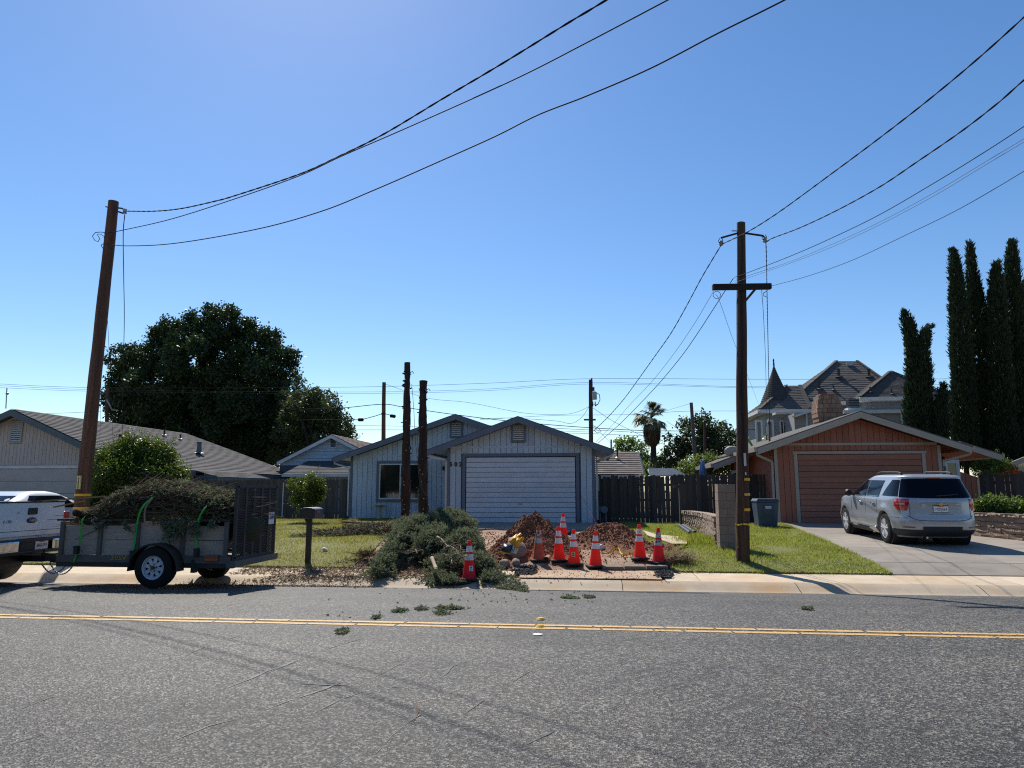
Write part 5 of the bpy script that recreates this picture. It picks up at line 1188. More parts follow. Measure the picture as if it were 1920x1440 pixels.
for s in (-1, 1):
    # quarter glass reaching back to the rear window
    P = []
    for v in lin(0, 1, 8):
        z = 1.15+.385*v; d0 = .91-.17*v; yq = .12-.33*v**1.2   # forward edge (y)
        yr_, yf_, hw_2, n_ = B_.at(z); a0 = B_.arc(s*d0, z, .008); row = []
        for u in lin(0, 1, 6):
            y = a0[1]+(yq-a0[1])*u; row.append(B_.side(y, z, s, .008) if u > 0 else a0)
        P.append(row)
    mb = MB(); mb.grid(P); local(mb, 'quarter_window', M['tint'], S, smooth=True)
    def sidewin(y0f, y1f, z0, z1, nm):
        P = []
        for v in lin(0, 1, 8):
            z = z0+(z1-z0)*v; P.append([B_.side(y0f(v)+(y1f(v)-y0f(v))*u, z, s, .008) for u in lin(0, 1, 8)])
        mb = MB(); mb.grid(P); o = local(mb, nm, M['tint'], S, smooth=True)
        edge_ = [B_.side(y0f(0)+(y1f(0)-y0f(0))*u, z0, s, .014) for u in lin(0, 1, 8)]
        mb = MB(); mb.tube(edge_, .007, 4); local(mb, 'window_strip', M['chrome'], o)
    sidewin(lambda v: .33-.10*v**1.5, lambda v: 1.16-.03*v, 1.125, 1.515, 'rear_door_window')
    sidewin(lambda v: 1.23-.03*v, lambda v: 2.42-.95*v, 1.115, 1.515, 'front_door_window')
    mb = MB(); mb.grid(patch(lambda y, z: B_.side(y, z, s, .0075), [1.12, 1.25], lin(1.12, 1.515, 6))); local(mb, 'door_pillar', M['blackplastic'], S)
    for yy in (1.2, 2.28):
        mb = MB(); mb.tube([B_.side(yy+(.06 if z > 1.0 else 0), z, s, .0005) for z in lin(.4, 1.1, 8)], .0045, 4); local(mb, 'door_seam', M['seam'], S)
    mb = MB(); mb.tube([B_.side(.44-.1*max(0, (z-.8)), z, s, .0005) for z in lin(.72, 1.12, 8)], .0045, 4); local(mb, 'door_seam', M['seam'], S)
    for yy in (.55, 1.45):
        mb = MB(); a, b = B_.side(yy, .955, s, .03), B_.side(yy+.2, .955, s, .03); mb.tube([B_.side(yy, .955, s, 0), a, b, B_.side(yy+.2, .955, s, 0)], .016, 6); local(mb, 'door_handle', M['chrome'], S, smooth=True)
        mb = MB(); mb.grid(patch(lambda y, z: B_.side(y, z, s, .004), lin(yy+.03, yy+.17, 4), [.93, .98])); local(mb, 'handle_recess', M['greyplastic'], S)
    # mirror
    p = B_.side(2.2, 1.12, s, 0); mb = MB(); mb.lathe([(.001, -.07), (.07, -.06), (.1, 0), (.085, .05), (.001, .07)], (p[0]+s*.14, p[1], p[2]+.05), 12, 'y'); mb.beam((p[0], p[1], p[2]-.02), (p[0]+s*.1, p[1], p[2]+.02), .06, .04)
    local(mb, 'wing_mirror', M['blackplastic'], S, smooth=40)
    # roof rail
    mb = MB(); pts = [(s*.56, y, z) for y, z in ((-.35, 1.655), (-.25, 1.70), (-.05, 1.715), (.5, 1.72), (.95, 1.715), (1.12, 1.7), (1.22, 1.645))]; mb.tube([Vector(p) for p in pts], [.02, .024, .022, .02, .022, .024, .02], 8); local(mb, 'roof_rail', M['greyplastic'], S, smooth=True)
    # tail light wraps the corner
    P = []
    for v in lin(0, 1, 12):
        z = .83+.27*v; din = .70-.055*v+.05*max(0, .35-v); dout = .98+.12*math.sin(min(1, v*1.15)*math.pi*.8)-.05*v; P.append([B_.arc(s*(din+(dout-din)*u), z, .022*math.sin(math.pi*min(1, max(0, u)))+.006) for u in lin(0, 1, 12)])
    mb = MB(); mb.grid(P); tl = local(mb, 'tail_light', M['redlens'], S, smooth=True)
    for za in (.93, 1.01): 
        mb = MB(); mb.grid(patch(lambda d, z: B_.arc(s*d, z, .03), lin(.76, 1.05, 8), [za, za+.014])); local(mb, 'light_bar', M['redlens2'], tl)
    mb = MB(); mb.grid(patch(lambda d, z: B_.arc(s*d, z, .03), lin(.75, .98, 8), [.965, .995])); local(mb, 'light_bar', flatmat('pink_lens', (.6, .12, .12), .1, 0, .6, 1) if s < 0 else bpy.data.materials['pink_lens'], tl)
    mb = MB(); mb.grid(patch(lambda d, z: B_.arc(s*d, z, .016), lin(.58, .86, 6), [.435, .462])); local(mb, 'reflector', M['redlens2'], S)
    mb = MB(); mb.grid(patch(lambda d, z: B_.arc(s*d, z, .002), lin(.72, 1.3, 14), [.655, .662])); local(mb, 'bumper_seam', M['seam'], S)
    # wheel well and arch lip
    for fy in (0, 2.857):
        mb = MB(); mb.lathe([(.43, s*.3), (.43, s*.86), (.4, s*.86)], (0, fy, Rw), 32, 'x'); mb.lathe([(.001, s*.35), (.43, s*.35)], (0, fy, Rw), 32, 'x'); local(mb, 'wheel_well', M['blackplastic'], S)
        wheel(S, s*.80, fy, Rw, Rw, .235, .235, s)
# tailgate seam, handle bar, badge, plate
mb = MB(); T_ = []
for u in lin(-1, 1, 40):
    x = u*.70; z = .60+.10*abs(u)**6*1.2; T_.append(B_.rear(x, max(.575, z), .0005))
mb.tube(T_, .007, 4); T2_ = [B_.arc(-.66-.05*(1-v)*0, .70+.4*v, .0005) for v in lin(0, 1, 8)]; mb.tube(T2_, .006, 4); mb.tube([B_.arc(.66, .70+.4*v, .0005) for v in lin(0, 1, 8)], .006, 4)
tgte = local(mb, 'tailgate_seam', M['seam'], S)
mb = MB(); P = []
for v, (z, o_) in enumerate(((.955, .004), (.96, .03), (.985, .042), (.995, .036), (.998, .004))): P.append([B_.rear(x, z+.012*(1-(x/.42)**2), o_ if abs(x) < .4 else .005) for x in lin(-.42, .42, 16)])
mb.grid(P); local(mb, 'tailgate_garnish', M['silver'], S, smooth=45)
rc = lambda x, z, o_: Vector(B_.rear(x, z, o_))
mb = MB(); q = rc(0, .985, .05); mb.prism([(-.09, .965), (-.035, .965), (-.035, .945), (.03, .945), (.035, .965), (.09, .965), (.1, .99), (.04, .99), (.04, 1.01), (-.03, 1.01), (-.035, .99), (-.1, .99)], q.y-.006, q.y+.004, 'y'); local(mb, 'cross_badge', M['gold'], S)
q = rc(0, .865, .02); mb = MB(); mb.box(-.155, .155, q.y-.004, q.y+.012, .79, .94); lpz = local(mb, 'licence_plate', M['plate'], S, bevel=.004)
lettering('7XDJ564', .085, M['ink'], lpz, (0, q.y-.006, .86), (math.pi/2, 0, 0), sx=.82); lettering('California', .035, M['redink'], lpz, (0, q.y-.006, .922), (math.pi/2, 0, 0))
mb = MB(); mb.box(-.17, .17, q.y-.012, q.y-.002, .935, .948); mb.box(-.17, .17, q.y-.012, q.y-.002, .783, .795); local(mb, 'plate_frame', M['blackplastic'], lpz)
mb = MB(); P = [[B_.rear(x, z, .0005) for x in (-.27, .27)] for z in (.745, .752)]; mb.grid(P); local(mb, 'recess_line', M['seam'], S)
lettering('EQUINOX', .035, M['chrome'], S, tuple(rc(-.5, .715, .006)), (math.pi/2, 0, R(-3)), name='model_lettering')
mb = MB(); mb.prism([(0, 1.66), (.05, 1.66), (-.06, 1.72), (-.08, 1.72)], -.01, .01, 'x'); o = local(mb, 'aerial_fin', M['blackplastic'], S)
for v in o.data.vertices: v.co.y -= .3
mb = MB(); mb.tube([(-.35, -.98, .22), (-.35, -.6, .22)], .025, 8); local(mb, 'tailpipe', M['chrome'], S)
mb = MB(); P = [[(x, B_.rear(x, 1.60)[1]-.03, 1.60+.01*(1-(x/.7)**2)) for x in lin(-.66, .66, 14)], [(x, B_.rear(x, 1.60)[1]+.14, 1.635+.015*(1-(x/.7)**2)) for x in lin(-.62, .62, 14)]]
P.append([(x, B_.rear(x, 1.60)[1]-.02, 1.585) for x in lin(-.66, .66, 14)]); mb.grid([P[1], P[0], P[2]]); local(mb, 'spoiler', M['silver'], S, smooth=60)
# ---------------------------------------------------------------- white pickup (rear end)
XR = -9.98; TY = 12.03; gzp = tz(0, 11.4)
K = thing('white_pickup', 'white pickup truck with its tailgate towards the trailer', 'pickup truck', (XR, TY, gzp), rz=R(90))
K.rotation_euler = (R(1.2)*0, 0, R(90))
# local: y forward (towards -X), x right (towards +Y); rear face at y=0
kb = Body([(.58, .02, 2.3, .86, 14), (.7, .0, 2.32, .93, 14), (.95, .0, 2.32, .955, 14), (1.2, .0, 2.32, .965, 14), (1.36, .01, 2.32, .95, 14), (1.4, .03, 2.32, .93, 14)], flares=[(1.25, .42, .5, .03)])
kb.shell('bed', M['whitecar'], K, lin(.58, 1.4, 24), [(1.25, .42, .5)])
kc = Body([(.55, 2.36, 5.6, .9, 12), (.9, 2.36, 5.85, .98, 12), (1.15, 2.36, 5.7, .97, 12), (1.3, 2.38, 5.0, .92, 10), (1.35, 2.38, 4.2, .9, 10), (1.9, 2.5, 3.7, .74, 9), (1.95, 2.7, 3.5, .6, 6)])
kc.shell('cab', M['whitecar'], K, lin(.55, 1.95, 30))
mb = MB(); mb.grid(patch(lambda x, z: kc.rear(x, z, .006), lin(-.6, .6, 8), lin(1.42, 1.82, 5))); local(mb, 'rear_window', M['tint'], K)
for s in (-1, 1):
    mb = MB(); mb.grid(patch(lambda y, z: kc.side(y, z, s, .006), lin(2.6, 4.2, 8), lin(1.35, 1.8, 5))); local(mb, 'side_window', M['tint'], K)
mb = MB(); mb.box(-.79, .79, -.035, .0, .80, 1.395); TG = local(mb, 'tailgate', M['whitecar'], K, bevel=.015)
mb = MB(); mb.box(-.8, .8, -.05, .05, 1.395, 1.42); local(mb, 'tailgate_cap', M['greyplastic'], TG, bevel=.006)
mb = MB(); mb.box(-.11, .11, -.05, -.03, 1.18, 1.30); local(mb, 'tailgate_handle', M['blackplastic'], TG, bevel=.01)
mb = MB(); mb.lathe([(.0001, -.052), (.11, -.05), (.125, -.035)], (0, 0, 0), 24, 'y')
for i, v in enumerate(mb.v): mb.v[i] = (v[0], v[1], v[2]*.42+1.08)
ov = local(mb, 'oval_badge', M['ink'], TG, smooth=True); lettering('Ford', .07, M['chrome'], ov, (0, -.056, 1.08), (math.pi/2, 0, 0), sx=1.2)
lettering('F-150', .07, M['greyplastic'], TG, (-.55, -.04, 1.07), (math.pi/2, 0, 0), sx=1.1, name='model_lettering')
mb = MB(); mb.tube([(-.78, -.038, .9), (.78, -.038, .9)], .004, 4); mb.tube([(-.36, -.037, 1.2), (-.33, -.037, 1.225), (-.29, -.037, 1.21)], .004, 4); local(mb, 'dent_line', M['greyplastic'], TG)
for s in (-1, 1):
    mb = MB(); mb.box(s*.80 if s > 0 else -.955, s*.955 if s > 0 else -.80, -.03, .1, .84, 1.22); tl = local(mb, 'tail_light', M['redlens'], K, bevel=.02)
    mb = MB(); mb.box(s*.80 if s > 0 else -.955, s*.955 if s > 0 else -.80, -.036, .05, .97, 1.03); local(mb, 'reversing_lens', M['plate'], tl)
mb = MB(); mb.box(-.98, .98, -.2, .02, .50, .56); mb.box(-.34, .34, -.14, .0, .50, .76); mb.box(-.98, .98, -.16, .02, .70, .76); BM = local(mb, 'bumper', M['blackplastic'], K, bevel=.02)
for s in (-1, 1): mb = MB(); mb.box(min(s*.4, s*.97), max(s*.4, s*.97), -.19, -.02, .53, .74); local(mb, 'chrome_bumper_face', M['chrome'], BM, bevel=.03)
mb = MB(); mb.box(-.0, .30, -.152, -.142, .565, .72); pl = local(mb, 'licence_plate', M['plate'], BM)
lettering('6B625Y3', .08, M['ink'], pl, (.15, -.156, .635), (math.pi/2, 0, 0), sx=.85); lettering('California', .035, M['redink'], pl, (.15, -.156, .70), (math.pi/2, 0, 0))
mb = MB(); mb.box(-.04, .04, -.35, .1, .36, .46); mb.tube([(0, -.33, .46), (0, -.33, .52)], .02, 8); mb.lathe([(.001, -.03), (.026, 0), (.001, .03)], (0, -.33, .55), 10); local(mb, 'tow_hitch', M['metal_dark'], K)
mb = MB(); mb.box(-.55, .55, .1, 5.2, .34, .6); mb.box(-.85, .85, 1.15, 1.35, .34, .5); local(mb, 'chassis', M['blackplastic'], K)
for s in (-1, 1):
    for fy in (1.25, 4.9): wheel(K, s*.84, fy, .40, .40, .235, .27, s, rimm=M['alloy'])
    mb = MB(); mb.lathe([(.5, s*.25), (.5, s*.88)], (0, 1.25, .42), 24, 'x'); local(mb, 'wheel_well', M['blackplastic'], K)
st_ = MB(); st_.beam((-.1, .6, 1.36), (.62, -.95, 1.5), .03, .03); 
o = local(st_, 'wooden_stake', flatmat('stake_wood', (.35, .2, .08), .8), None); o.matrix_world = wm(K); tag(o, 'pale wooden stake sticking out over the white pickup tailgate', 'stake')
# ---------------------------------------------------------------- white sedan behind the pickup
D = thing('white_sedan', 'white sedan whose roof and side windows show above the pickup tailgate', 'car', (-14.1, 15.7, .09))
db = Body([(.2, -.75, 3.5, .78, 6), (.35, -.95, 3.7, .86, 6), (.6, -1.0, 3.75, .9, 6), (.85, -.97, 3.6, .89, 6), (.93, -.85, 2.9, .87, 6), (.97, -.6, 2.45, .85, 6), (1.2, -.1, 1.95, .73, 5), (1.35, .3, 1.5, .62, 5), (1.4, .6, 1.2, .5, 4)])
db.shell('body', M['whitecar'], D, lin(.2, 1.4, 40), [(0, .32, .37), (2.75, .32, .37)])
for s in (-1, 1):
    for y0, y1 in ((.05, .85), (.93, 1.9)):
        mb = MB(); mb.grid([[db.side(y0+(y1-y0)*u+(.35*v if y0 < .5 else 0)-(.42*v*u if y1 > 1 else 0)-(0 if y0 < .5 else 0), .99+.3*v, s, .008) for u in lin(0, 1, 8)] for v in lin(0, 1, 6)]); local(mb, 'side_window', M['tint'], D)
    for fy in (0, 2.75): wheel(D, s*.78, fy, .32, .32, .21, .2, s)
mb = MB(); mb.grid([[db.rear(x*(1-.2*v), .99+.3*v, .008) for x in lin(-.65, .65, 8)] for v in lin(0, 1, 5)]); local(mb, 'rear_window', M['tint'], D)
# ---------------------------------------------------------------- utility trailer
YN, YF2 = 11.78, 13.3
xa, xb = V(119, 1000, YN).x, V(426, 1000, YN).x; zt_ = V(280, 976, YN).z; zbt = V(280, 1048, YN).z; gzt = tz(0, 11.5)
M['ply'] = mat('weathered_plywood', (.47, .4, .325), (.36, .31, .25), ns=5, rough=.9, rnd=.06, bump=.6, bs=40, stretch=(1, 1, 5), c3=(.1, .085, .07), s3=1.6, lo3=.6, hi3=.8)
M['frame_b'] = mat('dark_painted_frame', (.035, .034, .034), (.06, .052, .045), ns=6, rough=.7)
M['frame_g'] = mat('grey_painted_frame', (.15, .14, .13), (.11, .1, .09), ns=6, rough=.75)
M['gate'] = mat('dark_gate_steel', (.07, .066, .062), (.05, .046, .043), ns=6, rough=.75)
M['strap'] = mat('lime_ratchet_strap', (.03, .55, .06), (.05, .42, .05), ns=9, rough=.6)
TR = thing('utility_trailer', 'utility trailer with plywood sides and tall rear ramp gate loaded with cut branches', 'trailer', ((xa+xb)/2, 12.5, gzt))
hm = (zt_-zbt)
for yy, nm in ((YN, 'near'), (YF2, 'far')):
    sgn = -1 if nm == 'near' else 1
    for j in range(2):
        z0 = zbt+.06+j*hm*.5-(.06*j); z1 = z0+hm*.5-.06-(0.02 if j else 0)
        bays = [xa, V(190, 1000, YN).x, V(260, 1000, YN).x, V(345, 1000, YN).x, xb]
        for a, b in zip(bays, bays[1:]): piece('side_panel', a+.015, b-.015, min(yy, yy+sgn*-.02), max(yy, yy+sgn*-.02), z0, z1-.01, M['ply'], TR)
    for xx in bays: piece('stake_post', xx-.035, xx+.035, min(yy+sgn*.045, yy), max(yy+sgn*.045, yy), zbt-.02, zt_-.02, M['frame_g'], TR)
    piece('top_rail', xa-.12, xb+.05, yy-.03, yy+.03, zt_-.01, zt_+.025, M['frame_b'], TR)
    piece('bottom_rail', xa-.06, xb+.1, yy-.04 if sgn > 0 else yy-.05, yy+.03, zbt-.06, zbt+.055, M['frame_b'] if sgn > 0 else M['frame_g'], TR)
    piece('chassis_beam', xa-.06, xb+.15, yy-.035, yy+.035, zbt-.14, zbt-.06, M['frame_b'], TR)
piece('front_panel', xa-.02, xa, YN, YF2, zbt+.05, zt_-.03, M['ply'], TR)
piece('deck', xa, xb, YN+.03, YF2-.03, zbt-.02, zbt+.02, M['ply'], TR)
xw_ = V(285, 1060, 11.5).x; Rt = .345; yo = YN-.16; zw = tz(0, yo)+Rt-.0
mb = MB(); mb.tube([(xw_, YN-.1, zw), (xw_, YF2+.12, zw+.0)], .035, 8); mb.box(xw_-.4, xw_+.4, YN-.02, YN+.02, zw+.0, zw+.04); mb.build('axle', M['frame_b'], TR)
def twheel(x, y, z, s):
    t = thing('wheel_tmp', None, None); T = wheel(t, 0, 0, 0, Rt, .2, .2, s, 'trailer', M['whiterim'] if s < 0 else M['whiterim']); T.parent = None; bpy.data.objects.remove(t)
    T.rotation_euler = (0, 0, R(90)); T.location = (x, y, z); T.name = 'wheel'; bpy.context.view_layer.update(); setparent(T, TR)
M['whiterim'] = flatmat('white_painted_rim', (.62, .64, .68), .45)
twheel(xw_, yo, zw, -1); twheel(xw_+.02, YF2+.17, tz(0, YF2)+Rt+.02, 1)
def fender(y0, y1):
    mb = MB(); A_, B2_, C2_ = [], [], []
    for i in range(17):
        t = math.pi*(.0+i/16); x = xw_-math.cos(t)*(Rt+.09); z = zw+math.sin(t)*(Rt+.075)-.02
        if i in (0, 16): z -= .04
        A_.append((x, y0, z)); B2_.append((x, y1, z)); C2_.append((x, y0, z-.035 if 0 < i < 16 else z))
    mb.grid([C2_, A_, B2_]); o = mb.build('fender', M['frame_b'], TR, smooth=40); s = o.modifiers.new('s', 'SOLIDIFY'); s.thickness = .006
    mb = MB(); mb.grid([[(p[0], y1, p[2]) for p in B2_], [(xw_+(p[0]-xw_)*.5, y1+.001, zw+.02) for p in B2_]]); 
fender(yo-.13, YN-.05); fender(YF2+.05, YF2+.3)
mb = MB(); mb.box(xb-.35, xb-.1, YN-.07, YN-.02, zbt-.02, zbt+.08); mb.build('side_light', M['redlens2'], TR)
mb = MB(); mb.box(xw_+.55, xw_+.62, YN-.05, YN+.05, zw-.1, zbt); mb.build('leaf_spring', M['frame_b'], TR)
# tongue
hx = XR+.33
mb = MB(); mb.beam((xa, YN+.3, zbt-.1), (hx+.1, 12.1, .28), .06, .08); mb.beam((xa, YF2-.3, zbt-.1), (hx+.1, 12.1, .28), .06, .08); mb.box(hx-.05, hx+.2, 12.03, 12.15, .26, .4); mb.beam((xa+.02, YN+.1, zbt-.1), (xa+.02, YF2, zbt-.1), .06, .08); mb.build('tongue', M['frame_b'], TR)
for k, (y_, sag) in enumerate(((12.0, .26), (12.2, .32))):
    pts = [Vector((hx+.0+(xa-hx-.05)*t, y_, .22-.9*sag*4*t*(1-t)*.7+(.0)*t)) for t in lin(0, 1, 26)]
    ch = MB()
    for i in range(26):
        a, b = pts[i], pts[i+1]; ch.beam(a, b, .026 if i % 2 else .01, .01 if i % 2 else .026)
    ch.build('safety_chain', M['metal_grey'], TR)
# ramp gate
gx = xb+.14; gz0, gz1 = V(428, 1048, YN).z, V(430, 911, YN).z
GT = MB(); lean = .10
def gp_(y, t): return Vector((gx+lean*t*.0+.03*0, y, gz0+(gz1-gz0)*t))
GT.beam(gp_(YN, 0), gp_(YN, 1), .05, .05, (1, 0, 0)); GT.beam(gp_(YF2, 0), gp_(YF2, 1), .05, .05, (1, 0, 0)); GT.beam(gp_(YN-.03, 1), gp_(YF2+.06, 1), .05, .06); GT.beam(gp_(YN-.03, 0), gp_(YF2+.03, 0), .05, .06)
GATE = GT.build('ramp_gate', M['gate'], TR)
for i in range(1, 5):
    y = YN+(YF2-YN)*i/5; MB().beam(gp_(y, 0), gp_(y, 1), .06, .06, (1, 0, 0)).build('gate_bar', M['gate'], GATE)
ms_ = MB(); s_ = .055; W_, H_ = YF2-YN, gz1-gz0
k = -int(H_/s_)
while k*s_ < W_:
    for sg in (1, -1):
        a0 = k*s_; p, q = (a0, 0), (a0+H_, H_)
        lo = max(0, -a0); hi = min(H_, W_-a0)
        if hi > lo:
            ya, za, yb_, zb__ = a0+lo, lo, a0+hi, hi
            if sg < 0: za, zb__ = H_-za, H_-zb__
            ms_.beam((gx+.02, YN+ya, gz0+za), (gx+.02, YN+yb_, gz0+zb__), .018, .008, (1, 0, 0))
    k += 1
o = ms_.build('mesh_screen', M['frame_b'], GATE)
pc2 = V(494, 982, 13.05); mb = MB(); mb.box(gx+.03, gx+.04, 12.98, 13.2, .88, 1.1); pg = mb.build('licence_plate', M['plate'], GATE)
lettering('4V37', .09, M['ink'], pg, (gx+.045, 13.09, .99), (math.pi/2, 0, math.pi/2), world=True)
MB().box(gx-.1, gx+.06, YN-.05, YF2+.1, gz0-.14, gz0-.03).build('tailboard', M['frame_g'], TR)
lettering('30SV', .11, M['band_y'], TR, tuple(V(222, 1046, YN-.055)), (math.pi/2, 0, 0), world=True, sx=1.3, name='stencil_lettering')
# ================================================================ TREES AND PLANTS
def rdirs(n): v = rng.normal(size=(n, 3)); return v/np.linalg.norm(v, axis=1, keepdims=True)
def leafquads(C, size, asp=.55, up=0.0, D=None, jit=.45):
    """one bent quad leaf per centre C (N,3)"""
    n = len(C); d = rdirs(n) if D is None else D+rng.normal(0, jit, (n, 3)); d[:, 2] += up; d /= np.linalg.norm(d, axis=1, keepdims=True)
    s = np.cross(d, rdirs(n)); s /= np.linalg.norm(s, axis=1, keepdims=True)+1e-9
    L_ = (size*rng.uniform(.6, 1.3, n))[:, None]; W_ = L_*asp
    v = np.empty((n, 4, 3)); v[:, 0] = C; v[:, 1] = C+d*L_*.5+s*W_*.5; v[:, 2] = C+d*L_; v[:, 3] = C+d*L_*.5-s*W_*.5
    return v
def lobes_pts(lobes, dens, clump, per):
    """lobes: (x,y,z,rx,ry,rz); twig-end clumps in the outer part of each lobe"""
    out = []
    for (x, y, z, rx, ry, rz) in lobes:
        n = max(4, int(dens*(rx*ry*rz)**(2/3))); d = rdirs(n); r = rng.uniform(.25, 1.0, n)**.45
        bump = np.array([1+.22*mnoise.noise(Vector((q[0]*2.2+x, q[1]*2.2+y, q[2]*2.2+z))) for q in d]); r = r*bump
        c = np.stack([x+d[:, 0]*rx*r, y+d[:, 1]*ry*r, z+d[:, 2]*rz*r], 1)
        c = np.repeat(c, per, 0)+rng.normal(0, clump, (n*per, 3)); out.append(c)
    return np.concatenate(out)
def sublobes(lobes, k, f, seed=1):
    out = []; r = random.Random(seed)
    for (x, y, z, rx, ry, rz) in lobes:
        if k > 12:
            for _ in range(5): t = r.uniform(0, 6.28); u = r.uniform(-.3, 1); c_ = math.sqrt(1-min(1, u*u)); s = .17; out.append((x+math.cos(t)*c_*rx*1.12, y+math.sin(t)*c_*ry*1.1, z+u*rz*1.12, rx*s, ry*s, rz*s*1.3))
        for i in range(k):
            t = math.acos(1-2*(i+.5)/k); a = i*2.39996+r.random(); q = r.uniform(.55, .98); s = f*r.uniform(.65, 1.25)
            out.append((x+math.sin(t)*math.cos(a)*rx*q, y+math.sin(t)*math.sin(a)*ry*q, z+math.cos(t)*rz*q, rx*s, ry*s, rz*s*.85))
    return out
def lobe(px, py, d, rp, ry=None, flat=1.0):
    c = VD(px, py, d); r = rp/F*d; return (c.x, c.y, c.z, r, (ry or r), r*flat)
def limbs(root, base, lobes, r0, m, k=None, ztrunk=None):
    mb = MB(); top = Vector((base.x, base.y, ztrunk or base.z+2)); mb.tube([base, base.lerp(top, .5)+Vector((.08, 0, 0)), top], [r0*1.25, r0, r0*.85], 10); mb.build('trunk', m, root, smooth=True)
    mb = MB(); sel = lobes if not k else random.sample(lobes, min(k, len(lobes)))
    for l in sel:
        e = Vector(l[:3]); mid = top.lerp(e, .5)+Vector((random.uniform(-.3, .3), random.uniform(-.3, .3), .2)); mb.tube([top-Vector((0, 0, .2)), mid, e], [r0*.55, r0*.33, r0*.1], 6)
    mb.build('limbs', m, root, smooth=True)
M['bark'] = mat('dark_bark', (.05, .038, .03), (.03, .024, .02), rough=.95, bump=2, bs=20, stretch=(3, 3, .5))
M['oak'] = leafmat('oak_leaf', (.028, .05, .016), (.045, .07, .022), trans=.22, ns=.35)
M['oak2'] = leafmat('olive_leaf', (.05, .07, .026), (.075, .095, .035), trans=.28, ns=.4)
M['shrubleaf'] = leafmat('shrub_leaf', (.045, .085, .02), (.10, .14, .025), trans=.45, rough=.35, ns=1.5)
M['newleaf'] = leafmat('new_leaf', (.13, .16, .03), (.2, .15, .05), trans=.35, ns=2)
M['lightleaf'] = leafmat('light_green_leaf', (.1, .15, .04), (.16, .21, .06), trans=.45, ns=.8)
M['cyp'] = leafmat('cypress_foliage', (.018, .032, .014), (.04, .058, .022), trans=.12, rough=.7, ns=.6)
M['palm_g'] = leafmat('palm_frond', (.1, .125, .06), (.17, .185, .1), trans=.35, ns=1)
M['palm_d'] = leafmat('dead_palm_frond', (.12, .085, .05), (.2, .14, .085), trans=.1, rough=.9, ns=1)
def tree(name, label, cat, lobes, base, r0, m, dens, clump, per, size, asp=.6, group=None, extra=None, k=None, ztrunk=None):
    root = thing(name, label, cat, tuple(base), group=group)
    limbs(root, base, lobes, r0, M['bark'], k, ztrunk)
    C = lobes_pts(lobes, dens, clump, per); v = leafquads(C, size, asp)
    if extra:
        m2, frac = extra; mi = (rng.random(len(C)) < frac).astype(int)
        # new growth sits on the outside and top
        npmesh('crown', v, 4, [m, m2], root, mi=mi)
    else: npmesh('crown', v, 4, m, root)
    return root
# big oak-like tree
dO = 56
L = [lobe(q[0], q[1], q[2], q[3]*.94) for q in ((330, 830, dO+2, 80), (420, 850, dO+2, 90), (500, 860, dO+2, 60), (250, 830, dO+2, 50), (380, 760, dO+2, 90), (450, 780, dO+3, 80), (290, 770, dO+2, 60), (412, 628, dO, 52), (340, 640, dO, 44), (308, 628, dO, 24), (480, 655, dO, 46), (520, 690, dO, 40), (543, 672, dO, 18), (285, 672, dO, 46), (240, 690, dO, 38), (222, 720, dO, 26), (380, 690, dO-2, 75), (300, 730, dO-2, 60), (455, 730, dO-2, 68), (520, 750, dO, 42), (245, 760, dO, 42),
     (340, 780, dO-1, 70), (430, 800, dO-2, 75), (505, 810, dO-1, 52), (560, 800, dO+2, 40), (270, 800, dO, 45), (402, 590, dO, 22), (455, 615, dO, 24), (540, 840, dO, 45), (470, 850, dO, 45), (360, 602, dO, 18), (500, 632, dO, 18), (212, 750, dO, 20))]
O = tree('oak_tree', 'big dense dark oak tree rising behind the beige roof', 'tree', sublobes(L, 13, .3), Vector((VD(400, 800, dO).x, VD(400, 800, dO).y, .3)), .45, M['oak'], 150, .16, 9, .24, k=30, ztrunk=4)
mb = MB()
L2 = [lobe(*q) for q in ((548, 742, 54, 34), (545, 785, 54, 44), (530, 830, 54, 44), (560, 770, 52, 42), (590, 800, 52, 50), (625, 805, 52, 36), (565, 820, 52, 50), (600, 765, 52, 30), (575, 765, 50, 38), (610, 775, 50, 34), (640, 800, 50, 26), (600, 810, 50, 42), (555, 790, 50, 40), (585, 745, 50, 20), (655, 815, 50, 14), (630, 770, 50, 18))]
tree('oak_tree', 'olive green round tree behind the small blue house, right of the big oak', 'tree', sublobes(L2, 10, .34), Vector((VD(600, 800, 50).x, VD(600, 800, 50).y, .3)), .3, M['oak2'], 130, .13, 8, .2, k=14, ztrunk=3)
# broad dark tree right of the palm
L3 = [lobe(*q) for q in ((1300, 815, 46, 38), (1335, 818, 46, 36), (1360, 830, 46, 26), (1270, 838, 46, 26), (1310, 850, 46, 45), (1355, 850, 46, 36), (1262, 862, 46, 24), (1322, 796, 46, 16), (1296, 795, 46, 12), (1240, 872, 46, 14))]
tree('oak_tree', 'broad dark round tree between the palm and the crossarm pole', 'tree', sublobes(L3, 10, .34), Vector((VD(1315, 850, 46).x, VD(1315, 850, 46).y, .3)), .3, M['oak2'], 150, .12, 8, .19, k=14, ztrunk=2.5)
L4 = [lobe(*q) for q in ((1176, 835, 52, 15), (1195, 850, 52, 18), (1168, 855, 52, 16), (1205, 868, 52, 16), (1185, 825, 52, 8), (1205, 836, 52, 8), (1162, 833, 52, 8), (1216, 862, 52, 10), (1225, 872, 52, 9), (1200, 885, 48, 20), (1160, 828, 52, 6), (1185, 870, 52, 18))]
tree('light_tree', 'pale green open tree behind the mossy roof left of the palm', 'tree', L4, Vector((VD(1190, 870, 52).x, VD(1190, 870, 52).y, .3)), .15, M['lightleaf'], 170, .16, 7, .2, k=9, ztrunk=3)
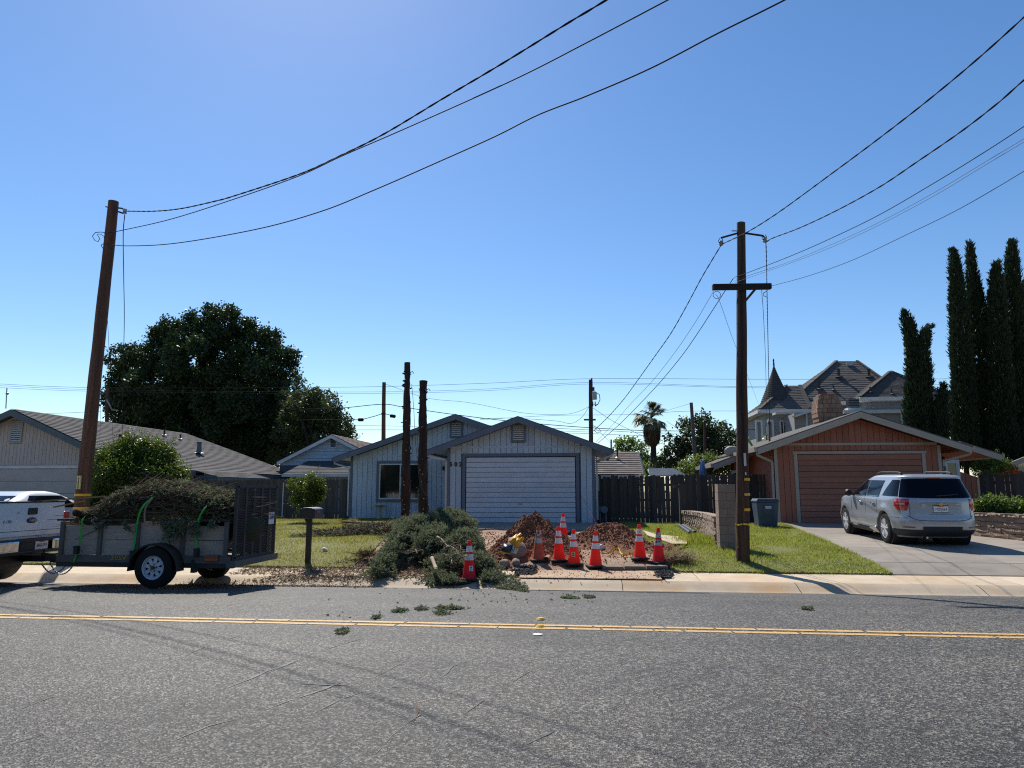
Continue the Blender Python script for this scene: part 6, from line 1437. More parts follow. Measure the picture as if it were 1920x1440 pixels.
L5 = [lobe(*q) for q in ((1290, 880, 33, 20), (1310, 868, 33, 14), (1340, 872, 33, 20), (1360, 878, 33, 18), (1328, 858, 33, 12), (1345, 885, 33, 24), (1278, 890, 33, 14), (1306, 886, 33, 18))]
tree('bush', 'yellowish green bush around the blue folded umbrella', 'bush', L5, Vector((VD(1325, 880, 33).x, VD(1325, 880, 33).y, .3)), .08, M['lightleaf'], 300, .1, 7, .12, k=5, ztrunk=1.0, extra=(M['newleaf'], .25))
L5 = [lobe(*q) for q in ((1245, 868, 56, 16), (1225, 878, 56, 14), (1262, 872, 56, 14))]
tree('bush', 'small grey green bush behind the slatted cover left of the dark tree', 'bush', L5, Vector((VD(1240, 880, 56).x, VD(1240, 880, 56).y, .3)), .08, M['lightleaf'], 200, .12, 7, .16, k=3, ztrunk=1.0)
# shrubs in front
def shrub(label, lobes, base, dens, size, m, extra, spikes=0, spl=.25, clump=.06, per=8, name='shrub'):
    root = thing(name, label, 'shrub', tuple(base)); mb = MB()
    for l in random.sample(lobes, min(6, len(lobes))):
        e = Vector(l[:3]); mb.tube([base, base.lerp(e, .6), e], [.03, .02, .008], 5)
    mb.build('stems', M['bark'], root)
    C = lobes_pts(lobes, dens, clump, per); top = C[:, 2] > np.quantile(C[:, 2], .35); mi = ((rng.random(len(C)) < extra[1]) & top).astype(int)
    if spikes:
        P = []
        for l in lobes:
            for _ in range(spikes):
                d = rdirs(1)[0]; d[2] = abs(d[2])*.8+.15; p = np.array(l[:3])+d*np.array(l[3:6])*.92; n = 14; t = rng.uniform(0, 1, n)[:, None]; dd = d*np.array([.5, .5, 1.0])+np.array([0, 0, .5]); P.append(p+dd*t*spl+rng.normal(0, .025, (n, 3)))
        P = np.concatenate(P); C = np.concatenate([C, P]); mi = np.concatenate([mi, (rng.random(len(P)) < .3).astype(int)])
    npmesh('foliage', leafquads(C, size, .5, up=.25), 4, [m, extra[0]], root, mi=mi); return root
dS = 19.5
LS = [lobe(*q) for q in ((250, 862, dS, 38), (212, 870, dS, 34), (292, 862, dS, 34), (190, 898, dS, 26), (235, 905, dS-.4, 50), (290, 905, dS-.4, 44), (325, 905, dS, 24), (215, 940, dS-.3, 46), (275, 950, dS-.4, 50), (320, 945, dS, 30), (335, 890, dS, 14), (186, 930, dS, 22), (238, 838, dS, 14), (272, 838, dS, 12))]
shrub('large dark green shrub with yellow green new tips beside the leaning pole', LS, P3(VD(250, 1000, dS)), 3300, .07, M['shrubleaf'], (M['newleaf'], .14), spikes=7, spl=.28)
dS = 25.5
LS = sublobes([lobe(*q) for q in ((575, 912, dS, 20), (552, 914, dS, 13), (598, 912, dS, 13), (575, 926, dS, 22), (558, 937, dS, 12), (594, 936, dS, 12), (575, 952, dS, 12), (603, 922, dS, 8))], 6, .5)
shrub('small round shrub with reddish tips on the lawn by the grey fence', LS, P3(VD(576, 975, dS)), 1300, .07, M['shrubleaf'], (M['newleaf'], .3), spikes=2, spl=.22, name='small_shrub')
# oleander-like bush at right with red flowers
dS = 29.5
LS = [lobe(*q) for q in ((1845, 868, dS, 14), (1862, 876, dS, 20), (1885, 880, dS, 18), (1840, 885, dS, 14), (1902, 886, dS, 12), (1865, 862, dS, 8), (1920, 888, dS, 12))]
b_ = shrub('sunlit green bush above the fence right of the terracotta house with red flowers', LS, P3(VD(1860, 950, dS)), 1300, .08, M['lightleaf'], (M['shrubleaf'], .4), spikes=3, name='flowering_bush')
C = lobes_pts([lobe(1900, 885, dS-.5, 6), lobe(1892, 887, dS-.5, 4), lobe(1908, 890, dS-.5, 5), lobe(1880, 889, dS-.5, 4)], 1400, .03, 3); npmesh('red_flowers', leafquads(C, .07, .9), 4, leafmat('red_petal', (.55, .06, .02), (.65, .12, .03), .3), b_)['kind'] = 'stuff'
# planter plants
for i, (px, py, rp, lab) in enumerate(((1850, 945, 14, 'dark leafy plant in the planter nearest the terracotta house'), (1880, 948, 17, 'bright leafy plant in the middle of the raised planter'), (1912, 950, 15, 'bright leafy plant at the right end of the raised planter'), (1834, 952, 10, 'small shaded plant at the left end of the raised planter'))):
    d = 20.5; l = [lobe(px, py, d, rp, flat=.75), lobe(px-8, py+4, d, rp*.7), lobe(px+8, py+4, d, rp*.7)]
    shrub(lab, l, VD(px, py+18, d), 1500, .09, M['lightleaf'] if i in (1, 2) else M['shrubleaf'], (M['lightleaf'], .3), clump=.08, name='leafy_plant')
# cypresses
def cypress(label, axis, d, prof, dens=420):
    """axis: px points bottom->top; prof: half width px at the same points"""
    pts = [VD(px, py, d) for px, py in axis]; base = Vector((pts[0].x, pts[0].y, .3)); root = thing('cypress_tree', label, 'tree', tuple(base), group='tall dark cypresses')
    mb = MB(); mb.tube([base]+pts, [.16]+[max(.012, .12*(1-i/len(pts))) for i in range(len(pts))], 8); mb.build('trunk', M['bark'], root, smooth=True)
    C, D = [], []
    for i in range(len(pts)-1):
        a, b = pts[i], pts[i+1]; ra, rb = prof[i]/F*d, prof[i+1]/F*d; n = int(dens*(b-a).length*(ra+rb)/2*2)+6
        t = rng.random(n); r = ra+(rb-ra)*t; th = rng.uniform(0, 2*np.pi, n); z_ = a.z+(b.z-a.z)*t
        lob = np.array([1+.3*mnoise.noise(Vector((math.cos(q)*1.5, math.sin(q)*1.5, zz_*1.1+px*.1))) for q, zz_ in zip(th, z_)])
        rr = r*(rng.uniform(.35, 1, n)**.35)*lob*.92
        c = np.stack([a.x+(b.x-a.x)*t+np.cos(th)*rr, a.y+(b.y-a.y)*t+np.sin(th)*rr, z_], 1); out = np.stack([np.cos(th)*.42, np.sin(th)*.42, np.ones(n)], 1)
        per = 9; C.append(np.repeat(c, per, 0)+rng.normal(0, .05, (n*per, 3))); D.append(np.repeat(out, per, 0))
    C = np.concatenate(C); D = np.concatenate(D); npmesh('crown', leafquads(C, .2, .22, D=D, jit=.28), 4, M['cyp'], root)
    return root
dC = 34
cypress('leftmost tall cypress of the dark row at the right edge', [(1812, 880), (1808, 800), (1806, 720), (1800, 640), (1796, 560), (1791, 500), (1788, 480), (1786, 468)], dC, [23, 22, 18, 16, 12, 8, 4, 2])
cypress('second tall cypress of the dark row from the left', [(1848, 880), (1844, 800), (1838, 700), (1832, 600), (1826, 540), (1822, 500), (1819, 470), (1818, 457)], dC+.5, [25, 24, 20, 16, 10, 6, 4, 2])
cypress('third cypress of the dark row, shorter than its neighbours', [(1880, 880), (1878, 800), (1874, 700), (1870, 620), (1868, 560), (1867, 520), (1868, 504), (1870, 493)], dC-.3, [25, 24, 20, 16, 12, 8, 5, 3])
cypress('fourth tall cypress of the dark row, tallest one', [(1912, 880), (1910, 800), (1906, 700), (1902, 600), (1899, 540), (1898, 490), (1898, 468), (1898, 450)], dC+.2, [26, 26, 22, 16, 13, 9, 5, 2])
cypress('cypress cut by the right edge of the photo', [(1945, 880), (1942, 800), (1938, 700), (1932, 620), (1928, 560), (1926, 530)], dC+1, [30, 30, 26, 20, 12, 3])
c_ = cypress('forked cypress with a curled second tip in front of the grey house', [(1722, 830), (1724, 780), (1722, 730), (1718, 700), (1712, 660), (1706, 625), (1700, 600), (1697, 586)], 31.5, [22, 23, 20, 17, 10, 9, 7, 2])
pts = [(1728, 740), (1730, 700), (1728, 665), (1733, 635), (1738, 615), (1745, 612)]
C, D = [], []
for (a, b), (r0, r1) in zip(zip(pts, pts[1:]), ((16, 15), (15, 12), (12, 8), (8, 5), (5, 2))):
    A_, B2_ = VD(a[0], a[1], 31.3), VD(b[0], b[1], 31.3); n = int(max(20, 480*(B2_-A_).length*(r0+r1)/F*31)); t = rng.random(n); th = rng.uniform(0, 6.28, n); r = (r0+(r1-r0)*t)/F*31.3*rng.uniform(.3, 1, n)**.4
    c = np.stack([A_.x+(B2_.x-A_.x)*t+np.cos(th)*r, A_.y+(B2_.y-A_.y)*t+np.sin(th)*r, A_.z+(B2_.z-A_.z)*t], 1); dd = np.array((B2_-A_).normalized())+np.stack([np.cos(th), np.sin(th), 0*th], 1)*.4
    C.append(np.repeat(c, 9, 0)+rng.normal(0, .04, (n*9, 3))); D.append(np.repeat(dd, 9, 0))
npmesh('second_leader', leafquads(np.concatenate(C), .18, .22, D=np.concatenate(D), jit=.3), 4, M['cyp'], c_)
cypress('small cypress just right of the forked one', [(1763, 835), (1764, 800), (1765, 770), (1768, 745), (1770, 724)], 31, [11, 12, 11, 7, 2])
# palm
dP = 48; pb = VD(1226, 880, dP); crown = VD(1222, 786, dP); PT = thing('palm_tree', 'fan palm with a brown skirt of dead fronds beyond the dark fence', 'tree', (pb.x, pb.y, .3))
mb = MB(); mb.tube([Vector((pb.x, pb.y, .3)), VD(1225.5, 860, dP), VD(1225, 830, dP), crown], [.26, .22, .17, .15], 10); mb.build('trunk', M['bark'], PT, smooth=True)
n = 5200; t = rng.random(n)**.8; th = rng.uniform(0, 6.28, n); R0 = np.interp(t, [0, .25, .6, .85, 1], [.3, .5, .5, .42, .16])
zt_, zb_ = VD(1222, 790, dP).z, VD(1224, 832, dP).z
C = np.stack([crown.x+np.cos(th)*R0*rng.uniform(.6, 1, n), crown.y+np.sin(th)*R0*rng.uniform(.6, 1, n), zt_+(zb_-zt_)*t+.25], 1); D = np.stack([np.cos(th)*.12, np.sin(th)*.12, -np.ones(n)], 1)
npmesh('dead_frond_skirt', leafquads(C, .45, .12, D=D, jit=.12), 4, M['palm_d'], PT)
def frond(origin, dirn, L_, r, droop):
    mbv = []; side = dirn.cross(Vector((0, 0, 1))); side = side.normalized() if side.length > .1 else Vector((1, 0, 0)); tip = origin+dirn*L_*.55; tris = []
    for k in range(18):
        a = (k/17-.5)*2.6; d = (dirn*math.cos(a)+side*math.sin(a)).normalized(); l_ = r*(1-.25*abs(a)/1.35)*random.uniform(.85, 1.1); w = d.cross(Vector((0, 0, 1))).normalized()*.05
        m_ = tip+d*l_*.6+Vector((0, 0, -droop*.15)); e = tip+d*l_+Vector((0, 0, -droop*l_))
        tris += [tuple(tip-w*.4), tuple(m_-w), tuple(e), tuple(m_+w)]
    return tris, (origin, tip)
def palmhead(parent, o, n, L_, r, lo, hi, m, nm):
    V_ = []; st_ = MB()
    for i in range(n):
        az_ = 2*math.pi*(i*.618); el_ = lo+(hi-lo)*((i*.371) % 1); d = Vector((math.cos(az_)*math.cos(el_), math.sin(az_)*math.cos(el_), math.sin(el_))); v, s_ = frond(o, d, L_*random.uniform(.8, 1.1), r, .35+.3*(1-math.sin(max(0, el_)))); 
        npmesh(nm, np.array(v), 4, m, parent); st_.tube([s_[0], s_[1]], .02, 4)
    st_.build('frond_stems', m, parent)
palmhead(PT, VD(1221, 784, dP), 36, 1.35, .72, R(-28), R(78), M['palm_g'], 'palm_frond')
# banana plant and tall leaf plants by the grey house
def bigleaf(o, d, L_, w, droop=.5, n=8):
    mb = []; side = d.cross(Vector((0, 0, 1))).normalized(); rows = []
    for i in range(n+1):
        t = i/n; c = o+d*L_*t+Vector((0, 0, -droop*L_*t*t)); ww = w*math.sin(math.pi*min(1, t*.93+.07))**.6; rows.append([c-side*ww+Vector((0, 0, -.1*ww)), c, c+side*ww+Vector((0, 0, -.1*ww))])
    return rows
BP = thing('banana_plant', 'banana plant leaf leaning out beside the crossarm pole above the red roof', 'plant', tuple(VD(1400, 850, 31)))
for (px, py, tx, ty) in ((1412, 855, 1425, 828), (1418, 850, 1400, 812), (1408, 850, 1395, 835), (1405, 852, 1398, 832)):
    a, b = VD(px, py, 31), VD(tx, ty, 31); mb = MB(); mb.grid(bigleaf(a, (b-a).normalized(), (b-a).length*1.6, .17, .35)); mb.build('banana_leaf', leafmat('banana_leaf_g', (.05, .13, .035), (.07, .16, .04), .4) if 'banana_leaf_g' not in bpy.data.materials else bpy.data.materials['banana_leaf_g'], BP, smooth=True)
for px, lab in ((1437, 'tall corn like plant left of the service mast'), (1459, 'tall dark leafy plant right of the service mast'), (1467, 'tall spiky plant between the mast and the chimney'), (1485, 'small bright plant left of the brick chimney')):
    root = thing('tall_plant', lab, 'plant', tuple(VD(px, 850, 31.5))); o = VD(px, 845, 31.5); hh = 26 if px < 1480 else 16; mb = MB(); tp = VD(px, 838-hh+ (8 if px > 1450 else 0), 31.5)
    mb.tube([o, tp], .02, 5); mb.build('stem', M['lightleaf'], root)
    V_ = []
    for k in range(16):
        t = k/16; p = o.lerp(tp, t); a = k*2.4; d = Vector((math.cos(a), math.sin(a), .5)).normalized(); mb = MB(); mb.grid(bigleaf(p, d, .42*(1.1-.5*t), .06, .8)); mb.build('leaf', M['lightleaf'] if k % 2 else M['shrubleaf'], root)
# folded umbrella
U = thing('folded_umbrella', 'blue folded patio umbrella above the dark fence', 'umbrella', tuple(VD(1319, 890, 30)))
a, b = VD(1319, 900, 30), VD(1319, 862, 30); mb = MB(); vs = []
prof = [(.02, b.z-.02), (.07, b.z-.12), (.13, b.z-.45), (.17, b.z-.85), (.19, a.z)]
n = 20; rows = [[(a.x+r_*(1+.25*(k % 2))*math.cos(2*math.pi*k/n), a.y+r_*(1+.25*(k % 2))*math.sin(2*math.pi*k/n), z) for k in range(n+1)] for r_, z in prof]
mb.grid(rows); mb.build('canopy', mat('blue_canvas', (.10, .22, .42), (.08, .17, .34), rough=.8), U); mb = MB(); mb.tube([(a.x, a.y, .4), b+Vector((0, 0, .12))], .025, 6); mb.build('pole', M['white_trim'], U)
mb = MB(); mb.lathe([(.001, -.06), (.05, 0), (.001, .08)], tuple(b+Vector((0, 0, .12))), 8); mb.build('finial', M['white_trim'], U)
# trees across the street, behind the viewpoint (they show in the window reflections)
for i, (x, y, r) in enumerate(((-15, -12, 4.2), (-6, -13, 4.8), (3, -12, 4.4), (12, -13, 4.6), (22, -12, 4.4), (-25, -13, 4.6))):
    ls = [(x+random.uniform(-2, 2), y+random.uniform(-1.5, 1.5), z, r*.75, r*.6, r*.5) for z in (1.2, 2.2, 3.6, 5.0) for _ in (0, 1)]
    tree('street_tree', 'dense dark tree behind the viewpoint across the street', 'tree', ls, Vector((x, y, -.1)), .25, M['oak'], 110, .3, 6, .55, group='trees across the street', k=4, ztrunk=2.2)
# ================================================================ WORK SITE
def glowplastic(name, c):
    m = flatmat(name, c, .45, 0, .4); nt = m.node_tree; t = nt.nodes.new('ShaderNodeBsdfTranslucent'); t.inputs[0].default_value = _c(c); ms = nt.nodes.new('ShaderNodeMixShader'); ms.inputs[0].default_value = .45
    nt.links.new(nt.nodes['Principled BSDF'].outputs[0], ms.inputs[1]); nt.links.new(t.outputs[0], ms.inputs[2]); nt.links.new(ms.outputs[0], nt.nodes['Material Output'].inputs[0]); return m
M['cone'] = glowplastic('cone_orange_red', (.9, .055, .02))
M['cone_f'] = mat('cone_faded_orange', (.62, .12, .045), (.42, .075, .035), ns=9, rough=.6)
M['cone_p'] = glowplastic('cone_crimson', (.75, .03, .03))
M['cone_w'] = mat('cone_reflective_band', (.8, .74, .74), (.68, .62, .62), ns=16, rough=.5, c3=(.4, .25, .22), s3=9, lo3=.6, hi3=.7)
M['cone_wd'] = mat('cone_dirty_band', (.5, .47, .44), (.42, .39, .36), ns=16, rough=.6, c3=(.06, .05, .04), s3=14, lo3=.52, hi3=.6)
M['cone_base'] = mat('cone_black_base', (.02, .02, .02), (.05, .045, .04), ns=14, rough=.8)
def cone(label, px, py, m, bandm, rz=0, tilt=0, sticker=None, h=.71, second=True):
    p = G(px, py); p = P3(Vector((p.x, p.y+.15, 0)), zlift(p.x, p.y+.15)); T = thing('traffic_cone', label, 'traffic cone', tuple(p), group='traffic cones around the dug up driveway'); T.rotation_euler = (R(tilt), R(tilt*.6), R(rz))
    mb = MB(); mb.box(-.175, .175, -.175, .175, 0, .035); local(mb, 'base', M['cone_base'], T, bevel=.012)
    rr = lambda z: .135-.105*(z/h)
    mb = MB(); mb.lathe([(rr(.03)+.012, .03), (rr(.045), .05), (rr(.36), .36), (rr(.47), .47), (rr(.51), .51), (rr(.62), .62), (rr(.66), .66), (rr(.66)+.006, .665), (rr(.70), .70), (.026, h), (.016, h), (.016, h-.06)], n=28)
    local(mb, 'cone_body', m, T, smooth=40)
    mb = MB(); mb.lathe([(rr(.36)+.003, .36), (rr(.47)+.003, .47)], n=28); local(mb, 'reflective_band', bandm, T, smooth=True)
    mb = MB(); mb.lathe([(rr(.51)+.003, .51), (rr(.62)+.003, .62)], n=28); local(mb, 'reflective_band', bandm, T, smooth=True)
    if sticker:
        a0 = -math.pi/2+(sticker[0]); mb = MB(); rows = []
        for z in (.17, .26): rows.append([((rr(z)+.004)*math.cos(a0+da), (rr(z)+.004)*math.sin(a0+da), z) for da in lin(-.36, .36, 5)])
        mb.grid(rows); st = local(mb, 'sticker', sticker[1], T)
        mb = MB(); mb.grid([[((rr(z)+.006)*math.cos(a0+da), (rr(z)+.006)*math.sin(a0+da), z) for da in lin(-.14, .14, 3)] for z in (.215, .245)]); mb.grid([[((rr(z)+.006)*math.cos(a0+da), (rr(z)+.006)*math.sin(a0+da), z) for da in lin(-.26, .26, 3)] for z in (.182, .196)]); local(mb, 'sticker_print', M['ink'], st)
    return T
def zlift(x, y):
    # plates and slabs in the dug up strip
    if xpl0 < x < xpl1 and 13.6 < y < 14.6: return .035
    return .02
xpl0, xpl1 = G(975, 1080).x, G(1236, 1080).x
# sand covered trench plates laid over the missing sidewalk
M['sand'] = mat('sandy_clay_crust', (.5, .38, .26), (.38, .26, .17), ns=3, rough=.95, bump=1.5, bs=40, c3=(.36, .19, .1), s3=1.4, lo3=.48, hi3=.7)
TP = thing('trench_plate', 'sand covered steel plate laid over the broken sidewalk under the cones', 'steel plate', ((xpl0+xpl1)/2, 14.0, tz(0, 14)))
def zs(y): return tz(0, y)
mb = MB(); rows = [[(x, y, zs(y)+.028+.01*mnoise.noise(Vector((x*3, y*3, 0)))) for x in lin(xpl0, xpl1, 50)] for y in lin(13.62, 14.58, 10)]; mb.grid(rows); mb.grid([rows[0], [(a, b-.01, c-.01) for a, b, c in rows[0]]]); mb.build('sand_layer', M['sand'], TP, smooth=40)
mb = MB(); mb.box(xpl0+.35, xpl1-.1, 13.585, 14.55, tz(0, 13.6)-.06, tz(0, 13.6)+.024); mb.build('plate', M['metal_dark'], TP)
mb = MB(); mb.grid([[(x, y, zs(y)-.02) for x in (xpl0-1.6, xpl1+.3)] for y in (13.56, 14.7)]); o = mb.build('excavated_strip', M['yard']); o['kind'] = 'structure'
# concrete form / broken slab edge behind the plate
def rough(mb, c, s, seed, n=1, m=None):
    bm = bmesh.new(); bmesh.ops.create_icosphere(bm, subdivisions=n, radius=1); r = random.Random(seed); o = Vector((r.uniform(0, 99), r.uniform(0, 99), 0)); rot = Matrix.Rotation(r.uniform(0, 6), 3, Vector((r.random(), r.random(), r.random())).normalized())
    vs = [Vector(c)+rot@Vector((v.co.x*s[0], v.co.y*s[1], v.co.z*s[2]))*(1+.38*mnoise.noise(v.co*1.4+o)) for v in bm.verts]; bm.verts.ensure_lookup_table()
    mb.add(vs, [[v.index for v in f.verts] for f in bm.faces], m); bm.free()
a, b = G(1128, 1062), G(1250, 1060)
M['slabdirt'] = mat('dirty_slab', (.24, .19, .145), (.17, .125, .09), ns=5, rough=.95, bump=2, bs=30, c3=(.3, .15, .08), s3=3)
BS = thing('broken_slab', 'broken edge of dirty concrete slab behind the cones', 'concrete slab', tuple(a.lerp(b, .5)))
for i in range(3):
    p, q = a.lerp(b, i/3), a.lerp(b, (i+1)/3); mb = MB(); mb.box(p.x+.01, q.x-.01, 14.62+.03*i, 15.3, tz(0, 15)-.16, tz(0, 15)+.02+.008*i); mb.build('slab_piece', M['slabdirt'], BS, bevel=.015)
a, b = G(1080, 1050), G(1200, 1050); 
def heap(name, label, peaks, zscale, m, clods, seed, ext, res=60, rug=.12, cat='dirt pile', csz=(.007, .05)):
    """peaks: (x,y,h,sx,sy)"""
    x0, x1, y0, y1 = ext; P = []
    def hz(x, y):
        h = 0
        for (a, b, hh, sx, sy) in peaks: h = max(h, hh*max(0, 1-math.sqrt(((x-a)/sx)**2+((y-b)/sy)**2))**.8)
        nz = mnoise.fractal(Vector((x*2.2+seed, y*2.2, 0)), .9, 2.1, 5); return tz(x, y)+h*(1+.25*nz)+min(1, h*6)*rug*(.5*mnoise.noise(Vector((x*7, y*7, seed)))+.42*mnoise.noise(Vector((x*17, y*17, seed)))+.3*mnoise.noise(Vector((x*38, y*38, seed))))-.03*(h <= 0)
    for y in lin(y0, y1, res): P.append([(x, y, hz(x, y)) for x in lin(x0, x1, res)])
    T = thing(name, label, cat, ((x0+x1)/2, (y0+y1)/2, tz(0, (y0+y1)/2))); mb = MB(); mb.grid(P); mb.build('mound', m, T, smooth=False)
    mb = MB(); r = random.Random(seed); k = 0
    while k < clods:
        p = r.choice(peaks); x, y = p[0]+r.gauss(0, p[3]*.55), p[1]+r.gauss(0, p[4]*.55); s = csz[0]+(csz[1]-csz[0])*r.random()**7; z = hz(x, y); rough(mb, (x, y, z+s*.25), (s, s*.8, s*.7), k+seed*1000); k += 1
    o = mb.build('clods', M['clod'], T, fixn=False); o['kind'] = 'stuff'; return hz
gA = G(985, 1020); hA = V(1000, 966, 17.0)
def pk(px, py, top, d, sx, sy):
    b = VD(px, 900, d); return (b.x, b.y, VD(px, top, d).z-tz(b.x, b.y), sx, sy)
heap('dirt_pile', 'taller red clay dirt pile behind the yellow bag', [pk(1000, 0, 962, 17.0, .95, 1.3), pk(985, 0, 975, 16.8, .8, 1.1), pk(1022, 0, 985, 16.6, .75, 1.2), pk(962, 0, 1012, 16.0, .7, 1.0), pk(940, 0, 1035, 15.5, .6, .8), pk(1040, 0, 1008, 16.6, .6, .9), pk(925, 0, 1050, 15.3, .5, .6), pk(1015, 0, 1022, 15.9, .8, .8), pk(1050, 0, 1035, 15.6, .5, .7)], 1, M['dirt'], 2600, 3, (-2.6, .3, 14.7, 18.6), 170)
heap('dirt_pile', 'lower red clay dirt pile right of the rear cone', [pk(1148, 0, 977, 18.6, .8, 1.2), pk(1128, 0, 984, 18.4, .8, 1.1), pk(1110, 0, 992, 18.2, .7, 1.0), pk(1170, 0, 990, 18.3, .6, .9), pk(1180, 0, 1015, 16.9, 1.0, 1.0), pk(1215, 0, 1018, 16.8, .9, .8), pk(1150, 0, 1018, 17.0, .8, .9), pk(1245, 0, 1032, 16.2, .5, .6), pk(1090, 0, 1010, 17.6, .5, .7)], 1, M['dirt'], 2300, 5, (-.5, 2.8, 15.3, 20.2), 170)
# rocks by the bag
RK = []
for i, (px, py, s, lab) in enumerate(((968, 1050, (.26, .18, .33), 'tallest grey concrete chunk left of the faded cone'), (948, 1052, (.15, .12, .13), 'round grey rock under the yellow bag'), (945, 1066, (.14, .11, .08), 'low grey rock at the front of the rubble'), (965, 1062, (.16, .12, .09), 'flat pale rock in front of the tall chunk'), (958, 1028, (.13, .12, .1), 'grey rock beside the back of the yellow bag'), (1035, 1032, (.12, .1, .09), 'brown clod at the foot of the tall dirt pile'))):
    p = G(px, py); mb = MB(); rough(mb, (p.x, p.y+.1, p.z+s[2]*.55), s, i+50, 2); o = mb.build('rock', mat('grey_rock_%d' % i, (.27, .24, .2), (.2, .17, .15), ns=5, rough=.95, bump=2, bs=30) if i == 0 else (M['block'] if i < 5 else M['clod']), smooth=True); tag(o, lab, 'rock', 'rubble beside the yellow bag')
# yellow bag
BG = thing('cement_bag', 'crumpled yellow and dark blue paper bag lying on the rubble', 'bag', tuple(G(955, 1040)))
M['bag_y'] = mat('yellow_bag', (.78, .38, .02), (.68, .3, .015), ns=6, rough=.5, bump=1, bs=12); M['bag_b'] = flatmat('dark_blue_bag', (.02, .035, .06), .3); M['bag_w'] = flatmat('cream_bag', (.6, .52, .38), .5)
dB = 15.0
def bagpatch(corners, m, nm, puff=.05, seed=0):
    a, b, c, d = [VD(px, py, dB+dd) for px, py, dd in corners]; P = []
    for i in range(11):
        u = i/10; row = []
        for j in range(11):
            v = j/10; p = a.lerp(b, v).lerp(d.lerp(c, v), u); k = math.sin(math.pi*u)*math.sin(math.pi*v); p = p+Vector((0, -1, .3))*(puff*k+.02*mnoise.noise(p*14+Vector((seed, 0, 0)))); row.append(p)
        P.append(row)
    mb = MB(); mb.grid(P); o = mb.build(nm, m, BG, smooth=50); s = o.modifiers.new('s', 'SOLIDIFY'); s.thickness = .012; s.offset = 1
    return o
bagpatch([(945, 1019, .1), (962, 1021, .1), (957, 1037, 0), (937, 1033, 0)], M['bag_b'], 'dark_panel', .07)
bagpatch([(962, 1021, .1), (973, 1027, .1), (968, 1039, 0), (957, 1036, 0)], M['bag_w'], 'cream_panel', .04)
bagpatch([(953, 1014, .2), (968, 1001, .25), (975, 1010, .15), (961, 1022, .1)], M['bag_y'], 'yellow_panel', .06, 3)
bagpatch([(961, 1021, .1), (968, 1008, .15), (976, 1012, .1), (972, 1029, .05)], M['bag_y'], 'yellow_panel', .05, 6)
bagpatch([(964, 1006, .25), (976, 999, .3), (979, 1002, .25), (968, 1010, .2)], M['bag_y'], 'torn_flap', .03, 9)
bagpatch([(971, 1012, .12), (980, 1006, .1), (984, 1010, .1), (976, 1019, .1)], M['bag_y'], 'torn_flap', .03, 12)
bagpatch([(937, 1033, -.01), (957, 1037, -.01), (957, 1039, -.03), (937, 1036, -.03)], M['bag_y'], 'yellow_hem', .01, 15)
q = VD(964, 1030, dB-.1); o = lettering('80', .11, M['ink'], BG, tuple(q), (math.pi/2, R(-20), R(-10)), world=True)
q = VD(957, 1015, dB+.02); o = lettering('FI', .08, M['redink'], BG, tuple(q), (math.pi/2, R(-38), 0), world=True)
# clay pipes / logs, plastic pipes, sheets
M['clay'] = mat('clay_pipe', (.42, .24, .15), (.33, .17, .1), ns=6, rough=.85, bump=.6, bs=30)
def pipe(label, a, b, r, m, nm='pipe', cat='pipe'):
    mb = MB(); mb.tube([a, b], r, 18); bore = MB()
    o = mb.build(nm, m, smooth=35); tag(o, label, cat); d = (b-a).normalized(); c = MB(); c.tube([b-d*.001, b+d*.004], r*.78, 16); c.build('bore', M['dark'], o)
    return o
a, b = G(1035, 1040), G(1024, 1055); pipe('pinkish clay pipe lying between the faded cone and the next one', a+Vector((.12, .3, .07)), b+Vector((0, 0, .06)), .065, M['clay'])
a, b = G(1056, 1045), G(1082, 1056); pipe('thinner clay pipe between the second and third front cones', a+Vector((-.1, .0, .05)), b+Vector((0, .0, .05)), .04, M['clay'])
M['abs'] = flatmat('grey_plastic_pipe', (.06, .07, .08), .4)
pipe('left grey plastic pipe lying on the grass by the low block wall', G(1274, 990)+Vector((0, 0, .07)), G(1294, 1004)+Vector((0, 0, .06)), .06, M['abs'])
pipe('right grey plastic pipe lying on the grass against the low block wall', G(1281, 990)+Vector((0, 0, .07)), G(1303, 1003)+Vector((0, 0, .06)), .06, M['abs'])
pl_ = [G(1206, 1000), G(1232, 1008), G(1290, 1014), G(1288, 1026), G(1262, 1026), G(1214, 1010)]
mb = MB(); mb.prism([(p.x, p.y) for p in pl_], 0, .02, 'z')
for i, v in enumerate(mb.v): mb.v[i] = (v[0], v[1], tz(v[0], v[1])+.07+v[2]+.03*mnoise.noise(Vector((v[0]*2, v[1]*2, 0))))
tag(mb.build('plywood_sheet', mat('pale_plywood', (.52, .42, .3), (.42, .33, .23), ns=5, rough=.85)), 'pale sheet of plywood lying on the grass behind the right cones', 'plywood')
# cones
yb = (0.0, flatmat('sticker_tan', (.65, .5, .25), .5)); wb = (.35, flatmat('sticker_white', (.75, .75, .75), .5))
cone('crimson cone with white sticker standing alone in front of the cut branches', 877, 1096, M['cone_p'], M['cone_w'], 8, 0, wb)
cone('faded orange cone with dirty bands, leftmost of the cones by the dirt', 1008.5, 1057, M['cone_f'], M['cone_wd'], 20, 1)
cone('bright red cone, second from left by the dirt, in front of the far cone', 1048, 1058, M['cone'], M['cone_w'], 5, -1)
cone('red cone farthest back between the two dirt piles', 1056, 1019, M['cone'], M['cone_w'], 12)
cone('red cone with a tan sticker on its front', 1076, 1065, M['cone'], M['cone_w'], -6, 0, yb)
cone('plain red cone right of the one with the tan sticker', 1117, 1069, M['cone'], M['cone_w'], 15, 1)
cone('bright red cone second from the right standing on the slab edge', 1201, 1054, M['cone'], M['cone_w'], 8)
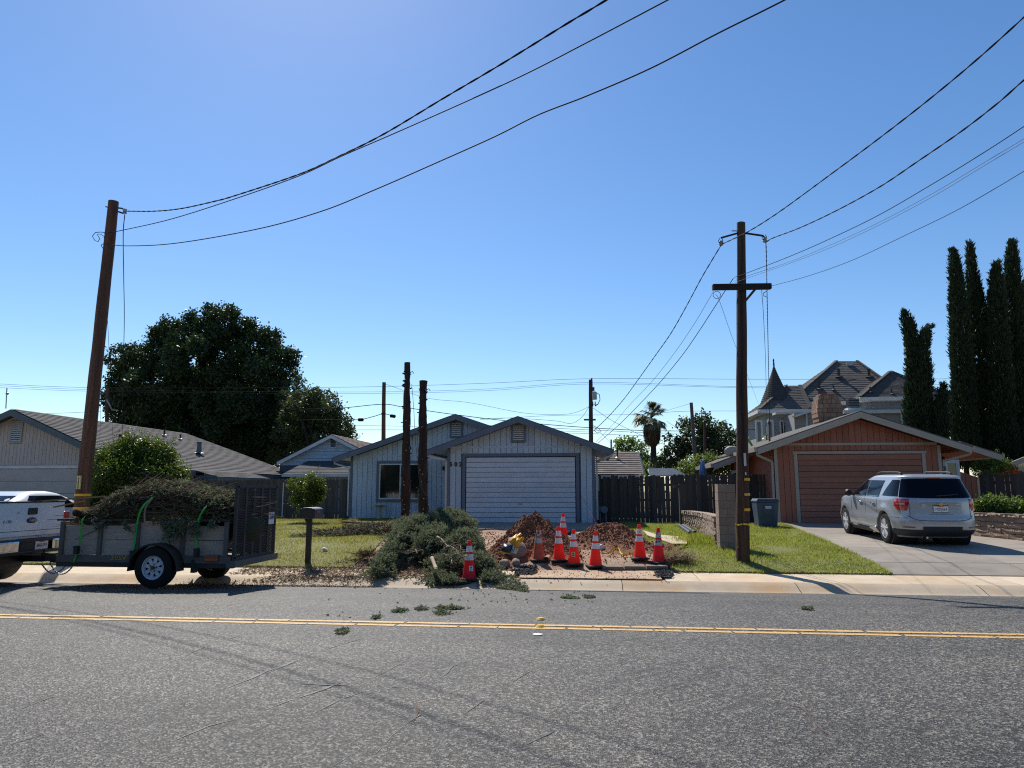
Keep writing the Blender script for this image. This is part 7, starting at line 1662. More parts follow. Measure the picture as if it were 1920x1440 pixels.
cone('crimson cone with torn bands, rightmost of the cones', 1236.5, 1062, M['cone_p'], M['cone_wd'], 25, 1)
# gravel strips of cold patch
def scatter(name, label, poly, n, s, m, seed, lift=0, flat=.6, kind='stuff'):
    r = random.Random(seed); mb = MB(); P = [G(*p) for p in poly]; a, b, c, d = P
    T = [(1, 1, -1), (1, -1, 1), (-1, 1, 1), (-1, -1, -1)]
    for i in range(n):
        u, v = r.random(), r.random(); p = a.lerp(b, u).lerp(d.lerp(c, u), v)+Vector((r.gauss(0, .05), r.gauss(0, .05), 0)); sz = s*r.uniform(.4, 1.5)
        rot = Matrix.Rotation(r.uniform(0, 6), 3, Vector((r.random(), r.random(), r.random()+.01)).normalized()); z = tz(p.x, p.y)+lift
        mb.add([Vector((p.x, p.y, z))+rot@(Vector(t)*sz*.5) for t in T], [(0, 1, 2), (0, 3, 1), (0, 2, 3), (1, 3, 2)])
    o = mb.build(name, m, fixn=False); o['kind'] = kind; o['label'] = label; return o
scatter('cold_patch_gravel', 'dark asphalt gravel strip left of the front cones', [(978, 1064), (1002, 1064), (998, 1080), (970, 1080)], 1500, .022, M['patch'], 1, .035)
scatter('cold_patch_gravel', 'dark asphalt gravel strip right of the rightmost cone', [(1237, 1066), (1252, 1066), (1256, 1084), (1236, 1084)], 1300, .022, M['patch'], 2, .035)
for k, (poly, w) in enumerate(((((975, 1062), (1004, 1062), (1000, 1080), (966, 1080)), 0), (((1235, 1066), (1254, 1066), (1258, 1085), (1235, 1085)), 0))):
    mb = MB(); a, b, c, d = [G(*p) for p in poly]; mb.grid([[tuple(a.lerp(b, u).lerp(d.lerp(c, u), v).xy)+((lambda q: tz(q.x, q.y)+.036+.008*math.sin(math.pi*u)*math.sin(math.pi*v))(a.lerp(b, u).lerp(d.lerp(c, u), v)),) for u in lin(0, 1, 8)] for v in lin(0, 1, 8)])
    o = mb.build('cold_patch', M['patch'], smooth=True); o['kind'] = 'structure'; o['label'] = 'ramp of fresh dark asphalt at the '+('left' if k == 0 else 'right')+' end of the steel plate'
scatter('loose_soil', 'crumbs of clay on the bare yard', [(900, 1000), (1230, 1000), (1250, 1058), (880, 1058)], 1800, .022, M['clod'], 3, .03)
scatter('loose_soil', 'crumbs scattered over the steel plate and kerb', [(950, 1062), (1250, 1062), (1260, 1096), (940, 1096)], 500, .012, M['clod'], 4, .035)
# dead grass tuft
def tuft(name, label, c, n, L_, m, spread, cat='dry grass tuft', up=1.0):
    C = np.array(c)+rng.normal(0, 1, (n, 3))*np.array([spread, spread*.6, spread*.25]); D = rdirs(n); D[:, 2] = np.abs(D[:, 2])*up; o = npmesh(name, leafquads(C, L_, .06, D=D, jit=.2), 4, m); return tag(o, label, cat)
M['dry'] = leafmat('dry_grass_blade', (.26, .2, .12), (.36, .3, .2), .3)
p = G(1266, 1058); tuft('dry_grass_tuft', 'clump of dry uprooted grass right of the rightmost cone', (p.x+.05, p.y+.1, p.z+.1), 1800, .16, M['dry'], .16)
mb = MB(); rough(mb, (p.x, p.y+.05, p.z+.05), (.3, .18, .12), 77, 2); tag(mb.build('sod_clump', M['dirt'], smooth=True), 'uprooted clump of sod and soil beside the rightmost cone', 'sod')
p = G(1316, 1020); C = np.array([p.x, p.y, p.z+.02])+rng.normal(0, 1, (1600, 3))*np.array([.28, .4, .0]); o = npmesh('tall_grass_tuft', leafquads(C, .2, .05, D=np.tile([0, 0, 1.0], (1600, 1)), jit=.35), 4, M['blade2']); tag(o, 'tall bright green grass tuft at the foot of the low block wall', 'grass tuft')
# caution tape
M['tape'] = mat('yellow_caution_tape', (.75, .6, .03), (.65, .5, .02), rough=.5, c3=(.03, .03, .03), s3=22, lo3=.55, hi3=.58)
def tape(label, pts, w=.05, tw=1.0, nm='caution_tape'):
    P = catmull([Vector(p) for p in pts], 8); mb = MB(); A_, B2_ = [], []
    for i, p in enumerate(P):
        a = tw*math.sin(i*.35)*1.2; u = Vector((.3*math.sin(a), .5*math.sin(a), math.cos(a)))*w*.5; A_.append(p-u); B2_.append(p+u)
    mb.grid([A_, B2_]); return tag(mb.build(nm, M['tape'], smooth=True), label, 'caution tape')
gp = lambda x, y, h=.04: G(x, y)+Vector((0, 0, h))
tape('yellow caution tape draped over the low block wall and grass', [V(1318, 965, G(1318, 1005).y-.05), V(1313, 990, G(1318, 1005).y-.25), gp(1300, 1010, .3), gp(1290, 1026, .1), gp(1275, 1035)], .07)
tape('yellow caution tape lying on the dirt between the cones', [gp(1128, 1041), gp(1142, 1040), gp(1157, 1033, .1), gp(1165, 1043, .06), gp(1180, 1044), gp(1190, 1039), gp(1215, 1036), gp(1245, 1038, .06), gp(1256, 1034, .08)], .05)
z0 = VD(1393, 983, dR).z; cp = along(RB, RT, z0); tape('yellow caution tape tied around the wooden pole with a hanging tail', [cp+Vector((.15*math.cos(t), .15*math.sin(t), .01*math.sin(3*t))) for t in lin(R(20), R(-180), 12)]+[cp+Vector((-.17, -.06, -.04)), cp+Vector((-.15, -.08, -.2)), cp+Vector((-.13, -.09, -.4)), cp+Vector((-.14, -.08, -.46))], .035, .6)
tape('red string line running down from the garage wall to a small yellow stake', [V(1090, 929, 24.9), V(1108, 962, 22), V(1119, 985, 19.6)], .012, 0, 'string_line')
bpy.data.objects['string_line'].data.materials[0] = M['redink']
stk = MB(); q = V(1119, 986, 19.5); stk.box(q.x-.02, q.x+.02, q.y-.02, q.y+.02, tz(q.x, q.y), q.z+.02); tag(stk.build('marker_stake', M['band_y']), 'small yellow marker stake behind the lower dirt pile', 'stake')
# litter
for lab, px, py, m, s in (('small blue white bottle between the dirt piles', 1092, 1017, flatmat('pale_blue_plastic', (.6, .7, .85), .3), .05), ('crumpled white paper beside the plain red cone', 1128, 1033, M['white_trim'], .09), ('crumpled white scrap of paper on the front lawn', 609, 1036, M['white_trim'], .08), ('small dark blue rag behind the far cone', 1068, 1003, M['ink'], .1)):
    p = G(px, py); mb = MB(); rough(mb, (p.x, p.y, p.z+s*.7), (s, s*.6, s*.9), len(lab), 2); tag(mb.build('litter', m), lab, 'litter', 'litter on the lots')
# road markers
for lab, px, py, m in (('yellow raised road marker on the far side of the centre lines', 1014, 1162, M['band_y']), ('yellow raised road marker on the near side of the centre lines', 1013, 1176, M['band_y']), ('flat white scrap on the asphalt below the road markers', 1008, 1190, M['white_trim'])):
    p = G(px, py); mb = MB(); fl = 'scrap' in lab; h = .006 if fl else .022; mb.lathe([(.001, h), (.035, h), (.055, .002)], (p.x, p.y, p.z+.004), 14); tag(mb.build('road_marker' if not fl else 'paper_scrap', m, smooth=40), lab, 'road marker' if not fl else 'litter')
# mailbox
mp = G(577, 1058); MBX = thing('mailbox', 'grey mailbox on a black post at the edge of the front lawn', 'mailbox', tuple(mp)); d0 = math.hypot(mp.x, mp.y)
yb_ = mp.y; top = V(577, 951, yb_).z; bot = V(577, 972, yb_).z; w = (V(594, 960, yb_).x-V(564, 960, yb_).x)
mb = MB(); mb.box(mp.x-.05, mp.x+.05, yb_-.05, yb_+.05, mp.z-.1, bot+.02); mb.build('post', M['metal_dark'], MBX, bevel=.008)
mb = MB(); n = 12; R2 = w*.5; 
pr = [(-.17, bot), (.17, bot), (.17, top-.05)]+[(.17*math.cos(t), top-.05+.05*math.sin(t)) for t in lin(.2, math.pi-.2, 6)]+[(-.17, top-.05)]
mb.prism([(mp.x+.02+x, z) for x, z in pr], yb_-.2, yb_+.28, 'y'); bx = mb.build('box', mat('grey_mailbox', (.1, .11, .13), (.07, .08, .09), rough=.5, metal=.3), MBX, bevel=.008)
piece('door', mp.x-.14, mp.x+.18, yb_-.215, yb_-.2, bot+.01, top-.03, M['metal_dark'], MBX); piece('flag', mp.x+.19, mp.x+.205, yb_-.1, yb_+.02, bot+.12, bot+.16, M['redink'], MBX)
# birdbath
p = G(711, 974); BB = thing('birdbath', 'pale stone birdbath against the blue grey wall beneath the window', 'birdbath', tuple(p)); h = V(711, 947, p.y).z-p.z; M['stone'] = mat('pale_stone', (.5, .43, .34), (.42, .36, .29), ns=6, rough=.9, bump=.8)
mb = MB(); mb.lathe([(.001, 0), (.15, 0), (.15, .04), (.09, .07), (.07, .2), (.065, h-.12), (.1, h-.06), (.001, h-.06)], tuple(p), 20); mb.build('pedestal', M['stone'], BB, smooth=40)
mb = MB(); mb.lathe([(.001, h-.05), (.1, h-.07), (.2, h-.03), (.22, h), (.2, h), (.12, h-.03), (.001, h-.035)], tuple(p), 24); mb.build('bowl', M['stone'], BB, smooth=40)
# recycling bin
p = G(1436, 989); BN = thing('wheelie_bin', 'blue grey wheeled waste bin against the terracotta wall', 'waste bin', tuple(p)); M['bin'] = flatmat('blue_grey_bin', (.045, .075, .11), .5); zt_ = V(1433, 935, p.y).z; hb = zt_-p.z
xw0, xw1 = V(1413, 950, p.y).x, V(1456, 950, p.y).x; cxb = (xw0+xw1)/2; wb_ = (xw1-xw0)/2
mb = MB(); mb.add([(cxb-wb_*.78, p.y-.3, p.z+.02), (cxb+wb_*.78, p.y-.3, p.z+.02), (cxb+wb_*.78, p.y+.3, p.z+.02), (cxb-wb_*.78, p.y+.3, p.z+.02), (cxb-wb_*.95, p.y-.38, zt_-.1), (cxb+wb_*.95, p.y-.38, zt_-.1), (cxb+wb_*.95, p.y+.38, zt_-.1), (cxb-wb_*.95, p.y+.38, zt_-.1)], [(0, 3, 2, 1), (4, 5, 6, 7), (0, 1, 5, 4), (1, 2, 6, 5), (2, 3, 7, 6), (3, 0, 4, 7)]); mb.build('bin_body', M['bin'], BN, bevel=.03)
mb = MB(); mb.box(cxb-wb_, cxb+wb_, p.y-.41, p.y+.4, zt_-.1, zt_-.06); mb.prism([(cxb-wb_*.98, zt_-.06), (cxb+wb_*.98, zt_-.06), (cxb+wb_*.85, zt_), (cxb-wb_*.85, zt_)], p.y-.38, p.y+.38, 'y'); mb.build('lid', M['bin'], BN, bevel=.012)
mb = MB(); 
for s in (-1, 1): mb.beam((cxb+s*wb_*.38, p.y-.37, zt_-.2), (cxb+s*wb_*.42, p.y-.345, zt_-.62), .03, .03)
mb.beam((cxb-wb_*.4, p.y-.36, zt_-.5), (cxb+wb_*.4, p.y-.36, zt_-.5), .03, .03); mb.build('rib', M['bin'], BN)
piece('label_plate', cxb-.1, cxb+.1, p.y-.405, p.y-.395, zt_-.3, zt_-.23, M['plate'], BN); lettering('RECOLOGY', .04, M['ink'], BN, (cxb, p.y-.41, zt_-.265), (math.pi/2, 0, 0), world=True)
for s in (-1, 1): mb = MB(); mb.lathe([(.001, -.03), (.1, -.03), (.1, .03), (.001, .03)], (cxb+s*wb_*.7, p.y+.3, p.z+.1), 16, 'x'); mb.build('wheel', M['tyre'], BN)
# ---------------------------------------------------------------- stripped trunks
M['trunk'] = mat('stripped_bark', (.075, .04, .028), (.03, .018, .014), ns=3, rough=.95, bump=3, bs=16, stretch=(5, 5, .4)); M['cutwood'] = mat('fresh_cut_wood', (.55, .4, .26), (.45, .32, .2), rough=.8)
def stripped(label, pb, pt, d, r0p, r1p, seed):
    B = VD(pb[0], pb[1], d); T = VD(pt[0], pt[1], d); B.z = tz(B.x, B.y)-.05; root = thing('tree_trunk', label, 'tree trunk', tuple(B), group='stripped trunks'); r = random.Random(seed); k = 40
    mb = MB(); n = 16; pts = [B.lerp(T, i/k) for i in range(k+1)]; r0, r1 = r0p/F*d, r1p/F*d; mb.tube(pts, [r0+(r1-r0)*(i/k) for i in range(k+1)], n)
    for i, v in enumerate(mb.v):
        a = Vector(v); q = mnoise.noise(Vector((a.x*6+seed, a.y*6, a.z*1.6)))*.045+mnoise.noise(Vector((a.x*20, a.y*20, a.z*7)))*.018; c = B.lerp(T, (a.z-B.z)/(T.z-B.z)); dd = Vector((a.x-c.x, a.y-c.y, 0)); dd = dd.normalized() if dd.length > 1e-4 else dd; mb.v[i] = tuple(a+dd*q)
    mb.build('trunk', M['trunk'], root, smooth=50)
    st = MB(); ct = MB()
    for i in range(46):
        t = r.uniform(.03, .97); c = B.lerp(T, t); rr_ = r0+(r1-r0)*t; a = r.uniform(-math.pi, 0); dv = Vector((math.cos(a), math.sin(a), r.uniform(-.2, .5))); L_ = r.uniform(.01, .055); s = r.uniform(.012, .024); p0 = c+dv*rr_*.85; p1 = c+dv*(rr_+L_); st.tube([p0, p1], [s*1.3, s], 6)
        if r.random() < .55: ct.tube([p1, p1+dv*.004], s*.8, 6)
    st.build('branch_stubs', M['trunk'], root)['kind'] = 'stuff'; ct.build('cut_faces', M['cutwood'], root)['kind'] = 'stuff'
    MB().tube([T, T+Vector((0, 0, .006))], r1*.86, 14).build('cut_top', M['trunk'], root)
    rp = MB(); rp.tube([T.lerp(B, .06)+Vector((r1*1.15*math.cos(a), r1*1.15*math.sin(a), .02*math.sin(a*2)-.04*math.cos(a))) for a in lin(0, 2*math.pi, 20)], .008, 5); c = T.lerp(B, .06); rp.tube([c+Vector((r1*1.1, -.05, 0)), c+Vector((r1*1.1+.06, -.08, .03)), c+Vector((r1*1.1+.1, -.08, -.03))], .01, 5); rp.build('rope', M['cable'], root)
    return B, T, r0
tB1, tT1, _ = stripped('taller stripped bare trunk, left of the pair above the branch pile', (759, 985), (764.5, 680), 19.0, 10.0, 6.0, 1)
tB2, tT2, _ = stripped('shorter stripped bare trunk, right of the pair above the branch pile', (795, 960), (793.5, 714), 18.2, 8.6, 7.0, 2)
wire('rope hanging from the taller trunk down to the shorter one', [(772, 720), (776, 770), (779, 830), (785, 870), (792, 915), (800, 930)], 18.8, 18.0, .008, key=1, m=M['cable_g'])
# ---------------------------------------------------------------- cut branches
M['jun'] = leafmat('juniper_foliage', (.12, .145, .075), (.22, .24, .15), trans=.25, rough=.75, ns=2.2)
M['jun2'] = leafmat('drying_foliage', (.12, .11, .06), (.17, .14, .08), trans=.12, rough=.8, ns=2.2)
M['twig'] = mat('brown_twigs', (.2, .125, .085), (.12, .075, .05), rough=.9)
M['palebr'] = mat('pale_bark', (.42, .32, .22), (.3, .22, .15), ns=8, rough=.85)
def sprays(name, P, D, L_, m, parent, K=11, w=.012, frac=None, mats=None, curl=.35):
    """P,D (N,3): each spray is a fan of K narrow leaflets along a stem"""
    n = len(P); D = D/np.linalg.norm(D, axis=1, keepdims=True); U = np.cross(D, rdirs(n)); U /= np.linalg.norm(U, axis=1, keepdims=True)+1e-9; Ls = L_*rng.uniform(.6, 1.3, n)
    V_ = []
    for k in range(K):
        t = (k+.5)/K; sd = (1 if k % 2 else -1); o = P+D*(Ls*t*.8)[:, None]; dr = D*.75+U*(sd*.75*(1-.5*t))+rng.normal(0, .22, (n, 3)); dr[:, 2] -= curl*t*.3; dr /= np.linalg.norm(dr, axis=1, keepdims=True)
        s = np.cross(dr, rdirs(n)); s /= np.linalg.norm(s, axis=1, keepdims=True)+1e-9; l_ = (Ls*.42*(1-.45*t))[:, None]; v = np.empty((n, 4, 3)); v[:, 0] = o; v[:, 1] = o+dr*l_*.45+s*w; v[:, 2] = o+dr*l_; v[:, 3] = o+dr*l_*.45-s*w; V_.append(v)
    V_ = np.concatenate(V_)
    if mats: mi = np.tile((rng.random(n) < frac).astype(int), K); return npmesh(name, V_, 4, mats, parent, mi=mi)
    return npmesh(name, V_, 4, m, parent)
cone_at = P3(G(877, 1096))
def clear_cone(P):
    d = np.hypot(P[:, 0]-cone_at.x, P[:, 1]-(cone_at.y+.15)); return ~((d < .26) | ((np.abs(P[:, 0]-cone_at.x) < .2) & (P[:, 1] < cone_at.y+.2)))
def pilesurf(ell, n, x=None):
    """sample upper shell of a union of ellipsoids; ell: (cx,cy,cz,rx,ry,rz)"""
    out, nor = [], []; wts = np.array([e[3]*e[4]+e[3]*e[5]+e[4]*e[5] for e in ell]); cnt = (n*wts/wts.sum()).astype(int)
    for e, c in zip(ell, cnt):
        d = rdirs(c); d[:, 2] = np.abs(d[:, 2])*1.0-.25*(rng.random(c) < .3); bump = np.array([1+.16*mnoise.noise(Vector((q[0]*2.5+e[0], q[1]*2.5+e[1], q[2]*2.5)))+.1*mnoise.noise(Vector((q[0]*7+e[0], q[1]*7, q[2]*7))) for q in d])
        r = bump*rng.uniform(.82, 1.03, c); p = np.array(e[:3])+d*np.array(e[3:6])*r[:, None]; nn = d/np.array(e[3:6]); nn /= np.linalg.norm(nn, axis=1, keepdims=True); out.append(p); nor.append(nn)
    P = np.concatenate(out); N_ = np.concatenate(nor); keep = np.ones(len(P), bool)
    for e in ell:
        q = (P-np.array(e[:3]))/np.array(e[3:6]); keep &= (q**2).sum(1) > .62
    g = np.array([tz(a, b) for a, b in P[:, :2]]); keep &= P[:, 2] > g-.02; keep &= clear_cone(P)
    return P[keep], N_[keep]
def ellp(px, py, d, rx, rz, ry):
    c = VD(px, py, d); k = d/F; return (c.x, c.y, c.z, rx*k, ry, rz*k)
BR = thing('branch_pile', 'large heap of cut green juniper branches spilling onto the road', 'branch pile', tuple(P3(VD(830, 1080, 14.5))))
E = [ellp(828, 1004, 16.6, 50, 42, .9), ellp(856, 992, 16.4, 32, 28, .8), ellp(790, 1004, 16.6, 40, 34, .9), ellp(826, 1030, 15.6, 46, 42, .8), ellp(868, 1038, 15.3, 36, 42, .8), ellp(898, 1066, 14.3, 26, 26, .5), ellp(852, 1064, 14.5, 38, 28, .6), ellp(918, 1086, 13.8, 24, 12, .4), ellp(768, 1000, 16.9, 24, 26, .7),
     ellp(752, 1018, 15.8, 15, 22, .7), ellp(738, 1038, 15.0, 14, 19, .55), ellp(725, 1056, 14.4, 13, 16, .45), ellp(712, 1073, 13.9, 10, 10, .3), ellp(830, 1080, 14.1, 20, 12, .45), ellp(850, 1090, 13.6, 46, 8, .3)]
mb = MB()
for e in E:
    bm = bmesh.new(); bmesh.ops.create_icosphere(bm, subdivisions=3, radius=1); bm.verts.ensure_lookup_table()
    mb.add([(e[0]+v.co.x*e[3]*.86, e[1]+v.co.y*e[4]*.86, e[2]+v.co.z*e[5]*.86) for v in bm.verts], [[v.index for v in f.verts] for f in bm.faces]); bm.free()
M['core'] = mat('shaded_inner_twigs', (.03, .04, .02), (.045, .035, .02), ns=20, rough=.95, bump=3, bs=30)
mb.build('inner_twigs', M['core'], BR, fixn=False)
P, N_ = pilesurf(E, 30000); D = N_*.7+rng.normal(0, .35, P.shape)+np.array([.1, -.3, -.1]); o = sprays('foliage', P, D, .1, None, BR, K=9, w=.0075, frac=.1, mats=[M['jun'], M['jun2']]); o['kind'] = 'stuff'
# drooping plume ridges
pl = []
for k in range(170):
    i = rng.integers(len(P)); p = P[i]; d = N_[i]*.5+np.array([.1, -.6, -.2])+rng.normal(0, .3, 3); d /= np.linalg.norm(d); m_ = 26; t = np.linspace(0, 1, m_)[:, None]; c = p+d*t*.32+np.array([0, 0, -.14])*t*t+rng.normal(0, .02, (m_, 3)); pl.append((c, np.tile(d, (m_, 1))))
o = sprays('plumes', *(lambda a, b: (a[clear_cone(a)], b[clear_cone(a)]))(np.concatenate([a for a, b in pl]), np.concatenate([b for a, b in pl])+rng.normal(0, .4, (170*26, 3))), .085, M['jun'], BR, K=9, w=.0075); o['kind'] = 'stuff'
def branch(nm, pts, r0, r1, m, parent, side=0, seed=0):
    r = random.Random(seed); Q = catmull([Vector(p) for p in pts], 6); mb = MB(); mb.tube(Q, [r0+(r1-r0)*i/(len(Q)-1) for i in range(len(Q))], 8)
    for _ in range(side):
        i = r.randrange(2, len(Q)-1); d = (Q[i]-Q[i-1]).normalized()+Vector((r.uniform(-.8, .8), r.uniform(-.8, .2), r.uniform(-.1, .9))); L_ = r.uniform(.1, .35); mb.tube([Q[i], Q[i]+d*L_*.5+Vector((0, 0, .02)), Q[i]+d*L_], [r0*.3, r0*.2, .003], 5)
    return mb.build(nm, m, parent, smooth=True)
branch('pale_limb', [VD(820, 1006, 14.8), VD(829, 1012, 14.5), VD(838, 1023, 14.3), VD(851, 1028, 14.1), VD(860, 1040, 13.9), VD(872, 1046, 13.75)], .017, .008, M['palebr'], BR, 18, 3)
if 0: branch('pale_limb', [VD(885, 1050, 13.4), VD(900, 1058, 13.2), VD(925, 1076, 12.9)], .02, .008, M['palebr'], BR, 8, 5)
branch('cut_limb', [VD(810, 1046, 13.9), VD(815, 1060, 13.55), VD(818, 1067, 13.3)], .036, .036, M['palebr'], BR)
q = VD(818, 1067.5, 13.29); MB().tube([q, q+Vector((0, -.02, -.01))], .035, 14).build('cut_face', M['cutwood'], BR)
for s in range(7):
    a = VD(random.uniform(760, 880), random.uniform(1030, 1060), 13.6); branch('twig', [a, a+Vector((random.uniform(-.2, .2), -.3, .1)), a+Vector((random.uniform(-.4, .4), -.6, .05))], .01, .003, M['palebr'], BR, 3, s)
def mat_debris(name, label, polys, n, L_, m, mats=None, frac=.3, zl=.02, hh=.1, K=9, seed=0, tw=0, w=.01, kind='stuff', gauss=0):
    PP = []
    for poly, nn in zip(polys, n):
        a, b, c, d = [G(*p) for p in poly]
        for i in range(nn):
            u, v = (random.random(), random.random()) if not gauss else (min(1, max(0, random.gauss(.5, .22))), min(1, max(0, random.gauss(.5, .22))))
            p = a.lerp(b, u).lerp(d.lerp(c, u), v); ed = 4*min(u, 1-u, .25)*4*min(v, 1-v, .25); PP.append((p.x, p.y, tz(p.x, p.y)+zl+random.random()*hh*ed))
    P = np.array(PP); P = P[clear_cone(P)]; D = rng.normal(0, 1, P.shape)*np.array([1, .8, .25]); o = sprays(name, P, D, L_, m, None, K=K, w=w, frac=frac, mats=mats); o['label'] = label
    if kind: o['kind'] = kind
    return o
mat_debris('cut_sprigs', 'green clippings spread at the foot of the branch heap on the kerb', [((800, 1084), (960, 1080), (985, 1104), (770, 1096)), ((930, 1084), (985, 1092), (995, 1112), (930, 1104))], (900, 350), .09, None, [M['jun'], M['jun2']], .25, .01, .07)
mat_debris('cut_sprigs', 'dry twigs and clippings on the sidewalk left of the branch heap', [((470, 1062), (700, 1064), (712, 1080), (430, 1078)), ((520, 1080), (705, 1082), (700, 1094), (430, 1094)), ((640, 1050), (735, 1050), (730, 1064), (600, 1062)), ((700, 1060), (820, 1060), (830, 1094), (690, 1094))], (1300, 1200, 600, 1500), .09, None, [M['dry'], M['twig']], .75, .01, .035, K=7, w=.006)
mat_debris('cut_sprigs', 'small green sprigs scattered over the asphalt', [((860, 1104), (1110, 1110), (1120, 1135), (850, 1130)), ((560, 1100), (900, 1104), (1000, 1150), (600, 1160))], (45, 25), .05, M['jun'], zl=.004, hh=.02)
mat_debris('bark_litter', 'brown bark litter strip in the gutter by the trailer', [((330, 1084), (720, 1092), (700, 1102), (330, 1098))], (2600,), .05, None, [M['dry'], M['twig']], .8, .004, .01, K=6, w=.005)
for lab, px, py, rx in (('largest green sprig lying on the asphalt above the centre line', 842, 1142, 22), ('green sprig left of the largest one on the asphalt', 789, 1143, 9), ('small green sprig farthest left above the centre line', 749, 1147, 9), ('thin sprig just below the largest one', 829, 1151, 10), ('small dark sprig by the kerb line right of the heap', 1068, 1122, 12), ('sprig on the asphalt just right of the branch heap', 1105, 1121, 8), ('flattened sprig on the yellow line', 705, 1159, 5), ('small sprig below the yellow lines', 643, 1186, 6), ('tiny sprig at the right of the road near the pole shadow', 1514, 1143, 6)):
    p = G(px, py); n = int(14*rx); r_ = rx/F*math.hypot(p.x, p.y); P = np.array([p.x, p.y, p.z+.012])+rng.normal(0, 1, (n, 3))*np.array([r_*.45, .045, .006]); D = rng.normal(0, 1, P.shape)*np.array([1, .6, .25])
    tag(sprays('green_sprig', P, D, .06, M['jun'], None, K=9, w=.008), lab, 'sprig', 'sprigs on the asphalt')
# brush pile on the lawn
BL = thing('brush_pile', 'long low heap of dry brush and branches on the front lawn', 'brush pile', tuple(G(650, 1005)))
E2 = [ellp(660, 1003, 20.8, 62, 6, .8), ellp(700, 996, 21.0, 50, 9, .9), ellp(620, 1006, 20.2, 50, 5, .6), ellp(735, 995, 20.5, 28, 10, .9), ellp(560, 1010, 19.7, 24, 3, .3)]
P, N_ = pilesurf(E2, 2600); o = sprays('brush_foliage', P, N_*.4+rng.normal(0, .6, P.shape)*np.array([1.5, 1, .3]), .2, None, BL, K=9, w=.012, frac=.55, mats=[M['jun'], M['twig']]); o['kind'] = 'stuff'
mb = MB()
for i in range(160):
    e = random.choice(E2[:4]); a = Vector((e[0]+random.gauss(0, e[3]*.5), e[1]+random.gauss(0, e[4]*.4), e[2]+random.uniform(-.1, .14)+e[5]*.2)); d = Vector((random.uniform(.4, 1)*random.choice((-1, 1)), random.uniform(-.4, .4), random.uniform(-.08, .12))); L_ = random.uniform(.3, 1.0); mb.tube([a, a+d*L_*.5+Vector((0, 0, .04)), a+d*L_], [.012, .008, .003], 4)
mb.build('dry_branches', M['twig'], BL)['kind'] = 'stuff'
branch('long_limb', [G(640, 985)+Vector((0, 0, .12)), G(690, 992)+Vector((0, 0, .16)), G(745, 999)+Vector((0, 0, .16))], .03, .05, M['trunk'], BL)
p = G(688, 1050); tuft('brush_clump', 'small dark clump of twigs on the lawn edge left of the heap', (p.x, p.y, p.z+.1), 900, .14, M['twig'], .14, 'brush clump', .6)
p = G(662, 982); tuft('weed', 'small grey weed at the top of the front lawn', (p.x, p.y, p.z+.08), 260, .14, M['dry'], .07, 'weed')
# ---------------------------------------------------------------- load in the trailer
LD = thing('branch_load', 'heap of cut branches loaded in the utility trailer', 'branch load', ((xa+xb)/2, 12.5, zbt))
dT = 12.9
def el2(px, py, rx, rz, ry=.62, d=13.0): return ellp(px, py, d, rx, rz, ry)
E3 = [el2(200, 975, 46, 20), el2(250, 957, 52, 34), el2(300, 944, 50, 34), el2(340, 938, 46, 30), el2(385, 946, 40, 28), el2(412, 948, 26, 24), el2(440, 968, 24, 40), el2(465, 990, 30, 40), el2(400, 1000, 60, 34), el2(290, 975, 120, 26), el2(360, 965, 60, 34), el2(425, 950, 20, 24)]
mb = MB()
for e in E3[:9]:
    bm = bmesh.new(); bmesh.ops.create_icosphere(bm, subdivisions=3, radius=1); bm.verts.ensure_lookup_table(); mb.add([(e[0]+v.co.x*e[3]*.72, e[1]+v.co.y*e[4]*.72, max(zbt+.05, e[2]+v.co.z*e[5]*.72)) for v in bm.verts], [[v.index for v in f.verts] for f in bm.faces]); bm.free()
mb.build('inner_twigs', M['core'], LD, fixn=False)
P, N_ = pilesurf(E3, 17000); k = (P[:, 2] > zt_tr-.03 if (zt_tr := V(280, 976, YN).z) else True) & (P[:, 0] < gx-.06) & (P[:, 1] > YN+.02); P, N_ = P[k], N_[k]
D = N_*.5+rng.normal(0, .35, P.shape)+np.array([.55, -.25, -.1]); o = sprays('foliage', P, D, .12, None, LD, K=10, w=.008, frac=.42, mats=[M['jun'], M['jun2']]); o['kind'] = 'stuff'
mb = MB()
for i in range(1000):
    j = rng.integers(len(P)); a = Vector(P[j]); 
    px_t = (a.x-xa)/(xb-xa)
    if px_t > .78 and random.random() < .7: continue
    d = Vector((random.uniform(.6, 1), random.uniform(-.25, .15), random.uniform(-.35, .3)*(1 if px_t > .35 else .6)+(.28 if px_t < .45 else -.1))).normalized(); L_ = random.uniform(.2, .75); s = -1 if random.random() < .5 else 1; a = a+Vector(N_[j])*.03; mb.tube([a, a+d*L_*.5*s+Vector((0, 0, -.02)), a+d*L_*s], [.008, .007, .003], 4)
mb.build('bare_twigs', M['twig'], LD)['kind'] = 'stuff'
# branches hanging over the near side
PH, DH = [], []
for (px, py, tx, ty, n) in ((330, 975, 318, 1004, 70), (350, 972, 332, 1000, 60), (300, 978, 308, 990, 30), (362, 975, 366, 998, 45), (395, 975, 398, 985, 25), (235, 978, 238, 990, 20), (190, 980, 184, 986, 16)):
    a, b = V(px, py, YN-.05), V(tx, ty, YN-.12); t = rng.random(n)[:, None]; PH.append(np.array(a)+(np.array(b)-np.array(a))*t+rng.normal(0, .035, (n, 3))*np.array([1.2, .4, 1])); DH.append(np.tile(np.array((b-a).normalized()), (n, 1)))
o = sprays('hanging_foliage', np.concatenate(PH), np.concatenate(DH)+rng.normal(0, .4, (len(np.concatenate(PH)), 3)), .13, M['jun'], LD, K=11, w=.01); o['kind'] = 'stuff'
branch('log', [VD(140, 961, 12.6), VD(152, 963, 12.7), VD(180, 974, 12.8)], .06, .07, M['trunk'], LD)
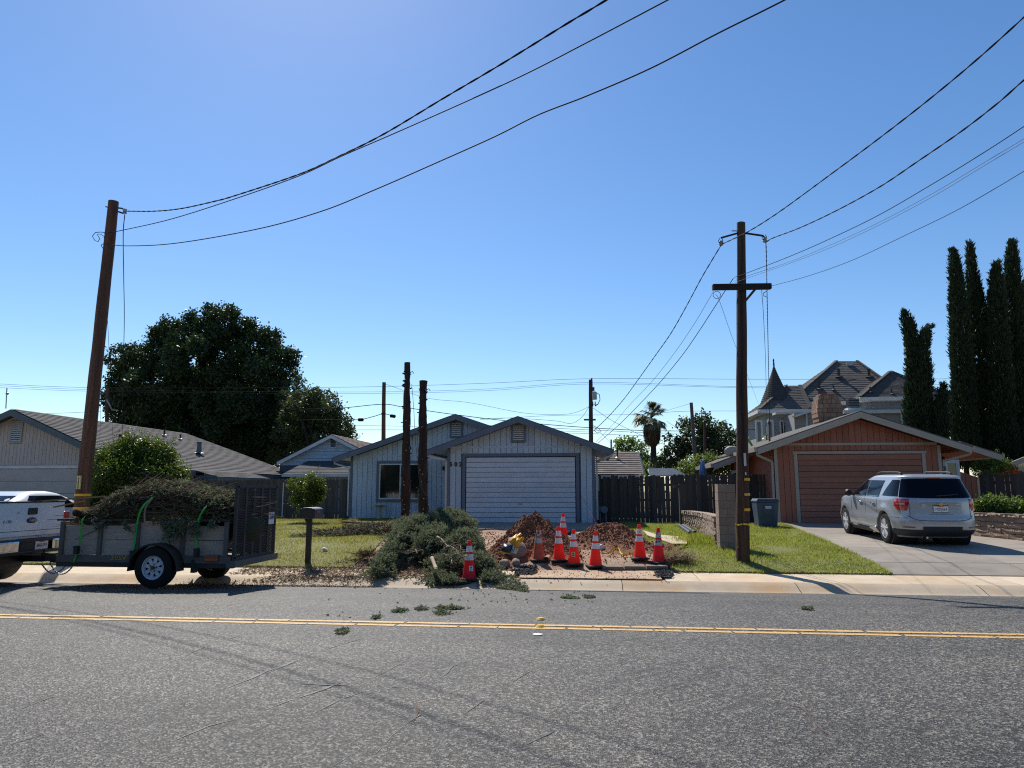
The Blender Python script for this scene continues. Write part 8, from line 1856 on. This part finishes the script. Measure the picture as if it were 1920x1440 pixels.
q = VD(139.5, 961, 12.6)
# straps
def strap(label, pts, w=.034, m=None):
    P = catmull(pts, 8); mb = MB(); A_, B2_ = [], []
    for i, p in enumerate(P):
        d = (P[min(i+1, len(P)-1)]-P[max(0, i-1)]).normalized(); u = d.cross(Vector((0, -1, .15))).normalized()*w*.5; A_.append(p-u); B2_.append(p+u)
    mb.grid([A_, B2_]); o = mb.build('ratchet_strap', m or M['strap'], smooth=True); s = o.modifiers.new('s', 'SOLIDIFY'); s.thickness = .003; return tag(o, label, 'strap', 'straps over the trailer load')
ys_ = YN-.07
SS = [strap('lime green ratchet strap at the front end of the trailer', [VD(185, 963, 13.0), VD(170, 966, 12.9), V(156, 972, ys_), V(153, 990, ys_), V(149, 1020, ys_), V(145, 1035, ys_), V(138, 1055, ys_)]),
      strap('lime green ratchet strap over the middle of the trailer load', [VD(303, 924, 12.7), VD(288, 932, 12.5), V(272, 945, ys_-.05), V(262, 962, ys_-.05), V(256, 990, ys_), V(252, 1020, ys_), V(249, 1037, ys_)]),
      strap('lime green ratchet strap near the ramp gate of the trailer', [VD(394, 941, 12.8), V(384, 952, ys_-.05), V(372, 975, ys_), V(369, 1000, ys_), V(367, 1022, ys_), V(368, 1040, ys_)])]
for o, px, py in zip(SS, (144, 249, 369), (1031, 1040, 1036)):
    c = V(px, py, ys_-.02); mb = MB(); mb.box(c.x-.035, c.x+.035, c.y-.04, c.y+.03, c.z-.07, c.z+.07); mb.tube([(c.x-.05, c.y-.03, c.z+.05), (c.x+.05, c.y-.03, c.z+.05)], .012, 6); mb.build('ratchet', M['metal_dark'], o)
strap('tan hose strap beside the middle green strap', [VD(286, 934, 12.4), V(274, 950, ys_-.02), V(271, 965, ys_-.02), V(272, 982, ys_-.01)], .03, M['palebr'])
tag(MB().tube([VD(100, 951, 12.4), VD(158, 939.5, 12.6)], .016, 6).build('rake_handle', flatmat('rake_wood', (.4, .22, .08), .7)), 'wooden tool handle sticking out of the pickup bed towards the pole', 'tool handle')
